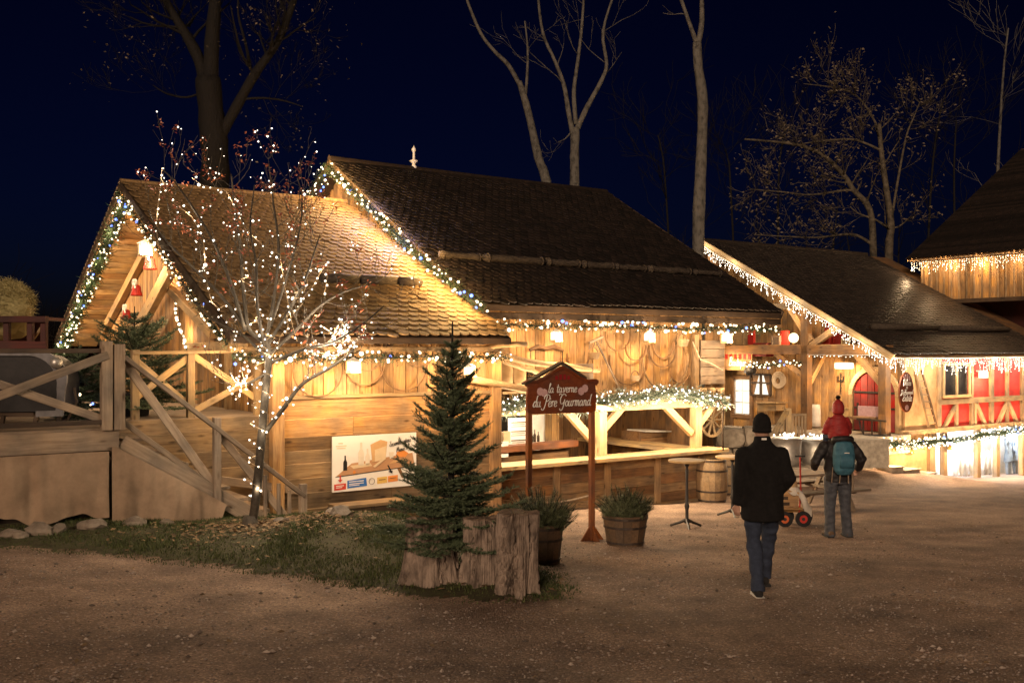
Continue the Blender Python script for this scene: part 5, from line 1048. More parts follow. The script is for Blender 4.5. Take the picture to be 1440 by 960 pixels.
# retaining corner, ski by the steps
bw = thing('retaining_wall', 'tan rendered wall with corner post below the balcony', 'wall', onV(1280, 680, SV), True); MB().box(((sx(1246)+sx(1309))/2, SV+.1, -2.0), (sx(1309)-sx(1246), .1, 1.9)).build('wall', 'tan', bw); plank(bw, (sx(1243), SV-.05, -2.6), (sx(1243), SV-.05, FL-.1), .18, .18, FRONT, 'timber', 'post')
sk = onV(1290, 690, 18.0); pts = [sk+V((-.35+.1*i, 0, .02+.5*math.sin(min(1, i/6)*1.6)-.1*max(0, i-5))) for i in range(8)]
one(MB().tube(pts, [(.02, .09)]*8, 8, V((0, 0, 1))), 'sled_runner', 'redwood', pts[0], 'curved red sled front on the steps below the brass bells', 'sled', True, True)
for k, (a, b) in enumerate(((1246, 1262), (1262, 1285), (1285, 1308))):
    p, q = onV(a, 664+k*9, 17.9), onV(b, 664+k*9, 17.9); p.z = q.z = G(*W((p.x+q.x)/2, 17.9, 0).xy)+.12-.09*k; mb = MB(); mb.box(((p.x+q.x)/2, 17.95, p.z-.1), (q.x-p.x, .5, .22)); mb.box(((p.x+q.x)/2, 17.92, p.z+.02), (q.x-p.x+.02, .56, .03)); one(mb, 'stone_step', 'stone', ((p.x+q.x)/2, 17.95, p.z-.2), ['upper stone step by the corner post below the balcony', 'middle stone step below the brass bells', 'lowest stone step beside the lit shop front'][k], 'step', True, False, 'steps below the balcony')
# ================================================================== barn behind at far right
rng = random.Random(5)
barn = thing('barn', 'tall dark barn with icicle-lit plank upper wall at the right edge', 'barn', (37, 20, -2.9), True)
vplanks(barn, 13.5, 23.3, 36.35, 3.55, 5.15, 'pine', rng, .16, .3, axis='v', th=.035)
x = 13.6
while x < 23.3: plank(barn, (36.3, x, 3.55), (36.3, x, 5.1), .06, .03, SIDE, 'timber', 'batten'); x += .31
plank(barn, (36.3, 13.5, 3.5), (36.3, 23.3, 3.5), .16, .14, SIDE, 'dark', 'sill_beam')
MB().box((42.3, 18.3, 0), (8.8, 9.6, 7.0)).build('lower_wall', 'oldred', barn)
bl = math.sqrt(8.7**2+5.35**2); th = math.atan(.615); m_ = MB(); m_.bar((35.85, 18.3, 5.2), (44.6, 18.3, 5.2+8.75*.615), 10.6, .14, Z3); rfb = m_.build('roof', 'pine', barn)
tm2 = MB()
for k in range(60):
    s_ = k*.17; tm2.box((35.85+s_*math.cos(th), 18.3, 5.3+s_*math.sin(th)), (.21, 10.6, .025), V((math.cos(th-.06), 0, math.sin(th-.06))), V((0, 1, 0)), V((-math.sin(th-.06), 0, math.cos(th-.06))))
tm2.build('roof_tiles', 'tile2', rfb, kind='stuff')
sc_ = MB()
for k in range(58): sc_.lathe((35.82, 13.2+k*.18, 5.17), [(.07, -.03), (.07, .03)], 8)
sc_.build('eave_tiles', 'timber', rfb, kind='stuff')
icicles('icicle_lights', 'warm icicle lights along the barn eave at the right edge', [(35.9, 23.4, 5.1), (35.9, 21, 5.1), (35.9, 18, 5.1), (35.9, 14, 5.1)], (.15, .5), .1, .08, 9, 1.4, WARM, V((-.05, 0, -.25)), seed=50, mat='warm')
# snow logs on the shop house roof
for k, (a, b) in enumerate(((1226, 1318), (1322, 1418))):
    def rp2(px):
        y = 459 + (px-1226)/192*4; kx = (px-CX)/FPX; s_ = (HY-y)/FPX; A_ = CA-SA*kx
        Y = (CAMH - (BZ0+.2) + BSL*BV0)/(BSL*A_ - s_); return V(((CA*kx+SA)*Y, A_*Y, CAMH + s_*Y))
    p, q = rp2(a), rp2(b); one(MB().tube([p, (p+q)/2, q], [.1, .11, .09], 9), 'snow_log', 'log', p, ['left', 'right'][k] + ' long snow log on the shop house roof', 'log', True, True, 'snow logs on the shop roof')
# ================================================================== trees
def grow(mb, p, d, L, r, depth, rng, tips, spread=.7, up=.12, kids=(2, 3), n=5, minr=.004, segs=4, shrink=.62):
    pts = [p]; rs = [r]; dd = d.normalized()
    for i in range(segs):
        dd = (dd + V((rng.gauss(0, .16), rng.gauss(0, .16), rng.gauss(0, .12)+up))).normalized(); p = p + dd*L/segs; pts.append(p); rs.append(max(minr, r*(1-.55*(i+1)/segs)))
    mb.tube(pts, rs, n if r > .03 else 3, caps=False)
    tips.append((pts[-1], dd)); 
    if depth <= 0: tips.append((pts[2], dd)); return
    for k in range(rng.randint(*kids)):
        i = rng.randint(1, segs); q = pts[i]; a = V((rng.gauss(0, 1), rng.gauss(0, 1), rng.gauss(0, 1))); a = (a - dd*a.dot(dd)).normalized()
        grow(mb, q, (dd + a*spread*rng.uniform(.6, 1.4)), L*shrink*rng.uniform(.7, 1.2), max(minr, rs[i]*.62), depth-1, rng, tips, spread, up, kids, n, minr, segs, shrink)
def limb(mb, pix, Y, w0, w1, rng, tips, twigs=6, tl=2.2, depth=2, dy=0, start=.3, n=8, up=.1, spread=.7, minr=.006, kids=(2, 3)):
    k = len(pix); pts = [at(x, y, Y + dy*i/(k-1)) for i, (x, y) in enumerate(pix)]; rs = [(w0 + (w1-w0)*i/(k-1))*Y/FPX/2 for i in range(k)]
    P, Rr = [], []
    for i in range(k-1):
        p0, p1, p2, p3 = pts[max(i-1, 0)], pts[i], pts[i+1], pts[min(i+2, k-1)]
        for j in range(4):
            t = j/4; P.append(.5*((2*p1) + (p2-p0)*t + (2*p0-5*p1+4*p2-p3)*t*t + (3*p1-p0-3*p2+p3)*t**3)); Rr.append((rs[i] + (rs[i+1]-rs[i])*t)*rng.uniform(.94, 1.07))
    P.append(pts[-1]); Rr.append(rs[-1]); mb.tube(P, Rr, n)
    for i in range(twigs):
        t = rng.uniform(start, 1); j = min(len(P)-2, int(t*(len(P)-1))); d = (P[j+1]-P[j]).normalized(); a = V((rng.gauss(0, 1), rng.gauss(0, 1), rng.gauss(0, 1))); a = (a - d*a.dot(d)).normalized()
        grow(mb, P[j], d*.6 + a, tl*rng.uniform(.5, 1.1), max(minr, Rr[j]*.33), depth, rng, tips, spread, up, kids, 5, minr)
    return P
def leaves(tips, rng, n, r, spread, prob=1):
    lb_ = MB()
    for p, d in tips:
        if rng.random() > prob: continue
        for k in range(n): leaf(lb_, p + V((rng.gauss(0, spread), rng.gauss(0, spread), rng.gauss(0, spread))), r*rng.uniform(.6, 1.2), rng)
    return lb_
def tree(name, label, limbs, Y, bark, base_px, seed, leafargs=None, leafmat='leafbrown', group=None, **kw):
    rng = random.Random(seed); b = at(base_px[0], base_px[1], Y); b.z = G(b.x, b.y); t = thing(name, label, 'tree', b, False, group)
    tr, cr, tips = MB(), MB(), []
    first = True
    for L in limbs:
        pix, w0, w1, tw, opts = L; mbx = tr if first else cr; o = dict(kw); o.update(opts)
        if first: mb2 = MB(); P = limb(tr, pix, Y, w0, w1, rng, [], 0, n=10)
        if tw: limb_tw = MB(); limb(limb_tw, pix, Y, w0 if not first else w0*.9, w1 if not first else w1*.9, rng, tips, tw, **o); cr.v, cr.f = cr.v, cr.f; cr.add(limb_tw.v, limb_tw.f)
        elif not first: limb(cr, pix, Y, w0, w1, rng, tips, 0)
        first = False
    tr.build('trunk', bark, t, True); cr.build('branches', bark, t, True)
    if leafargs: leaves(tips, rng, *leafargs).build('leaves', leafmat, t, kind='stuff')
    return t
tree('old_tree', 'massive dark bare tree rising behind the cabin roof', [
    ([(300, 560), (300, 300), (303, 230), (298, 170), (292, 110)], 44, 34, 0, {}),
    ([(292, 130), (280, 85), (262, 50), (235, 5), (205, -60)], 20, 8, 10, {}), ([(296, 120), (298, 60), (303, -10), (300, -90)], 24, 14, 4, {}),
    ([(308, 195), (330, 155), (358, 105), (390, 60), (410, 10), (430, -50)], 17, 8, 12, {}), ([(352, 95), (345, 60), (335, 20), (336, -20)], 5, 2, 4, {}), ([(285, 130), (262, 137), (235, 132), (215, 120)], 4, 1.5, 5, {}), ([(335, 140), (370, 138), (400, 142), (425, 150)], 4, 1.5, 6, {})],
    27, 'bark', (300, 560), 1, (2, .045, .35, .25), tl=2.0, depth=3, kids=(2, 4), minr=.005)
tree('birch_tree', 'leaning grey birch trunk behind the tavern ridge, left of the forked one', [
    ([(790, 560), (772, 285), (757, 222), (748, 180), (738, 140), (730, 115)], 15, 8, 0, {}), ([(731, 120), (715, 92), (695, 72), (675, 45), (655, -5), (648, -40)], 7, 3, 2, {}), ([(738, 140), (741, 110), (742, 70), (738, 30)], 5, 2, 3, {})],
    37, 'birch', (790, 560), 2, None, group='bare trees behind the tavern', tl=1.6, depth=2, minr=.006)
tree('birch_tree', 'pale three-forked birch behind the middle of the tavern ridge', [
    ([(808, 560), (808, 270), (808, 215), (809, 180)], 15, 12, 0, {}), ([(806, 190), (800, 160), (793, 120), (780, 85), (763, 45), (755, -20)], 8, 3, 3, {}), ([(810, 175), (807, 130), (812, 90), (818, 40), (822, -20)], 7, 3, 3, {}), ([(812, 180), (826, 150), (845, 115), (853, 90), (848, 45), (864, -10)], 8, 3, 3, {}), ([(804, 185), (795, 195), (785, 200)], 2.5, 1, 2, {})],
    36, 'birch', (808, 560), 3, None, group='bare trees behind the tavern', tl=1.6, depth=2, minr=.006)
tree('birch_tree', 'tall thick single trunk rising between tavern and shop house', [
    ([(982, 600), (982, 340), (984, 270), (987, 200), (988, 140), (982, 95), (980, 60)], 19, 12, 0, {}), ([(981, 65), (972, 40), (958, 0), (945, -40)], 7, 4, 2, {}), ([(981, 65), (987, 30), (986, -30)], 9, 5, 2, {})],
    30, 'birch', (982, 600), 4, None, group='bare trees behind the tavern', tl=1.2, depth=1, minr=.006)
tree('oak_tree', 'spreading oak with dry leaves behind the shop house roof', [
    ([(1250, 480), (1250, 352), (1253, 318), (1247, 270), (1240, 220), (1236, 175)], 12, 6, 8, dict(tl=1.6)), ([(1230, 480), (1228, 352), (1223, 295), (1200, 267), (1187, 247), (1160, 220), (1130, 206), (1095, 200), (1047, 196)], 11, 2.5, 26, {}),
    ([(1250, 322), (1233, 310), (1207, 300), (1195, 290)], 4, 1.5, 6, {}), ([(1228, 345), (1205, 331), (1183, 330), (1150, 334), (1113, 333), (1060, 330)], 4.5, 1.5, 20, {}), ([(1202, 268), (1185, 268), (1140, 274), (1100, 270), (1055, 266)], 3.5, 1.5, 18, {}), ([(1243, 214), (1220, 203), (1195, 196), (1150, 199), (1115, 205)], 4, 1.5, 20, {}), ([(1238, 185), (1210, 140), (1180, 125), (1130, 118)], 3.5, 1.2, 20, {}), ([(1255, 300), (1265, 240), (1275, 190), (1285, 165), (1295, 140)], 4, 1.5, 14, {}), ([(1250, 322), (1265, 318), (1280, 305)], 3, 1.2, 5, {})],
    46, 'oakbark', (1250, 480), 5, (3, .085, .22, .4), tl=1.55, depth=2, kids=(2, 3), minr=.012, up=.08)
for k, (x0, x1, y1, w, lab) in enumerate(((1395, 1418, 40, 7, 'slim forked tree at the right edge above the barn roof'), (1340, 1345, 170, 4, 'thin dark tree right of the oak'), (1300, 1330, 130, 4, 'thin slanting tree just right of the oak crown'), (940, 925, 190, 4, 'thin dark tree left of the tall single trunk'), (1030, 1020, 210, 3.5, 'faint thin tree left of the oak crown'), (1090, 1105, 180, 3.5, 'faint thin tree behind the left side of the oak'))):
    tree('bare_tree', lab, [([(x0, 520), (x0+3, 400), ((x0*2+x1)/3, 250), ((x0+2*x1)/3, (y1*2+250)/3), (x1, y1)], w, 1.8, 16, {})], 54, 'bark' if k else 'birch', (x0, 520), 60+k, None, group='thin trees in the wood behind', tl=4.0, depth=2, minr=.012, start=.35)
# far wood as one dark mass
fb = MB(); rg = random.Random(9); wt = []
for k in range(90):
    x = rg.uniform(-75, 80); y = rg.uniform(66, 90); z0_ = G(x, y); h = rg.uniform(7, 13)*(1.25 if x > 10 else .8); p = V((x, y, z0_)); fb.tube([p, p+V((rg.uniform(-.4, .4), 0, h*.5)), p+V((rg.uniform(-1, 1), 0, h))], [.18, .12, .03], 5)
    for j in range(16): q = p + V((0, 0, h*rg.uniform(.25, .95))); grow(fb, q, V((rg.gauss(0, 1), rg.gauss(0, 1), .5)), rg.uniform(1.5, 3), .03, 1, rg, wt, minr=.014, segs=2)
for k in range(2200):
    x = rg.uniform(-80, 85); p = V((x, rg.uniform(64, 70), G(x, 66)+rg.uniform(0, 4.5)+1.2*noise.noise(V((x*.15, 0, 0))))); leaf(fb, p, rg.uniform(.4, .9), rg)
one(fb, 'woodland', 'bark', (0, 66, -3.4), 'dark bare wood far behind the houses', 'woodland', kind='stuff')
# rowan hung with light strings
rg = random.Random(12); RY = 13.0; rb_ = at(352, 750, RY); rb_.z = G(rb_.x, rb_.y); row = thing('rowan_tree', 'small rowan hung with light strings in front of the cabin', 'tree', rb_)
tr, cr, tips = MB(), MB(), []
limb(tr, [(352, 752), (358, 715), (364, 660), (369, 600), (374, 545), (378, 500), (372, 470)], RY, 14, 9, rg, tips, 0, n=10)
tr.lathe(rb_-V((0, 0, .05)), [(.17, 0), (.11, .08), (.085, .2)], 10, .08)
limbs = [([(368, 614), (398, 575), (425, 540), (462, 518), (488, 500), (500, 488)], 8, 3, 7, .4), ([(372, 480), (350, 462), (343, 415), (338, 350), (330, 290), (325, 245)], 8, 2, 12, .3), ([(345, 465), (325, 400), (300, 340), (270, 290), (245, 255), (228, 238)], 6, 1.6, 12, -.5), ([(345, 460), (310, 415), (275, 380), (240, 345), (220, 320), (208, 295)], 6, 1.6, 12, -.2),
    ([(374, 480), (385, 420), (392, 350), (385, 290), (378, 230)], 7, 1.8, 12, .6), ([(376, 485), (410, 430), (430, 390), (440, 360), (450, 330)], 6, 1.6, 10, -.4), ([(378, 500), (420, 460), (450, 430), (485, 410), (520, 400)], 6, 1.6, 10, .3), ([(372, 500), (340, 470), (300, 450), (270, 420), (255, 395)], 5, 1.6, 9, .5), ([(380, 510), (430, 490), (470, 480), (510, 455), (540, 430)], 5, 1.5, 10, -.5), ([(372, 490), (362, 430), (360, 370), (352, 320), (358, 260)], 6, 1.6, 10, -.6), ([(375, 525), (345, 540), (330, 535), (322, 520)], 4, 1.5, 5, -.3), ([(380, 460), (400, 400), (420, 330), (425, 280), (418, 250)], 5, 1.4, 9, .2)]
for pix, w0, w1, tw, dy in limbs: limb(cr, pix, RY, w0, w1, rg, tips, int(tw*.85), tl=.58, depth=2, dy=dy, start=.25, n=6, up=.2, spread=.6, minr=.003, kids=(1, 3))
tr.build('trunk', 'ashbark', row, True); cr.build('branches', 'ashbark', row, True)
lv = MB()
for p, d in tips:
    px = CX + p.x/p.y*FPX; py = HY - (p.z-CAMH)/p.y*FPX
    pr = .3 if (py < 330) else (.1 if px > 400 else .03)
    if rg.random() < pr:
        dd = (d + V((rg.gauss(0, .4), rg.gauss(0, .4), -.6))).normalized(); w = dd.cross(V((rg.gauss(0, 1), rg.gauss(0, 1), rg.gauss(0, 1)))).normalized(); big = 1.35 if py > 330 else .9
        for k in range(rg.randint(4, 8)):
            q = p + V((rg.gauss(0, .035), rg.gauss(0, .035), rg.gauss(-.02, .035)))*big; leaf(lv, q, rg.uniform(.016, .034)*big, rg)
sb_ = MB(); cand = [p for p, d in tips if rg.random() < .22]; bulbs(sb_, [p + V((rg.gauss(0, .02), -.01, rg.gauss(0, .02))) for p in cand], .005, .012, rg)
scat = thing('light_string', 'tiny bulbs scattered over the fine rowan twigs', 'string lights', rb_, False, 'light strings on the rowan'); sb_.build('bulbs', 'cool', scat, kind='stuff')
lv.build('leaves', 'leafred', row, kind='stuff')
strings = [([(228, 236), (227, 250), (222, 290), (220, 320), (223, 350), (231, 366)], 'light string hanging at the far left of the rowan crown', 0), ([(226, 250), (246, 286), (270, 305), (286, 335), (289, 375), (292, 405), (298, 425), (308, 434), (318, 428)], 'light string looping down the left side of the rowan crown', -.2), ([(270, 250), (283, 260), (318, 268), (335, 300), (345, 322), (370, 345), (394, 358), (396, 375), (404, 420), (407, 437), (412, 460), (418, 480)], 'light string across the middle of the rowan crown', .1),
    ([(410, 418), (425, 420), (438, 405), (450, 385), (462, 365), (460, 390), (456, 415)], 'light string on the right rowan branches above the eave', -.1), ([(352, 455), (370, 448), (388, 448), (400, 440)], 'short light string at the rowan fork', 0), ([(455, 460), (470, 470), (480, 450), (490, 475), (475, 490), (462, 480), (480, 465), (500, 485), (470, 500), (430, 492), (445, 480)], 'bright tangle of bulbs at the right tip of the rowan', -.1),
    ([(332, 530), (340, 545), (335, 560), (322, 548), (345, 535), (352, 520), (338, 515), (348, 550)], 'bright tangle of bulbs left of the rowan trunk', -.15)]
wr = []
for i in range(46):
    t_ = i/45; y = 470 + 235*t_; cx = 377 - 20*t_; wr.append((cx + 14*math.sin(i*1.25)*(1-.35*t_) - 3, y, RY - .1*math.cos(i*1.25)-.02))
def lstring(label, pts, watts, lstep, bstep=.055, seed=1, br=(.009, .018)):
    rng_ = random.Random(seed); t = thing('light_string', label, 'string lights', pts[0], False, 'light strings on the rowan'); MB().tube(pts, .0035, 4).build('wire', 'timber', t); b = MB(); P = [p + V((rng_.gauss(0, .025), rng_.gauss(0, .02), rng_.gauss(0, .02))) for p, d in polysample(pts, bstep)]; bulbs(b, P, br[0], br[1], rng_); b.build('bulbs', 'cool', t, kind='stuff')
    for p, d in polysample(pts, lstep): lamp(t, p + V((0, -.04, 0)), watts, WHITE, .02)
for k, (pp, lab, dy) in enumerate(strings): lstring(lab, [at(x, y, RY+dy-.06) for x, y in pp], (10 if 'right tip' in lab else 2.4 if 'tangle' in lab else .8), .6, seed=k, bstep=.042 if 'tangle' in lab else .1, br=(.007, .016))
wr2 = [at(372 + 128*i/30, 606 - 118*math.sin(min(1, i/30)*1.45) + 9*math.sin(i*1.7), RY + .4*i/30 - .06*math.cos(i*1.7)-.02) for i in range(31)]
lstring('light string wound along the right rowan branch', wr2, .6, 1.1, .1, 21, (.008, .017))
wr3 = [at(374 - 30*i/34 + 7*math.sin(i*1.3)+rg.gauss(0, 3), 500 - 130*i/34, RY - .06*math.cos(i*1.9) - .02) for i in range(35)]
lstring('light string wound up the middle rowan stems', wr3, .5, 1.4, .15, 22, (.007, .015))
wr4 = [at(388 + 6*math.sin(i*1.1) + rg.gauss(0, 3) + 50*i/24, 495 - 120*i/24 + 6*math.cos(i*2.1), RY - .1) for i in range(25)]
lstring('light string wound up the right rowan stems', wr4, .5, 1.4, .15, 23, (.007, .015))
lstring('light string wound round the rowan trunk', [at(*q) for q in wr], .6, 1.1, .13, 20, (.008, .016))
# ------------------------------------------------------------------ firs
def needle_twig(mb, p, d, L, rng, nl=.022, step=.010, wd_=.0035, fw=.9):
    n = int(L/step); s1 = d.orthogonal().normalized()
    for i in range(n):
        q = p + d*(L*i/n)
        for k in range(3):
            a = rng.uniform(0, 6.28); r = (s1*math.cos(a) + d.cross(s1)*math.sin(a) + Z3*.25); e = (r + d*fw).normalized()*nl*rng.uniform(.75, 1.15); w = e.cross(d).normalized()*wd_; mb.add([q-w, q+w, q+e], [(0, 1, 2)])
def fir(name, label, base, H, R, seed, whorls=17, per=7, leader=.3, z0=.1, mat='needle', flat=1.0, group=None, cone=.85, nl=.024):
    rng = random.Random(seed); base = V(base); t = thing(name, label, 'fir', base, False, group); tr, br, nd_ = MB(), MB(), MB()
    lean = V((rng.gauss(0, .015), rng.gauss(0, .015), 0)); tp = lambda z: base + lean*z*z/H + Z3*z
    tr.tube([tp(H*i/8) for i in range(9)], [.035*H/2*(1-.92*i/8)+.004 for i in range(9)], 8); tr.build('trunk', 'bark', t, True)
    for w in range(whorls):
        f = w/(whorls-1); z = z0 + (H*(1-leader*.28)-z0)*f**1.12; Lb = R*(1-f)**cone*1.0 + .07*H/2
        n = per+3 if f < .33 else (per if f < .8 else 5)
        for k in range(n):
            if rng.random() < .1: continue
            a = 2*math.pi*(k + .5*(w % 2))/n + rng.uniform(-.25, .25); ll = Lb*rng.uniform(.6, 1.24); el = -.1 + .95*min(f*1.2, .75) + rng.uniform(-.12, .16); d = V((math.cos(a), math.sin(a)*flat, el)).normalized(); p = tp(z + rng.uniform(-.03, .03)); pts = [p]
            for i in range(6): d = (d + V((0, 0, -.07 + .045*i)) + V((rng.gauss(0, .04), rng.gauss(0, .04), 0))).normalized(); pts.append(pts[-1] + d*ll/6)
            br.tube(pts, [.009*(1-.8*i/6)*H/2+.002 for i in range(7)], 4, caps=False)
            for i in range(1, 6):
                dd = (pts[i+1]-pts[i]).normalized(); needle_twig(nd_, pts[i], dd, ll/6, rng, nl)
                sd_ = dd.cross(Z3).normalized()
                for s_ in (-1, 1):
                    for j in (0, .5):
                        q = pts[i].lerp(pts[i+1], j+rng.uniform(0, .3)); tw = (dd*.75 + sd_*s_ + Z3*rng.uniform(-.1, .25)).normalized(); tl_ = ll*.42*(1-i/7.5)*rng.uniform(.6, 1.1)+.03; needle_twig(nd_, q, tw, tl_, rng, nl)
                        if tl_ > .12:
                            for s2 in (-1, 1): needle_twig(nd_, q+tw*tl_*.45, (tw*.8 + tw.cross(Z3)*s2).normalized(), tl_*.45, rng, nl)
    needle_twig(nd_, tp(H*.9), Z3, H*.1, rng, nl*.8, .014)
    br.build('branches', 'bark', t); nd_.build('needles', mat, t, kind='stuff'); return t
fp = at(634, 792, 10.4); fp.z = G(fp.x, fp.y); fir('fir_tree', 'green fir standing in the hollow stump in front of the cabin', fp+V((0, 0, .22)), at(622, 452, 10.4).z - fp.z - .22, .6, 31, 22, 9, .4, .2, cone=.66, nl=.028)
dfp = at(188, 590, 15.6); dfp.z = DZ; fir('fir_tree', 'bushy potted fir on the deck behind the corner post', dfp+V((0, 0, .3)), 1.42, .95, 32, 11, 9, .4, .0, cone=.5, nl=.03)
p2_ = at(112, 590, 15.2); p2_.z = DZ; fir('fir_tree', 'small fir with blue bulbs beside the sleigh', p2_+V((0, 0, .02)), 1.15, .5, 33, 9, 7, .4, .05, cone=.6, nl=.03)
for b_, lab in ((dfp, 'black pot holding the deck fir'),): one(MB().lathe(b_+V((0, 0, .01)), [(.22, 0), (.27, .34), (.29, .36), (.25, .36), (.23, .3)], 16), 'flower_pot', 'rubber', b_, lab, 'pot', False, True)
bb_, wb_ = MB(), MB(); rg = random.Random(3); bulbs(bb_, [p2_+V((rg.gauss(0, .28), -.3-rg.random()*.1, rg.uniform(.2, .8))) for _ in range(4)], .016, .024, rg); bulbs(wb_, [p2_+V((rg.gauss(0, .3), -.3-rg.random()*.1, rg.uniform(.15, .9))) for _ in range(14)], .01, .018, rg)
ls = thing('light_string', 'blue and warm bulbs on the small fir beside the sleigh', 'string lights', p2_); bb_.build('blue_bulbs', 'blue', ls, kind='stuff'); wb_.build('warm_bulbs', 'warm', ls, kind='stuff')
# ================================================================== stumps, tubs, barrels, tables
rng = random.Random(8)
def stump(name, label, px, py, Y, r0, r1, h, seed, hollow=False, depth=.035, lean=(0, 0)):
    rg = random.Random(seed); b = at(px, py, Y); b.z = G(b.x, b.y)-.04; t = thing(name, label, 'stump', b, False, 'tree stumps on the grass'); mb = MB(); n = 150; m_ = 46
    for j in range(m_+1):
        f = j/m_; z = h*f
        for k in range(n):
            a = 2*math.pi*k/n; r = r0 + (r1-r0)*min(1, f*1.6)**.6; r *= 1 + .07*math.sin(a*3+seed) + .03*math.sin(a*7+seed*2)
            q_ = V((math.cos(a)*r0*22, math.sin(a)*r0*22, z*7.5+seed*3)); dv, pv = noise.voronoi(q_ + V((noise.noise(q_*.8), noise.noise(q_*.8+V((9, 0, 0))), 0))*.5)
            patch = sst(-.1, .25, noise.noise(V((math.cos(a)*2.2, math.sin(a)*2.2, z*1.8+seed)))); crack = 1 - sst(0, .35, dv[1]-dv[0])
            r += depth*(.8*noise.noise(pv[0]*3.7) - .75*crack)*patch + depth*.3*noise.noise(V((a*14, z*2, seed))) + .045*(1-f)**3*math.sin(a*5+seed)
            mb.v.append(b + V((r*math.cos(a) + lean[0]*f, r*math.sin(a) + lean[1]*f, z + (.03*noise.noise(V((a*2, 0, seed))) if j == m_ else 0))))
    for j in range(m_):
        for k in range(n): k2 = (k+1) % n; mb.f.append((j*n+k, j*n+k2, (j+1)*n+k2, (j+1)*n+k))
    mb.build('bark', 'stumpbark', t)
    tp_ = MB(); c0 = b + V((lean[0], lean[1], h)); ring = mb.v[m_*n:(m_+1)*n]; dz = -.18 if hollow else .004
    rings = [ring, [c0.lerp(p, .9) + V((0, 0, (.01 if not hollow else -.02)+.012*noise.noise(p*9))) for p in ring], [c0.lerp(p, .5) + V((0, 0, dz + .015*noise.noise(p*7))) for p in ring]]
    for q in rings: tp_.v += q
    for j in range(2):
        for k in range(n): k2 = (k+1) % n; tp_.f.append((j*n+k, j*n+k2, (j+1)*n+k2, (j+1)*n+k))
    tp_.f.append(tuple(range(2*n, 3*n))); tp_.build('top', 'stumptop', t); return t
stump('tree_stump', 'smooth flared stump holding the fir tree', 606, 794, 10.35, .33, .26, .68, 3, True, .035)
stump('tree_stump', 'dark flaking stump between fir and front stump', 680, 806, 10.1, .23, .19, .68, 5, False, .06)
stump('tree_stump', 'tallest pale flaking stump in front of the tub', 724, 827, 9.75, .2, .2, .8, 8, False, .05, (.02, 0))
def staved(t, b, prof, n, mat, name='stave'):
    """staves one by one round the axis"""
    b = V(b)
    me = None
    for k in range(n):
        a = 2*math.pi*k/n; half = math.pi/n*.97; mb = MB()
        for (r, z) in prof:
            for s_, dr in ((-half, 0), (half, 0), (half, -.022), (-half, -.022)): mb.v.append(V(((r+dr)*math.cos(s_), (r+dr)*math.sin(s_), z)))
        for i in range(len(prof)-1):
            for q in range(4): mb.f.append((4*i+q, 4*i+(q+1) % 4, 4*i+4+(q+1) % 4, 4*i+4+q))
        mb.f += [(3, 2, 1, 0), tuple(4*(len(prof)-1)+q for q in range(4))]
        if me is None: o = mb.build(name, mat, None); me = o.data; OFF[o.name] = b
        else: o = bpy.data.objects.new(name, me); C.objects.link(o)
        o.parent = t; o.location = b - OFF[t.name]; o.rotation_euler = (0, 0, a)
def hoops(t, b, prof, zs, w=.04):
    for z in zs:
        r = None
        for (r0, z0_), (r1, z1_) in zip(prof[:-1], prof[1:]):
            if z0_ <= z <= z1_: r = r0 + (r1-r0)*(z-z0_)/(z1_-z0_)
        MB().lathe(b, [(r+.004, z-w/2), (r+.009, z-w/2), (r+.009, z+w/2), (r+.004, z+w/2)], 24).build('hoop', 'hoop', t)
def barrel(label, px, py, Y, h=.95, r=.3, group='wine barrels', zb=None):
    b = at(px, py, Y); b.z = G(b.x, b.y) if zb is None else zb; t = thing('barrel', label, 'barrel', b, False, group); prof = [(r*.84, 0), (r*.95, h*.2), (r, h*.5), (r*.95, h*.8), (r*.84, h)]
    staved(t, b, prof, 18, 'barrel'); hoops(t, b, prof, (h*.06, h*.27, h*.73, h*.95)); MB().lathe(b, [(r*.8, h*.9), (r*.8, h*.955)], 20).build('lid', 'barrel', t); return t
def tub(label, px, py, Y, h, r0, r1, plant, seed, R=.42):
    b = at(px, py, Y); b.z = G(b.x, b.y); t = thing('planter_tub', label, 'planter', b, False, 'half barrel planters'); prof = [(r0, 0), ((r0+r1)/2, h/2), (r1, h)]; staved(t, b, prof, 16, 'tub'); hoops(t, b, prof, (h*.12, h*.62, h*.9), .03)
    MB().lathe(b, [(r1*.9, h*.8), (r1*.9, h*.86)], 16).build('soil', 'turf', t)
    rg = random.Random(seed); pt = thing('mugo_pine', plant, 'shrub', b+V((0, 0, h*.86)), False, 'pines in tubs'); st, nn_ = MB(), MB(); o = b+V((0, 0, h*.84))
    for k in range(330):
        a = rg.uniform(0, 6.28); f = rg.random()**.5; d = V((math.cos(a)*f*1.35, math.sin(a)*f*1.2, rg.uniform(-.05, 1.0)*(1.15-f*.6)+.1)).normalized(); L = R*rg.uniform(.45, 1.0); mid_ = o + d*L*.6 + V((rg.gauss(0, .03), rg.gauss(0, .03), rg.gauss(0, .03))); e = o + d*L + Z3*.08
        st.tube([o, mid_, e], [.009, .006, .003], 3, caps=False)
        for q0, dd, LL in ((mid_, (e-mid_).normalized(), (e-mid_).length+.02), (mid_, (d + V((rg.gauss(0, .6), rg.gauss(0, .6), .4))).normalized(), .14)):
            needle_twig(nn_, q0, dd, LL, rg, .046, .008, .0022, .35)
    st.build('stems', 'bark', pt); nn_.build('needles', 'pineneedle', pt, kind='stuff')
tub('dark half barrel tub beside the right sign post', 879, 760, 14.3, .44, .26, .33, 'spreading pine in the tub beside the sign post', 1, .46); tub('half barrel tub hidden behind the tall stump', 762, 785, 12.3, .5, .22, .27, 'upright pine in the tub behind the stumps', 2, .5)
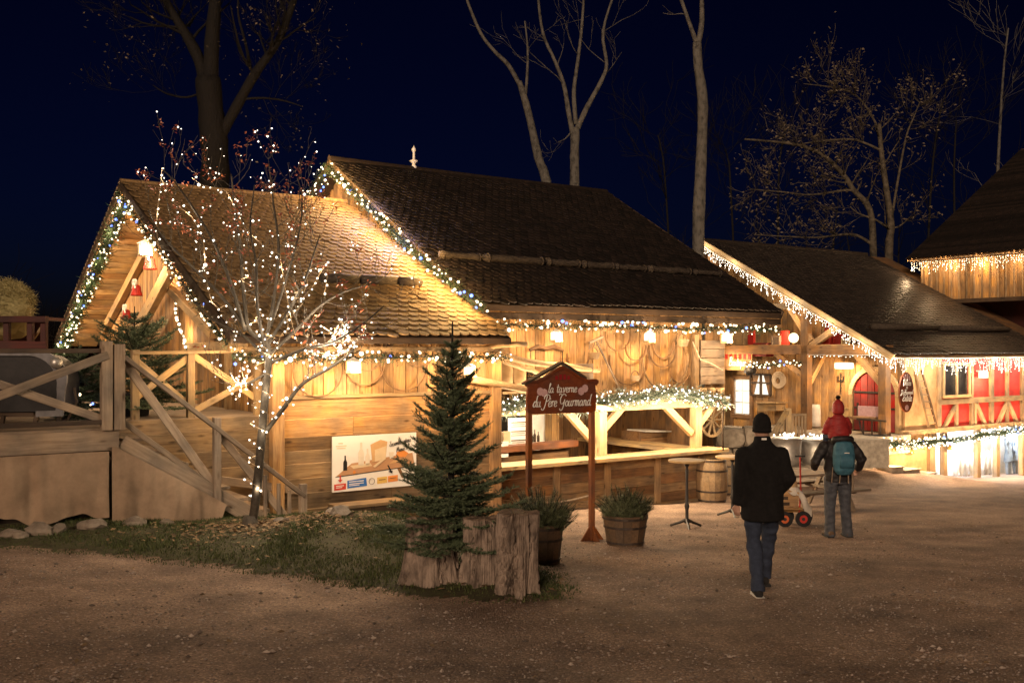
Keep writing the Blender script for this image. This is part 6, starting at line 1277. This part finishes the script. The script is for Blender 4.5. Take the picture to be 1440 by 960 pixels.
barrel('wine barrel standing at the right end of the bar', 1001, 702, 22.6, 1.0, .36); barrel('darker barrel set behind the bar end barrel', 1023, 692, 24.6, 1.0, .34)
def galv(label, px, py, Y, r, h, zb):
    b = at(px, py, Y); b.z = zb; t = thing('zinc_tub', label, 'tub', b, False, 'zinc tubs with lights'); pr = [(r*.9, 0), (r*.97, h*.3), (r*.95, h*.33), (r, h*.65), (r*.98, h*.68), (r*1.03, h), (r*1.06, h+.01), (r*1.0, h-.01), (r*.9, h*.85)]; MB().lathe(b, pr, 28).build('body', 'zinc', t, True); MB().lathe(b, [(r*1.05, h-.02), (r*1.08, h), (r*1.05, h+.02)], 28).build('rim', 'zinc', t, True)
    rg = random.Random(int(px)); bm = MB(); bulbs(bm, [b + V((rg.gauss(0, r*.45), rg.gauss(0, r*.45), h+rg.uniform(.02, .14))) for _ in range(16)], .018, .032, rg); bm.build('bulbs', 'cool', t, kind='stuff'); lamp(t, b+V((0, 0, h+.3)), 14, WHITE, .03)
galv('left zinc tub with lights at the foot of the porch steps', 1105, 650, 27.4, .42, .75, -1.55); galv('right zinc tub with lights in front of the porch', 1150, 652, 27.8, .45, .75, -1.6)
MBb = MB()
for (px, Y) in ((1105, 27.4), (1150, 27.8)): p = at(px, 650, Y); MBb.box((p.x, p.y, -1.85), (1.0, 1.0, .6)); MBb.box((p.x, p.y, -1.57), (1.04, 1.04, .05))
one(MBb, 'tub_plinth', 'stone', at(1127, 665, 27.6), 'low stone plinth carrying the two zinc tubs', 'plinth')
def htable(label, px, py, Y, h=1.13, r=.31):
    b = at(px, py, Y); b.z = G(b.x, b.y); t = thing('bistro_table', label, 'table', b, False, 'tall bistro tables'); MB().lathe(b, [(r*.97, h-.035), (r, h-.03), (r, h-.005), (r*.98, h)], 28).build('table_top', 'pine_pale', t)
    MB().lathe(b, [(.05, .08), (.03, .14), (.028, .3), (.045, .36), (.028, .42), (.022, .8), (.03, .95), (.02, 1.0), (.06, h-.04)], 10).build('column', 'metal', t, True)
    for k in range(3): a = 2.0944*k+.5; MB().tube([b+V((0, 0, .14)), b+V((.12*math.cos(a), .12*math.sin(a), .08)), b+V((.24*math.cos(a), .24*math.sin(a), .035)), b+V((.29*math.cos(a), .29*math.sin(a), .012))], [.03, .024, .02, .024], 6).build('foot', 'metal', t)
htable('tall round bistro table in front of the bar', 966, 744, 16.6); htable('second tall bistro table, half hidden by the man in black', 1030, 722, 18.6, 1.13, .31)
# picnic table, stone wall, stair rail, barrel ring
pt_ = at(1135, 702, 20.6); pt_.z = G(pt_.x, pt_.y); pic = thing('picnic_table', 'weathered picnic table beyond the toy cart', 'picnic table', pt_, False)
pic.rotation_euler = (0, 0, rad(24))
for k in range(4): plank(pic, pt_+V((-.9, -.3+k*.2, .74)), pt_+V((.9, -.3+k*.2, .74)), .19, .045, Z3, 'grey', 'top_board')
for s_ in (-1, 1):
    for j in (0, 1): plank(pic, pt_+V((-.9, s_*(.62+.17*j), .45)), pt_+V((.9, s_*(.62+.17*j), .45)), .16, .045, Z3, 'grey', 'seat_board')
    plank(pic, pt_+V((s_*.6, -.72, .4)), pt_+V((s_*.6, .72, .4)), .1, .05, Z3, 'grey', 'cross_beam')
    for q in (-1, 1): plank(pic, pt_+V((s_*.63, q*.68, 0)), pt_+V((s_*.63, q*.25, .72)), .1, .05, V((1, 0, 0)), 'grey', 'leg')
def stones():
    labs = iter(['large left slab of the stone wall behind the barrels', 'right slab of the stone wall, lit from the porch', 'lower left block of the stone wall', 'lower middle block of the stone wall', 'lower right block of the stone wall', 'small block at the left foot of the stone wall', 'middle foot block of the stone wall', 'right foot block of the stone wall'])
    for (x0, x1, y0, y1) in ((1004, 1045, 602, 628), (1045, 1076, 599, 628), (1000, 1028, 629, 652), (1029, 1056, 629, 652), (1057, 1090, 629, 652), (998, 1024, 653, 680), (1025, 1060, 653, 680), (1061, 1092, 653, 680)):
        a, b = at(x0, y0, 27.5), at(x1, y1, 27.5); mb = MB(); mb.blob((a+b)/2, ((b.x-a.x)*.56, .35, (a.z-b.z)*.58), rng, 2, .06)
        c0 = (a+b)/2
        for q in mb.v:
            d = q-c0; hx, hy, hz = (b.x-a.x)*.49, .3, (a.z-b.z)*.49; q.x = c0.x+max(-hx, min(hx, d.x*1.25)); q.y = c0.y+max(-hy, min(hy, d.y*1.2)); q.z = c0.z+max(-hz, min(hz, d.z*1.25))
        one(mb, 'stone_block', 'stone', V((c0.x, c0.y, b.z)), next(labs), 'stone', False, False, 'stone wall blocks')
stones()
st2 = thing('porch_stairs', 'wooden stairs with slatted railing up to the porch beside the stone wall', 'stairs', at(1090, 650, 29.5)); 
plank(st2, at(1078, 628, 29), at(1107, 577, 30.5), .16, .08, V((-.5, -1, 0)), 'pine_pale', 'handrail'); plank(st2, at(1108, 640, 30.5), at(1108, 574, 30.5), .18, .16, V((0, -1, 0)), 'pine_pale', 'newel_post')
for k in range(7): px = 1082 + k*4; plank(st2, at(px, 655, 29.3+k*.15), at(px, 622-k*6.2, 29.3+k*.15), .05, .03, V((0, -1, 0)), 'timber', 'baluster')
for k in range(6): px = 1110 + k*4.5; plank(st2, at(px, 622, 30.6), at(px, 585, 30.6), .07, .03, V((0, -1, 0)), 'timber', 'baluster')
plank(st2, at(1108, 583, 30.6), at(1134, 583, 30.6), .08, .05, V((0, -1, 0)), 'timber', 'rail')
for k in range(5): a = at(1086+k*5, 656-k*7, 29.4+k*.25); MB().box(a+V((.3, .1, 0)), (.9, .3, .05)).build('tread', 'timber', st2)
# sledge chair, white sheet, basket on the porch
sd2 = thing('sledge', 'old wooden sledge with pink cushioned seat in front of the arched door', 'sledge', onU(1222, 610, 26.9), True)
for s_, uu in ((0, 26.75), (1, 27.25)):
    MB().tube([onU(1247, 611, uu), onU(1228, 612, uu), onU(1215, 611, uu), onU(1210, 602, uu), onU(1208, 590, uu)], .022, 6).build('runner', 'metal', sd2); plank(sd2, onU(1205, 589, uu), onU(1246, 592, uu), .06, .05, SIDE, 'dark', 'rail')
    for px in (1214, 1226, 1238): plank(sd2, onU(px, 611, uu), onU(px, 590, uu), .04, .04, SIDE, 'dark', 'strut')
a, b = onU(1207, 570, 27.35), onU(1238, 588, 27.35); MB().box((27.35, (a.y+b.y)/2, (a.z+b.z)/2), (.08, abs(a.y-b.y), a.z-b.z)).build('back_panel', 'pinkpaint', sd2); MB().box((27.05, (a.y+b.y)/2, b.z), (.55, abs(a.y-b.y), .08)).build('seat', 'brown', sd2)
for px in (1206, 1240): plank(sd2, onU(px, 590, 27.33), onU(px, 566, 27.33), .05, .05, SIDE, 'dark', 'post')
a, b = onU(1141, 568, 27.6), onU(1153, 600, 27.6); one(MB().tube([(27.6, (a.y+b.y)/2, b.z+(a.z-b.z)*k/4) for k in range(5)], [(.2, .13), (.19, .14), (.2, .12), (.19, .13), (.17, .1)], 10, V((0, 1, 0))), 'white_sheet', 'cloth', (27.6, (a.y+b.y)/2, b.z), 'white sheet hanging beside the porch post', 'sheet', True, True)
a, b = onU(1180, 573, 27.8), onU(1196, 590, 27.8); mb = MB(); mb.box((27.85, (a.y+b.y)/2, (a.z+b.z)/2), (.05, abs(a.y-b.y), a.z-b.z)); mb.box((27.83, (a.y+b.y)/2, a.z), (.06, abs(a.y-b.y)+.05, .05)); one(mb, 'notice_board', 'pine_pale', (27.85, (a.y+b.y)/2, b.z), 'pale blank board on the porch wall right of the child', 'board', True)
tb = onU(1085, 575, 27.6); bx = thing('wall_shelf', 'pine shelf below the curtained window', 'shelf', tb, True); plank(bx, onU(1072, 572, 27.5), onU(1098, 571, 27.5), .3, .5, SIDE, 'pine_pale', 'box'); plank(bx, onU(1070, 566, 27.45), onU(1100, 566, 27.45), .05, .6, SIDE, 'pine_pale', 'board')
wh = onU(1096, 534, 27.8); cw = thing('rope_coil', 'coil of pale rope hung right of the curtained window', 'rope', wh, True)
for k in range(4): hoopmesh(wh+V((0, .01*k, -.01*k)), .3-.05*k, (0, 1, 0), (0, 0, 1), (-1, 0, 0), .06, .04, seg=20).build('loop', 'rope', cw)
sc2 = onU(1183, 535, 27.85); mb = MB(); mb.bar(sc2+V((-.02, 0, .25)), sc2+V((-.02, 0, -.35)), .03, .03); mb.bar(sc2+V((-.02, .12, .0)), sc2+V((-.02, -.12, 0)), .03, .03); mb.bar(sc2+V((-.02, .1, .0)), sc2+V((-.02, .1, .15)), .03, .03); mb.bar(sc2+V((-.02, -.1, .0)), sc2+V((-.02, -.1, .15)), .03, .03)
one(mb, 'iron_fork', 'metal', sc2-V((0, 0, .35)), 'small iron fork hung left of the arched door', 'tool', True)
jr = onU(1055, 522, 27.0); pot = thing('copper_pot', 'dark hanging kettle at the right end of the shop sign', 'kettle', jr, True); MB().lathe(jr, [(.1, -.12), (.2, -.05), (.22, .05), (.18, .12), (.2, .14)], 16).build('body', 'metal', pot, True); hoopmesh(jr+V((0, 0, .12)), .18, (0, 1, 0), (0, 0, 1), (-1, 0, 0), .02, .02, 0, math.pi, 12).build('handle', 'metal', pot)
# wheel-like bundle by the end of the bar
wb = onV(1000, 590, 16.9); wg = thing('wagon_wheel', 'old wooden wagon wheel leaning behind the bar end post', 'wheel', wb, True); hoopmesh(wb, .42, (1, 0, 0), (0, 0, 1), (0, -1, 0), .06, .06, seg=24).build('rim', 'timber', wg)
for k in range(5): a = k*math.pi/5; plank(wg, wb+V((.38*math.cos(a), -.03, .38*math.sin(a))), wb-V((.38*math.cos(a), .03, .38*math.sin(a))), .04, .04, FRONT, 'timber', 'spoke')
MB().lathe(wb, [(.07, -.07), (.07, .07)], 12).build('hub', 'timber', wg)
cn = at(1017, 640, 22.0); one(MB().tube([at(1017, 633, 22), at(1016, 600, 22), at(1017, 570, 22), at(1012, 562, 22), at(1006, 566, 22)], .018, 6), 'walking_stick', 'dark', cn, 'curved dark walking stick rising behind the bar barrel', 'stick', False, True)
# toy cart
cy = 17.0; ct = at(1112, 738, cy); ct.z = G(ct.x, ct.y); tc_ = thing('toy_cart', 'wooden hand cart with white cloth and red pull handle', 'cart', ct)
def CP(px, py, dy=0): return at(px, py, cy+dy)
for dy in (-.18, .2):
    o = CP(1090, 712, dy); poly = [CP(x, y, dy) for x, y in ((1086, 712), (1122, 714), (1124, 692), (1112, 690), (1098, 678), (1086, 688))]
    MB().prism([(p.x-o.x, p.z-o.z) for p in poly], o, (1, 0, 0), (0, 0, 1), (0, 1, 0), .025).build('side_panel', 'pine', tc_)
for (px, py) in ((1104, 700), (1106, 708)): MB().box(CP(px, py, -.2), (.1, .02, .05)).build('hand_hole', 'dark', tc_)
MB().box(CP(1104, 713, .01), (.5, .36, .03)).build('floor', 'pine', tc_)
for px, dy in ((1103, -.22), (1129, -.22), (1105, .3), (1131, .3)):
    b_ = CP(px, 725, dy); b_.z = G(b_.x, b_.y)+.13
    w_ = hoopmesh(b_, .13, (1, 0, 0), (0, 0, 1), (0, -1, 0), .055, .06, seg=20).build('wheel', 'rubber', tc_)
    dm = MB().prism([(.075*math.cos(k*.524), .075*math.sin(k*.524)) for k in range(12)], b_-V((0, .035, 0)), (1, 0, 0), (0, 0, 1), (0, 1, 0), .03); dm.build('rim', 'red' if px > 1120 else 'orange', w_)
    MB().prism([(.03*math.cos(k*.785), .03*math.sin(k*.785)) for k in range(8)], b_-V((0, .05, 0)), (1, 0, 0), (0, 0, 1), (0, 1, 0), .05).build('hub', 'metal', w_)
for px in (1104, 1130): MB().bar(CP(px, 725, -.22), CP(px+2, 722, .3), .025, .025).build('axle', 'metal', tc_)
MB().bar(CP(1100, 718, .03), CP(1132, 718, .03), .05, .04).build('chassis_bar', 'pine', tc_)
MB().tube([CP(1124, 722, -.05), CP(1126, 690, -.05), CP(1125, 642, -.05)], .014, 6).build('pull_handle', 'red', tc_); MB().bar(CP(1118, 641, -.05), CP(1132, 641, -.05), .03, .03).build('grip', 'metal', tc_)
cl = MB(); n_ = 20
for j in range(n_+1):
    for i in range(n_+1):
        a, b = i/n_, j/n_; px = 1088 + 54*a; base_y = 690 - 10*math.sin(a*3.0)*(.5) + (14 if a > .62 else 0)*sst(.62, .9, a); q = CP(px, base_y, -.22 + .46*b); edge = max(sst(.0, .2, b) if b < .2 else 1, 0); d = min(b, 1-b)
        drop = (.16 + .05*math.sin(a*17))*(1-sst(0, .22, d)) * (.4 + .9*sst(.35, .75, a)); q.z -= drop; q.z += .02*noise.noise(V((a*6, b*6, 1))) - .13*sst(.8, 1, a); q.y += .02*math.sin(a*21); cl.v.append(q)
for j in range(n_):
    for i in range(n_): k = j*(n_+1)+i; cl.f.append((k, k+1, k+n_+2, k+n_+1))
one(cl, 'cloth', 'cloth', CP(1115, 700, 0), 'white cloth draped over the wooden hand cart', 'cloth', False, True)
bsk = MB().lathe(CP(1110, 690, .05), [(.1, 0), (.14, .1), (.13, .16), (.02, .2)], 14); one(bsk, 'bundle', 'sack', CP(1110, 690, .05), 'tan bundle lying on the white cloth of the cart', 'bundle', False, True)
# blanket over the stall between picnic table and terrace, block on terrace
one(MB().box(at(1222, 637, 29.2), (.95, .6, .8)).box(at(1222, 618, 29.2), (1.0, .64, .06)), 'stone_plinth', 'stone', at(1222, 657, 29.2), 'pale square stone block at the terrace edge left of the corner post', 'plinth')
# ================================================================== people
def L2(base, rz):
    c_, s_ = math.cos(rz), math.sin(rz)
    return lambda x, y, z: V((base.x + c_*x - s_*y, base.y + s_*x + c_*y, base.z + z))
def ring(f, pts, rs, mb, n=14, rz=0): mb.tube([f(*p) for p in pts], rs, n, V((math.cos(rz), math.sin(rz), 0)))
def hand(mb, w, d, side, n_=V((0, 0, -1)), curl=.5, s=1.0):
    """palm at w pointing along d, fingers curled towards n_"""
    d = d.normalized(); n_ = (n_ - d*n_.dot(d)).normalized(); x = d.cross(n_)*side
    mb.tube([w - d*.02, w + d*.04, w + d*.09*s], [(.026, .019), (.036, .018), (.038, .016)], 10, x)
    for k, (o, L) in enumerate(((-.027, .062), (-.009, .072), (.009, .068), (.026, .052))):
        p = w + d*.085*s + x*o; a = (d + n_*curl*.5).normalized(); b = (d*.5 + n_*curl*1.3).normalized(); c_ = (d*.1 + n_*curl*1.6).normalized(); mb.tube([p, p+a*L*.5, p+a*L*.5+b*L*.35, p+a*L*.5+b*L*.35+c_*L*.3], [.0095, .009, .0082, .0065], 8)
    p = w + d*.03 - x*.03; mb.tube([p, p-x*.02+d*.025, p-x*.018+d*.05+n_*.015], [.012, .0105, .008], 8)
def headmesh(mb, f, z, fwd=.01, r=.1):
    mb.tube([f(0, fwd-.02, z-.1), f(0, fwd-.012, z-.03)], [(.058, .06)]*2, 12); mb.tube([f(0, fwd+.02, z-.045), f(0, fwd+.015, z), f(0, fwd+.0, z+.06), f(0, fwd-.005, z+.12), f(0, fwd-.005, z+.17), f(0, fwd-.005, z+.205)], [(.045, .05), (.068, .082), (.076, .094), (.079, .1), (.066, .086), (.03, .04)], 16, V((1, 0, 0)))
    mb.blob(f(0, fwd+.105, z+.06), (.014, .02, .026), RND, 1, 0)
    for s_ in (-1, 1): mb.blob(f(s_*.08, fwd-.005, z+.065), (.014, .026, .034), RND, 1, 0)
def face(t, f, z, fwd=.01):
    for s_ in (-1, 1): MB().blob(f(s_*.032, fwd+.088, z+.085), .011, RND, 1, 0).build('eye', 'white', t, True)
    MB().blob(f(0, fwd+.088, z+.012), (.025, .008, .007), RND, 1, 0).build('mouth', 'redjacket', t, True)
# ---- man walking away in long black coat
pz = at(1072, 833, 10.0); pz.z = G(pz.x, pz.y); RZ = rad(-4); f = L2(pz, RZ)
man = thing('person', 'man in black beanie and long black coat walking away', 'person', pz)
hipz = .93
legs = [((-.095, -.02, hipz), (-.085, .0, .5), (-.075, -.2, .1)), ((.09, -.02, hipz), (.1, .2, .53), (.085, .36, .1))]
bm = MB(); headmesh(bm, f, 1.575, .03)
ring(f, [(0, 0, .9), (0, 0, 1.1), (0, 0, 1.35), (0, .01, 1.45), (0, .02, 1.5)], [(.15, .11), (.14, .1), (.17, .11), (.15, .09), (.06, .06)], bm)
for l in legs: ring(f, l, [(.08, .085), (.055, .06), (.04, .045)], bm, 10)
arms = [((-.175, 0, 1.41), (-.235, -.05, 1.15), (-.25, .0, .9)), ((.175, 0, 1.41), (.25, -.08, 1.16), (.18, .14, 1.0))]
for a in arms: ring(f, a, [.045, .04, .03], bm, 8)
hand(bm, f(-.25, .01, .89), V((.02, .12, -1)), 1, V((.5, .6, 0)), .8); hand(bm, f(.18, .15, 1.0), V((-.35, .9, -.05)), -1, V((-.6, 0, -.5)), .9)
fuse(bm, .008, 3).build('body', 'skin', man, True); face(man, f, 1.575, .03)
jm = MB()
for l, (k0, k1) in zip(legs, ((.0, .0), (0, 0))):
    h, k, a = [V(q) for q in l]; pts = [h, h.lerp(k, .5), k, k.lerp(a, .5), a, a + V((0, -.005, -.035))]; ring(f, pts, [(.105, .115), (.09, .1), (.075, .08), (.068, .072), (.066, .072), (.07, .078)], jm, 14)
ring(f, [(0, -.01, .8), (0, -.01, .9), (0, 0, 1.0)], [(.17, .12), (.175, .125), (.165, .115)], jm)
jo = fuse(jm, .011, 2)
for q in jo.v: q += V((noise.noise(V((q.x*7, q.y*7, q.z*13+4))), noise.noise(V((q.x*8, q.y*8, q.z*15))), 0))*.016
jo.build('trousers', 'jeans', man, True)
cm = MB(); ring(f, [(0, -.02, .74), (0, -.02, .8), (0, -.015, .95), (0, -.01, 1.1), (0, -.01, 1.25), (0, -.005, 1.36), (0, 0, 1.44), (0, .005, 1.49), (0, .01, 1.525)], [(.215, .165), (.215, .165), (.208, .158), (.2, .15), (.21, .155), (.22, .15), (.18, .125), (.12, .1), (.085, .085)], cm, 24)
for a in arms:
    s0, e0, w0 = [V(q) for q in a]; ring(f, [s0.lerp(e0, -.22)*1.0, s0.lerp(e0, -.14), s0, s0.lerp(e0, .5), e0, e0.lerp(w0, .5), w0 + (w0-e0).normalized()*.01], [.02, .06, .085, .078, .07, .062, .056], cm, 14)
ring(f, [(0, .01, 1.49), (0, .012, 1.545), (0, .014, 1.575)], [(.095, .095), (.088, .088), (.088, .09)], cm, 16)
co = fuse(cm, .014, 2)
for q in co.v: q += V((noise.noise(q*6), noise.noise(q*6+V((5, 0, 0))), 0))*.014 + V((0, noise.noise(V((q.x*13+q.z*4, q.y*6, q.z*5))), 0))*.02 + V((0, noise.noise(V((q.x*9, 3, q.z*19))), 0))*.008
co.build('coat', 'coat', man, True)
MB().box(f(0, -.098, 1.555), (.05, .006, .02)).build('collar_label', 'white', man)
hm_ = MB(); hm_.tube([f(0, .025, z) for z in (1.625, 1.66, 1.7, 1.75, 1.79, 1.812)], [(.087, .105), (.09, .109), (.09, .11), (.08, .098), (.052, .065), (.012, .015)], 20, V((1, 0, 0))); hm_.tube([f(0, .025, 1.615), f(0, .025, 1.66)], [(.094, .112), (.093, .112)], 20, V((1, 0, 0))); hm_.build('beanie', 'coat', man, True)
for l, d0, hl_ in zip(legs, (.0, .0), (.035, .0)):
    a = V(l[2]); sm = MB(); z0_ = a.z-.09 if a.y < 0 else .0
    z0_ = .0; ring(f, [(a.x, a.y-.085, z0_+.05), (a.x, a.y-.05, z0_+.055), (a.x, a.y+.05, z0_+.05), (a.x, a.y+.13, z0_+.04), (a.x, a.y+.18, z0_+.032)], [(.034, .04), (.042, .05), (.045, .045), (.045, .036), (.028, .022)], sm, 12); fuse(sm, .01, 2).build('shoe', 'rubber', man, True)
    MB().box(f(a.x, a.y+.04, z0_+.012), (.085, .27, .024)).build('sole', 'white' if a.y < 0 else 'rubber', man)  # trailing sole coloured white as a painted highlight, the other plain rubber
# ---- man with backpack carrying a child
pz2 = at(1178, 755, 15.3); pz2.z = G(pz2.x, pz2.y); f = L2(pz2, rad(3)); RZ2 = rad(3)
m2_ = thing('person', 'man in black jacket and grey jeans with a child on his shoulders', 'person', pz2)
legs = [((-.1, 0, .92), (-.115, .02, .5), (-.13, -.02, .09)), ((.1, 0, .92), (.12, .02, .5), (.145, -.02, .09))]
arms = [((-.2, 0, 1.42), (-.37, -.06, 1.17), (-.3, .16, 1.05)), ((.2, 0, 1.42), (.36, -.03, 1.2), (.37, .15, 1.03))]
bm = MB(); headmesh(bm, f, 1.57, .04); ring(f, [(0, 0, .9), (0, 0, 1.1), (0, 0, 1.35), (0, .01, 1.45), (0, .02, 1.5)], [(.15, .11), (.14, .1), (.17, .11), (.15, .09), (.06, .06)], bm)
for l in legs: ring(f, l, [(.08, .085), (.055, .06), (.04, .045)], bm, 10)
for a in arms: ring(f, a, [.045, .04, .03], bm, 8)
hand(bm, f(-.3, .17, 1.05), V((.3, .9, -.1)), 1, V((.5, 0, -.6)), .9); hand(bm, f(.37, .16, 1.02), V((.1, .75, -.5)), -1, V((-.5, 0, -.6)), .8)
fuse(bm, .008, 3).build('body', 'skin', m2_, True); face(m2_, f, 1.57, .04)
MB().tube([f(0, .03, z) for z in (1.62, 1.68, 1.74, 1.785)], [(.083, .1), (.088, .106), (.076, .09), (.03, .04)], 16, V((1, 0, 0))).build('hair', 'hair', m2_, True)
jm = MB()
for l in legs:
    h, k, a = [V(q) for q in l]; ring(f, [h, h.lerp(k, .5), k, k.lerp(a, .5), a, a+V((0, .01, -.05))], [(.115, .12), (.1, .105), (.085, .09), (.078, .085), (.08, .09), (.088, .1)], jm, 14)
ring(f, [(0, -.01, .82), (0, -.01, .92), (0, 0, 1.02)], [(.185, .13), (.185, .13), (.17, .12)], jm); jo = fuse(jm, .013, 2)
for q in jo.v: q += V((0, noise.noise(V((q.x*9, q.y*9, q.z*17))), 0))*.022
jo.build('trousers', 'greyjeans', m2_, True)
cm = MB(); ring(f, [(0, -.01, .86), (0, -.01, .95), (0, -.01, 1.1), (0, -.01, 1.25), (0, -.005, 1.36), (0, 0, 1.44), (0, .005, 1.49), (0, .01, 1.53)], [(.205, .155), (.205, .155), (.21, .155), (.23, .16), (.225, .15), (.185, .125), (.13, .1), (.085, .085)], cm, 24)
for a in arms:
    s0, e0, w0 = [V(q) for q in a]; ring(f, [s0.lerp(e0, -.2), s0.lerp(e0, -.12), s0, s0.lerp(e0, .5), e0, e0.lerp(w0, .5), w0], [.02, .06, .088, .085, .08, .07, .06], cm, 12)
co = fuse(cm, .014, 2)
for q in co.v: q += V((noise.noise(q*9), noise.noise(q*9+V((5, 0, 0))), 0))*.018 + V((0, noise.noise(V((q.x*12, q.y*6, q.z*16))), 0))*.016
co.build('jacket', 'jacket', m2_, True)
for l in legs:
    a = V(l[2]); sm = MB(); ring(f, [(a.x, a.y-.09, .06), (a.x, a.y-.04, .07), (a.x*1.06, a.y+.06, .06), (a.x*1.12, a.y+.15, .05), (a.x*1.15, a.y+.2, .04)], [(.04, .05), (.05, .065), (.052, .055), (.052, .045), (.032, .03)], sm, 12); fuse(sm, .011, 2).build('boot', 'boot', m2_, True); MB().box(f(a.x*1.07, a.y+.05, .014), (.1, .3, .028)).build('sole', 'rubber', m2_)
# backpack
bp_ = thing('backpack', 'teal backpack with grey straps on the man carrying the child', 'backpack', f(0, -.2, 1.0)); pk = MB()
pk.tube([f(0, -.245, z) for z in (.99, 1.05, 1.15, 1.3, 1.42, 1.48, 1.5)], [(.1, .075), (.15, .11), (.165, .125), (.165, .12), (.15, .1), (.12, .08), (.05, .04)], 20, V((1, 0, 0))); pko = fuse(pk, .014, 1)
for q in pko.v: q += V((0, noise.noise(q*11), 0))*.012
pko.build('bag', 'packblue', bp_, True)
MB().tube([f(0, -.215, 1.475), f(0, -.2, 1.52), f(0, -.19, 1.56)], [(.16, .1), (.175, .11), (.15, .09)], 16, V((1, 0, 0))).build('lid', 'jacket', bp_, True)
MB().tube([f(0, -.365, 1.1), f(0, -.372, 1.2), f(0, -.365, 1.3)], [(.1, .012), (.11, .014), (.1, .012)], 12, V((1, 0, 0))).build('front_pocket', 'packblue', bp_, True)
MB().box(f(0, -.372, 1.33), (.07, .008, .012)).build('reflector', 'white', bp_)
for s_, z0_ in ((-1, .86), (1, .74)): MB().bar(f(s_*.15, -.2, 1.1), f(s_*.165, -.19, z0_), .03, .01).build('strap', 'grey', bp_)
for s_ in (-1, 1): MB().bar(f(s_*.06, -.27, 1.02), f(s_*.07, -.25, .86), .02, .008).build('strap', 'grey', bp_); MB().tube([f(s_*.1, -.14, 1.46), f(s_*.12, .02, 1.5), f(s_*.13, .14, 1.36), f(s_*.15, .15, 1.2), f(s_*.18, -.02, 1.08)], [(.03, .012)]*5, 8).build('shoulder_strap', 'jacket', bp_)
# child
cb_ = f(0, -.02, 1.52); g_ = L2(cb_, rad(3)); kid = thing('person', 'small child in red jacket and red pompom hat riding on the man\'s shoulders', 'person', cb_); bm = MB()
headmesh(bm, lambda x, y, z: g_(x*.86, y*.86, .41+(z-1.57)*.86), 1.57, .02)
ring(g_, [(0, 0, .02), (0, 0, .2), (0, 0, .33), (0, 0, .37)], [(.1, .08), (.1, .08), (.1, .07), (.04, .04)], bm, 12)
for s_ in (-1, 1): ring(g_, [(s_*.07, .02, .05), (s_*.14, .16, .02), (s_*.11, .17, -.22)], [.05, .04, .032], bm, 8); ring(g_, [(s_*.11, 0, .31), (s_*.17, .08, .17), (s_*.08, .15, .15)], [.035, .03, .024], bm, 8); hand(bm, g_(s_*.08, .155, .15), V((-s_*.4, .8, .1)), -s_, V((0, 0, -1)), .7, .6)
fuse(bm, .008, 2).build('body', 'skin', kid, True); face(kid, lambda x, y, z: g_(x*.86, y*.86, .41+(z-1.57)*.86), 1.57, .02)
tm_ = MB()
for s_ in (-1, 1): ring(g_, [(s_*.07, .0, .04), (s_*.14, .15, .02), (s_*.115, .175, -.1), (s_*.11, .175, -.2)], [.07, .058, .05, .05], tm_, 10)
fuse(tm_, .012, 2).build('trousers', 'jeans', kid, True)
for s_ in (-1, 1): b_ = MB(); ring(g_, [(s_*.11, .15, -.24), (s_*.11, .2, -.245), (s_*.11, .27, -.25)], [(.034, .034), (.036, .034), (.03, .022)], b_, 10); b_.build('boot', 'boot', kid, True)
cm = MB(); ring(g_, [(0, -.01, -.0), (0, -.01, .04), (0, -.015, .1), (0, -.01, .2), (0, 0, .29), (0, 0, .34), (0, .0, .37)], [(.15, .12), (.165, .135), (.165, .135), (.15, .12), (.13, .1), (.09, .085), (.06, .06)], cm, 20)
for s_ in (-1, 1): ring(g_, [(s_*.1, 0, .3), (s_*.165, .0, .2), (s_*.19, .04, .1), (s_*.1, .14, .14)], [.062, .06, .055, .042], cm, 10)
ko = fuse(cm, .012, 2)
for q in ko.v: q += V((noise.noise(V((q.x*8, q.y*8, q.z*26))), noise.noise(V((q.x*8, q.y*8, q.z*26+9))), 0))*.011
ko.build('jacket', 'redjacket', kid, True)
hm_ = MB(); hm_.tube([g_(0, .0, z) for z in (.37, .4, .44, .5, .55, .585, .6)], [(.075, .082), (.086, .098), (.09, .103), (.088, .1), (.068, .078), (.035, .04), (.01, .01)], 18, V((1, 0, 0))); hm_.build('hat', 'redjacket', kid, True)
pp = MB(); rg = random.Random(4); pc_ = g_(0, 0, .625)
for k in range(420): d = V((rg.gauss(0, 1), rg.gauss(0, 1), rg.gauss(0, 1))).normalized()*rg.uniform(.035, .05); w = d.orthogonal().normalized()*.006; pp.add([pc_-w, pc_+w, pc_+d], [(0, 1, 2)])
pp.build('pompom', 'hair', kid)
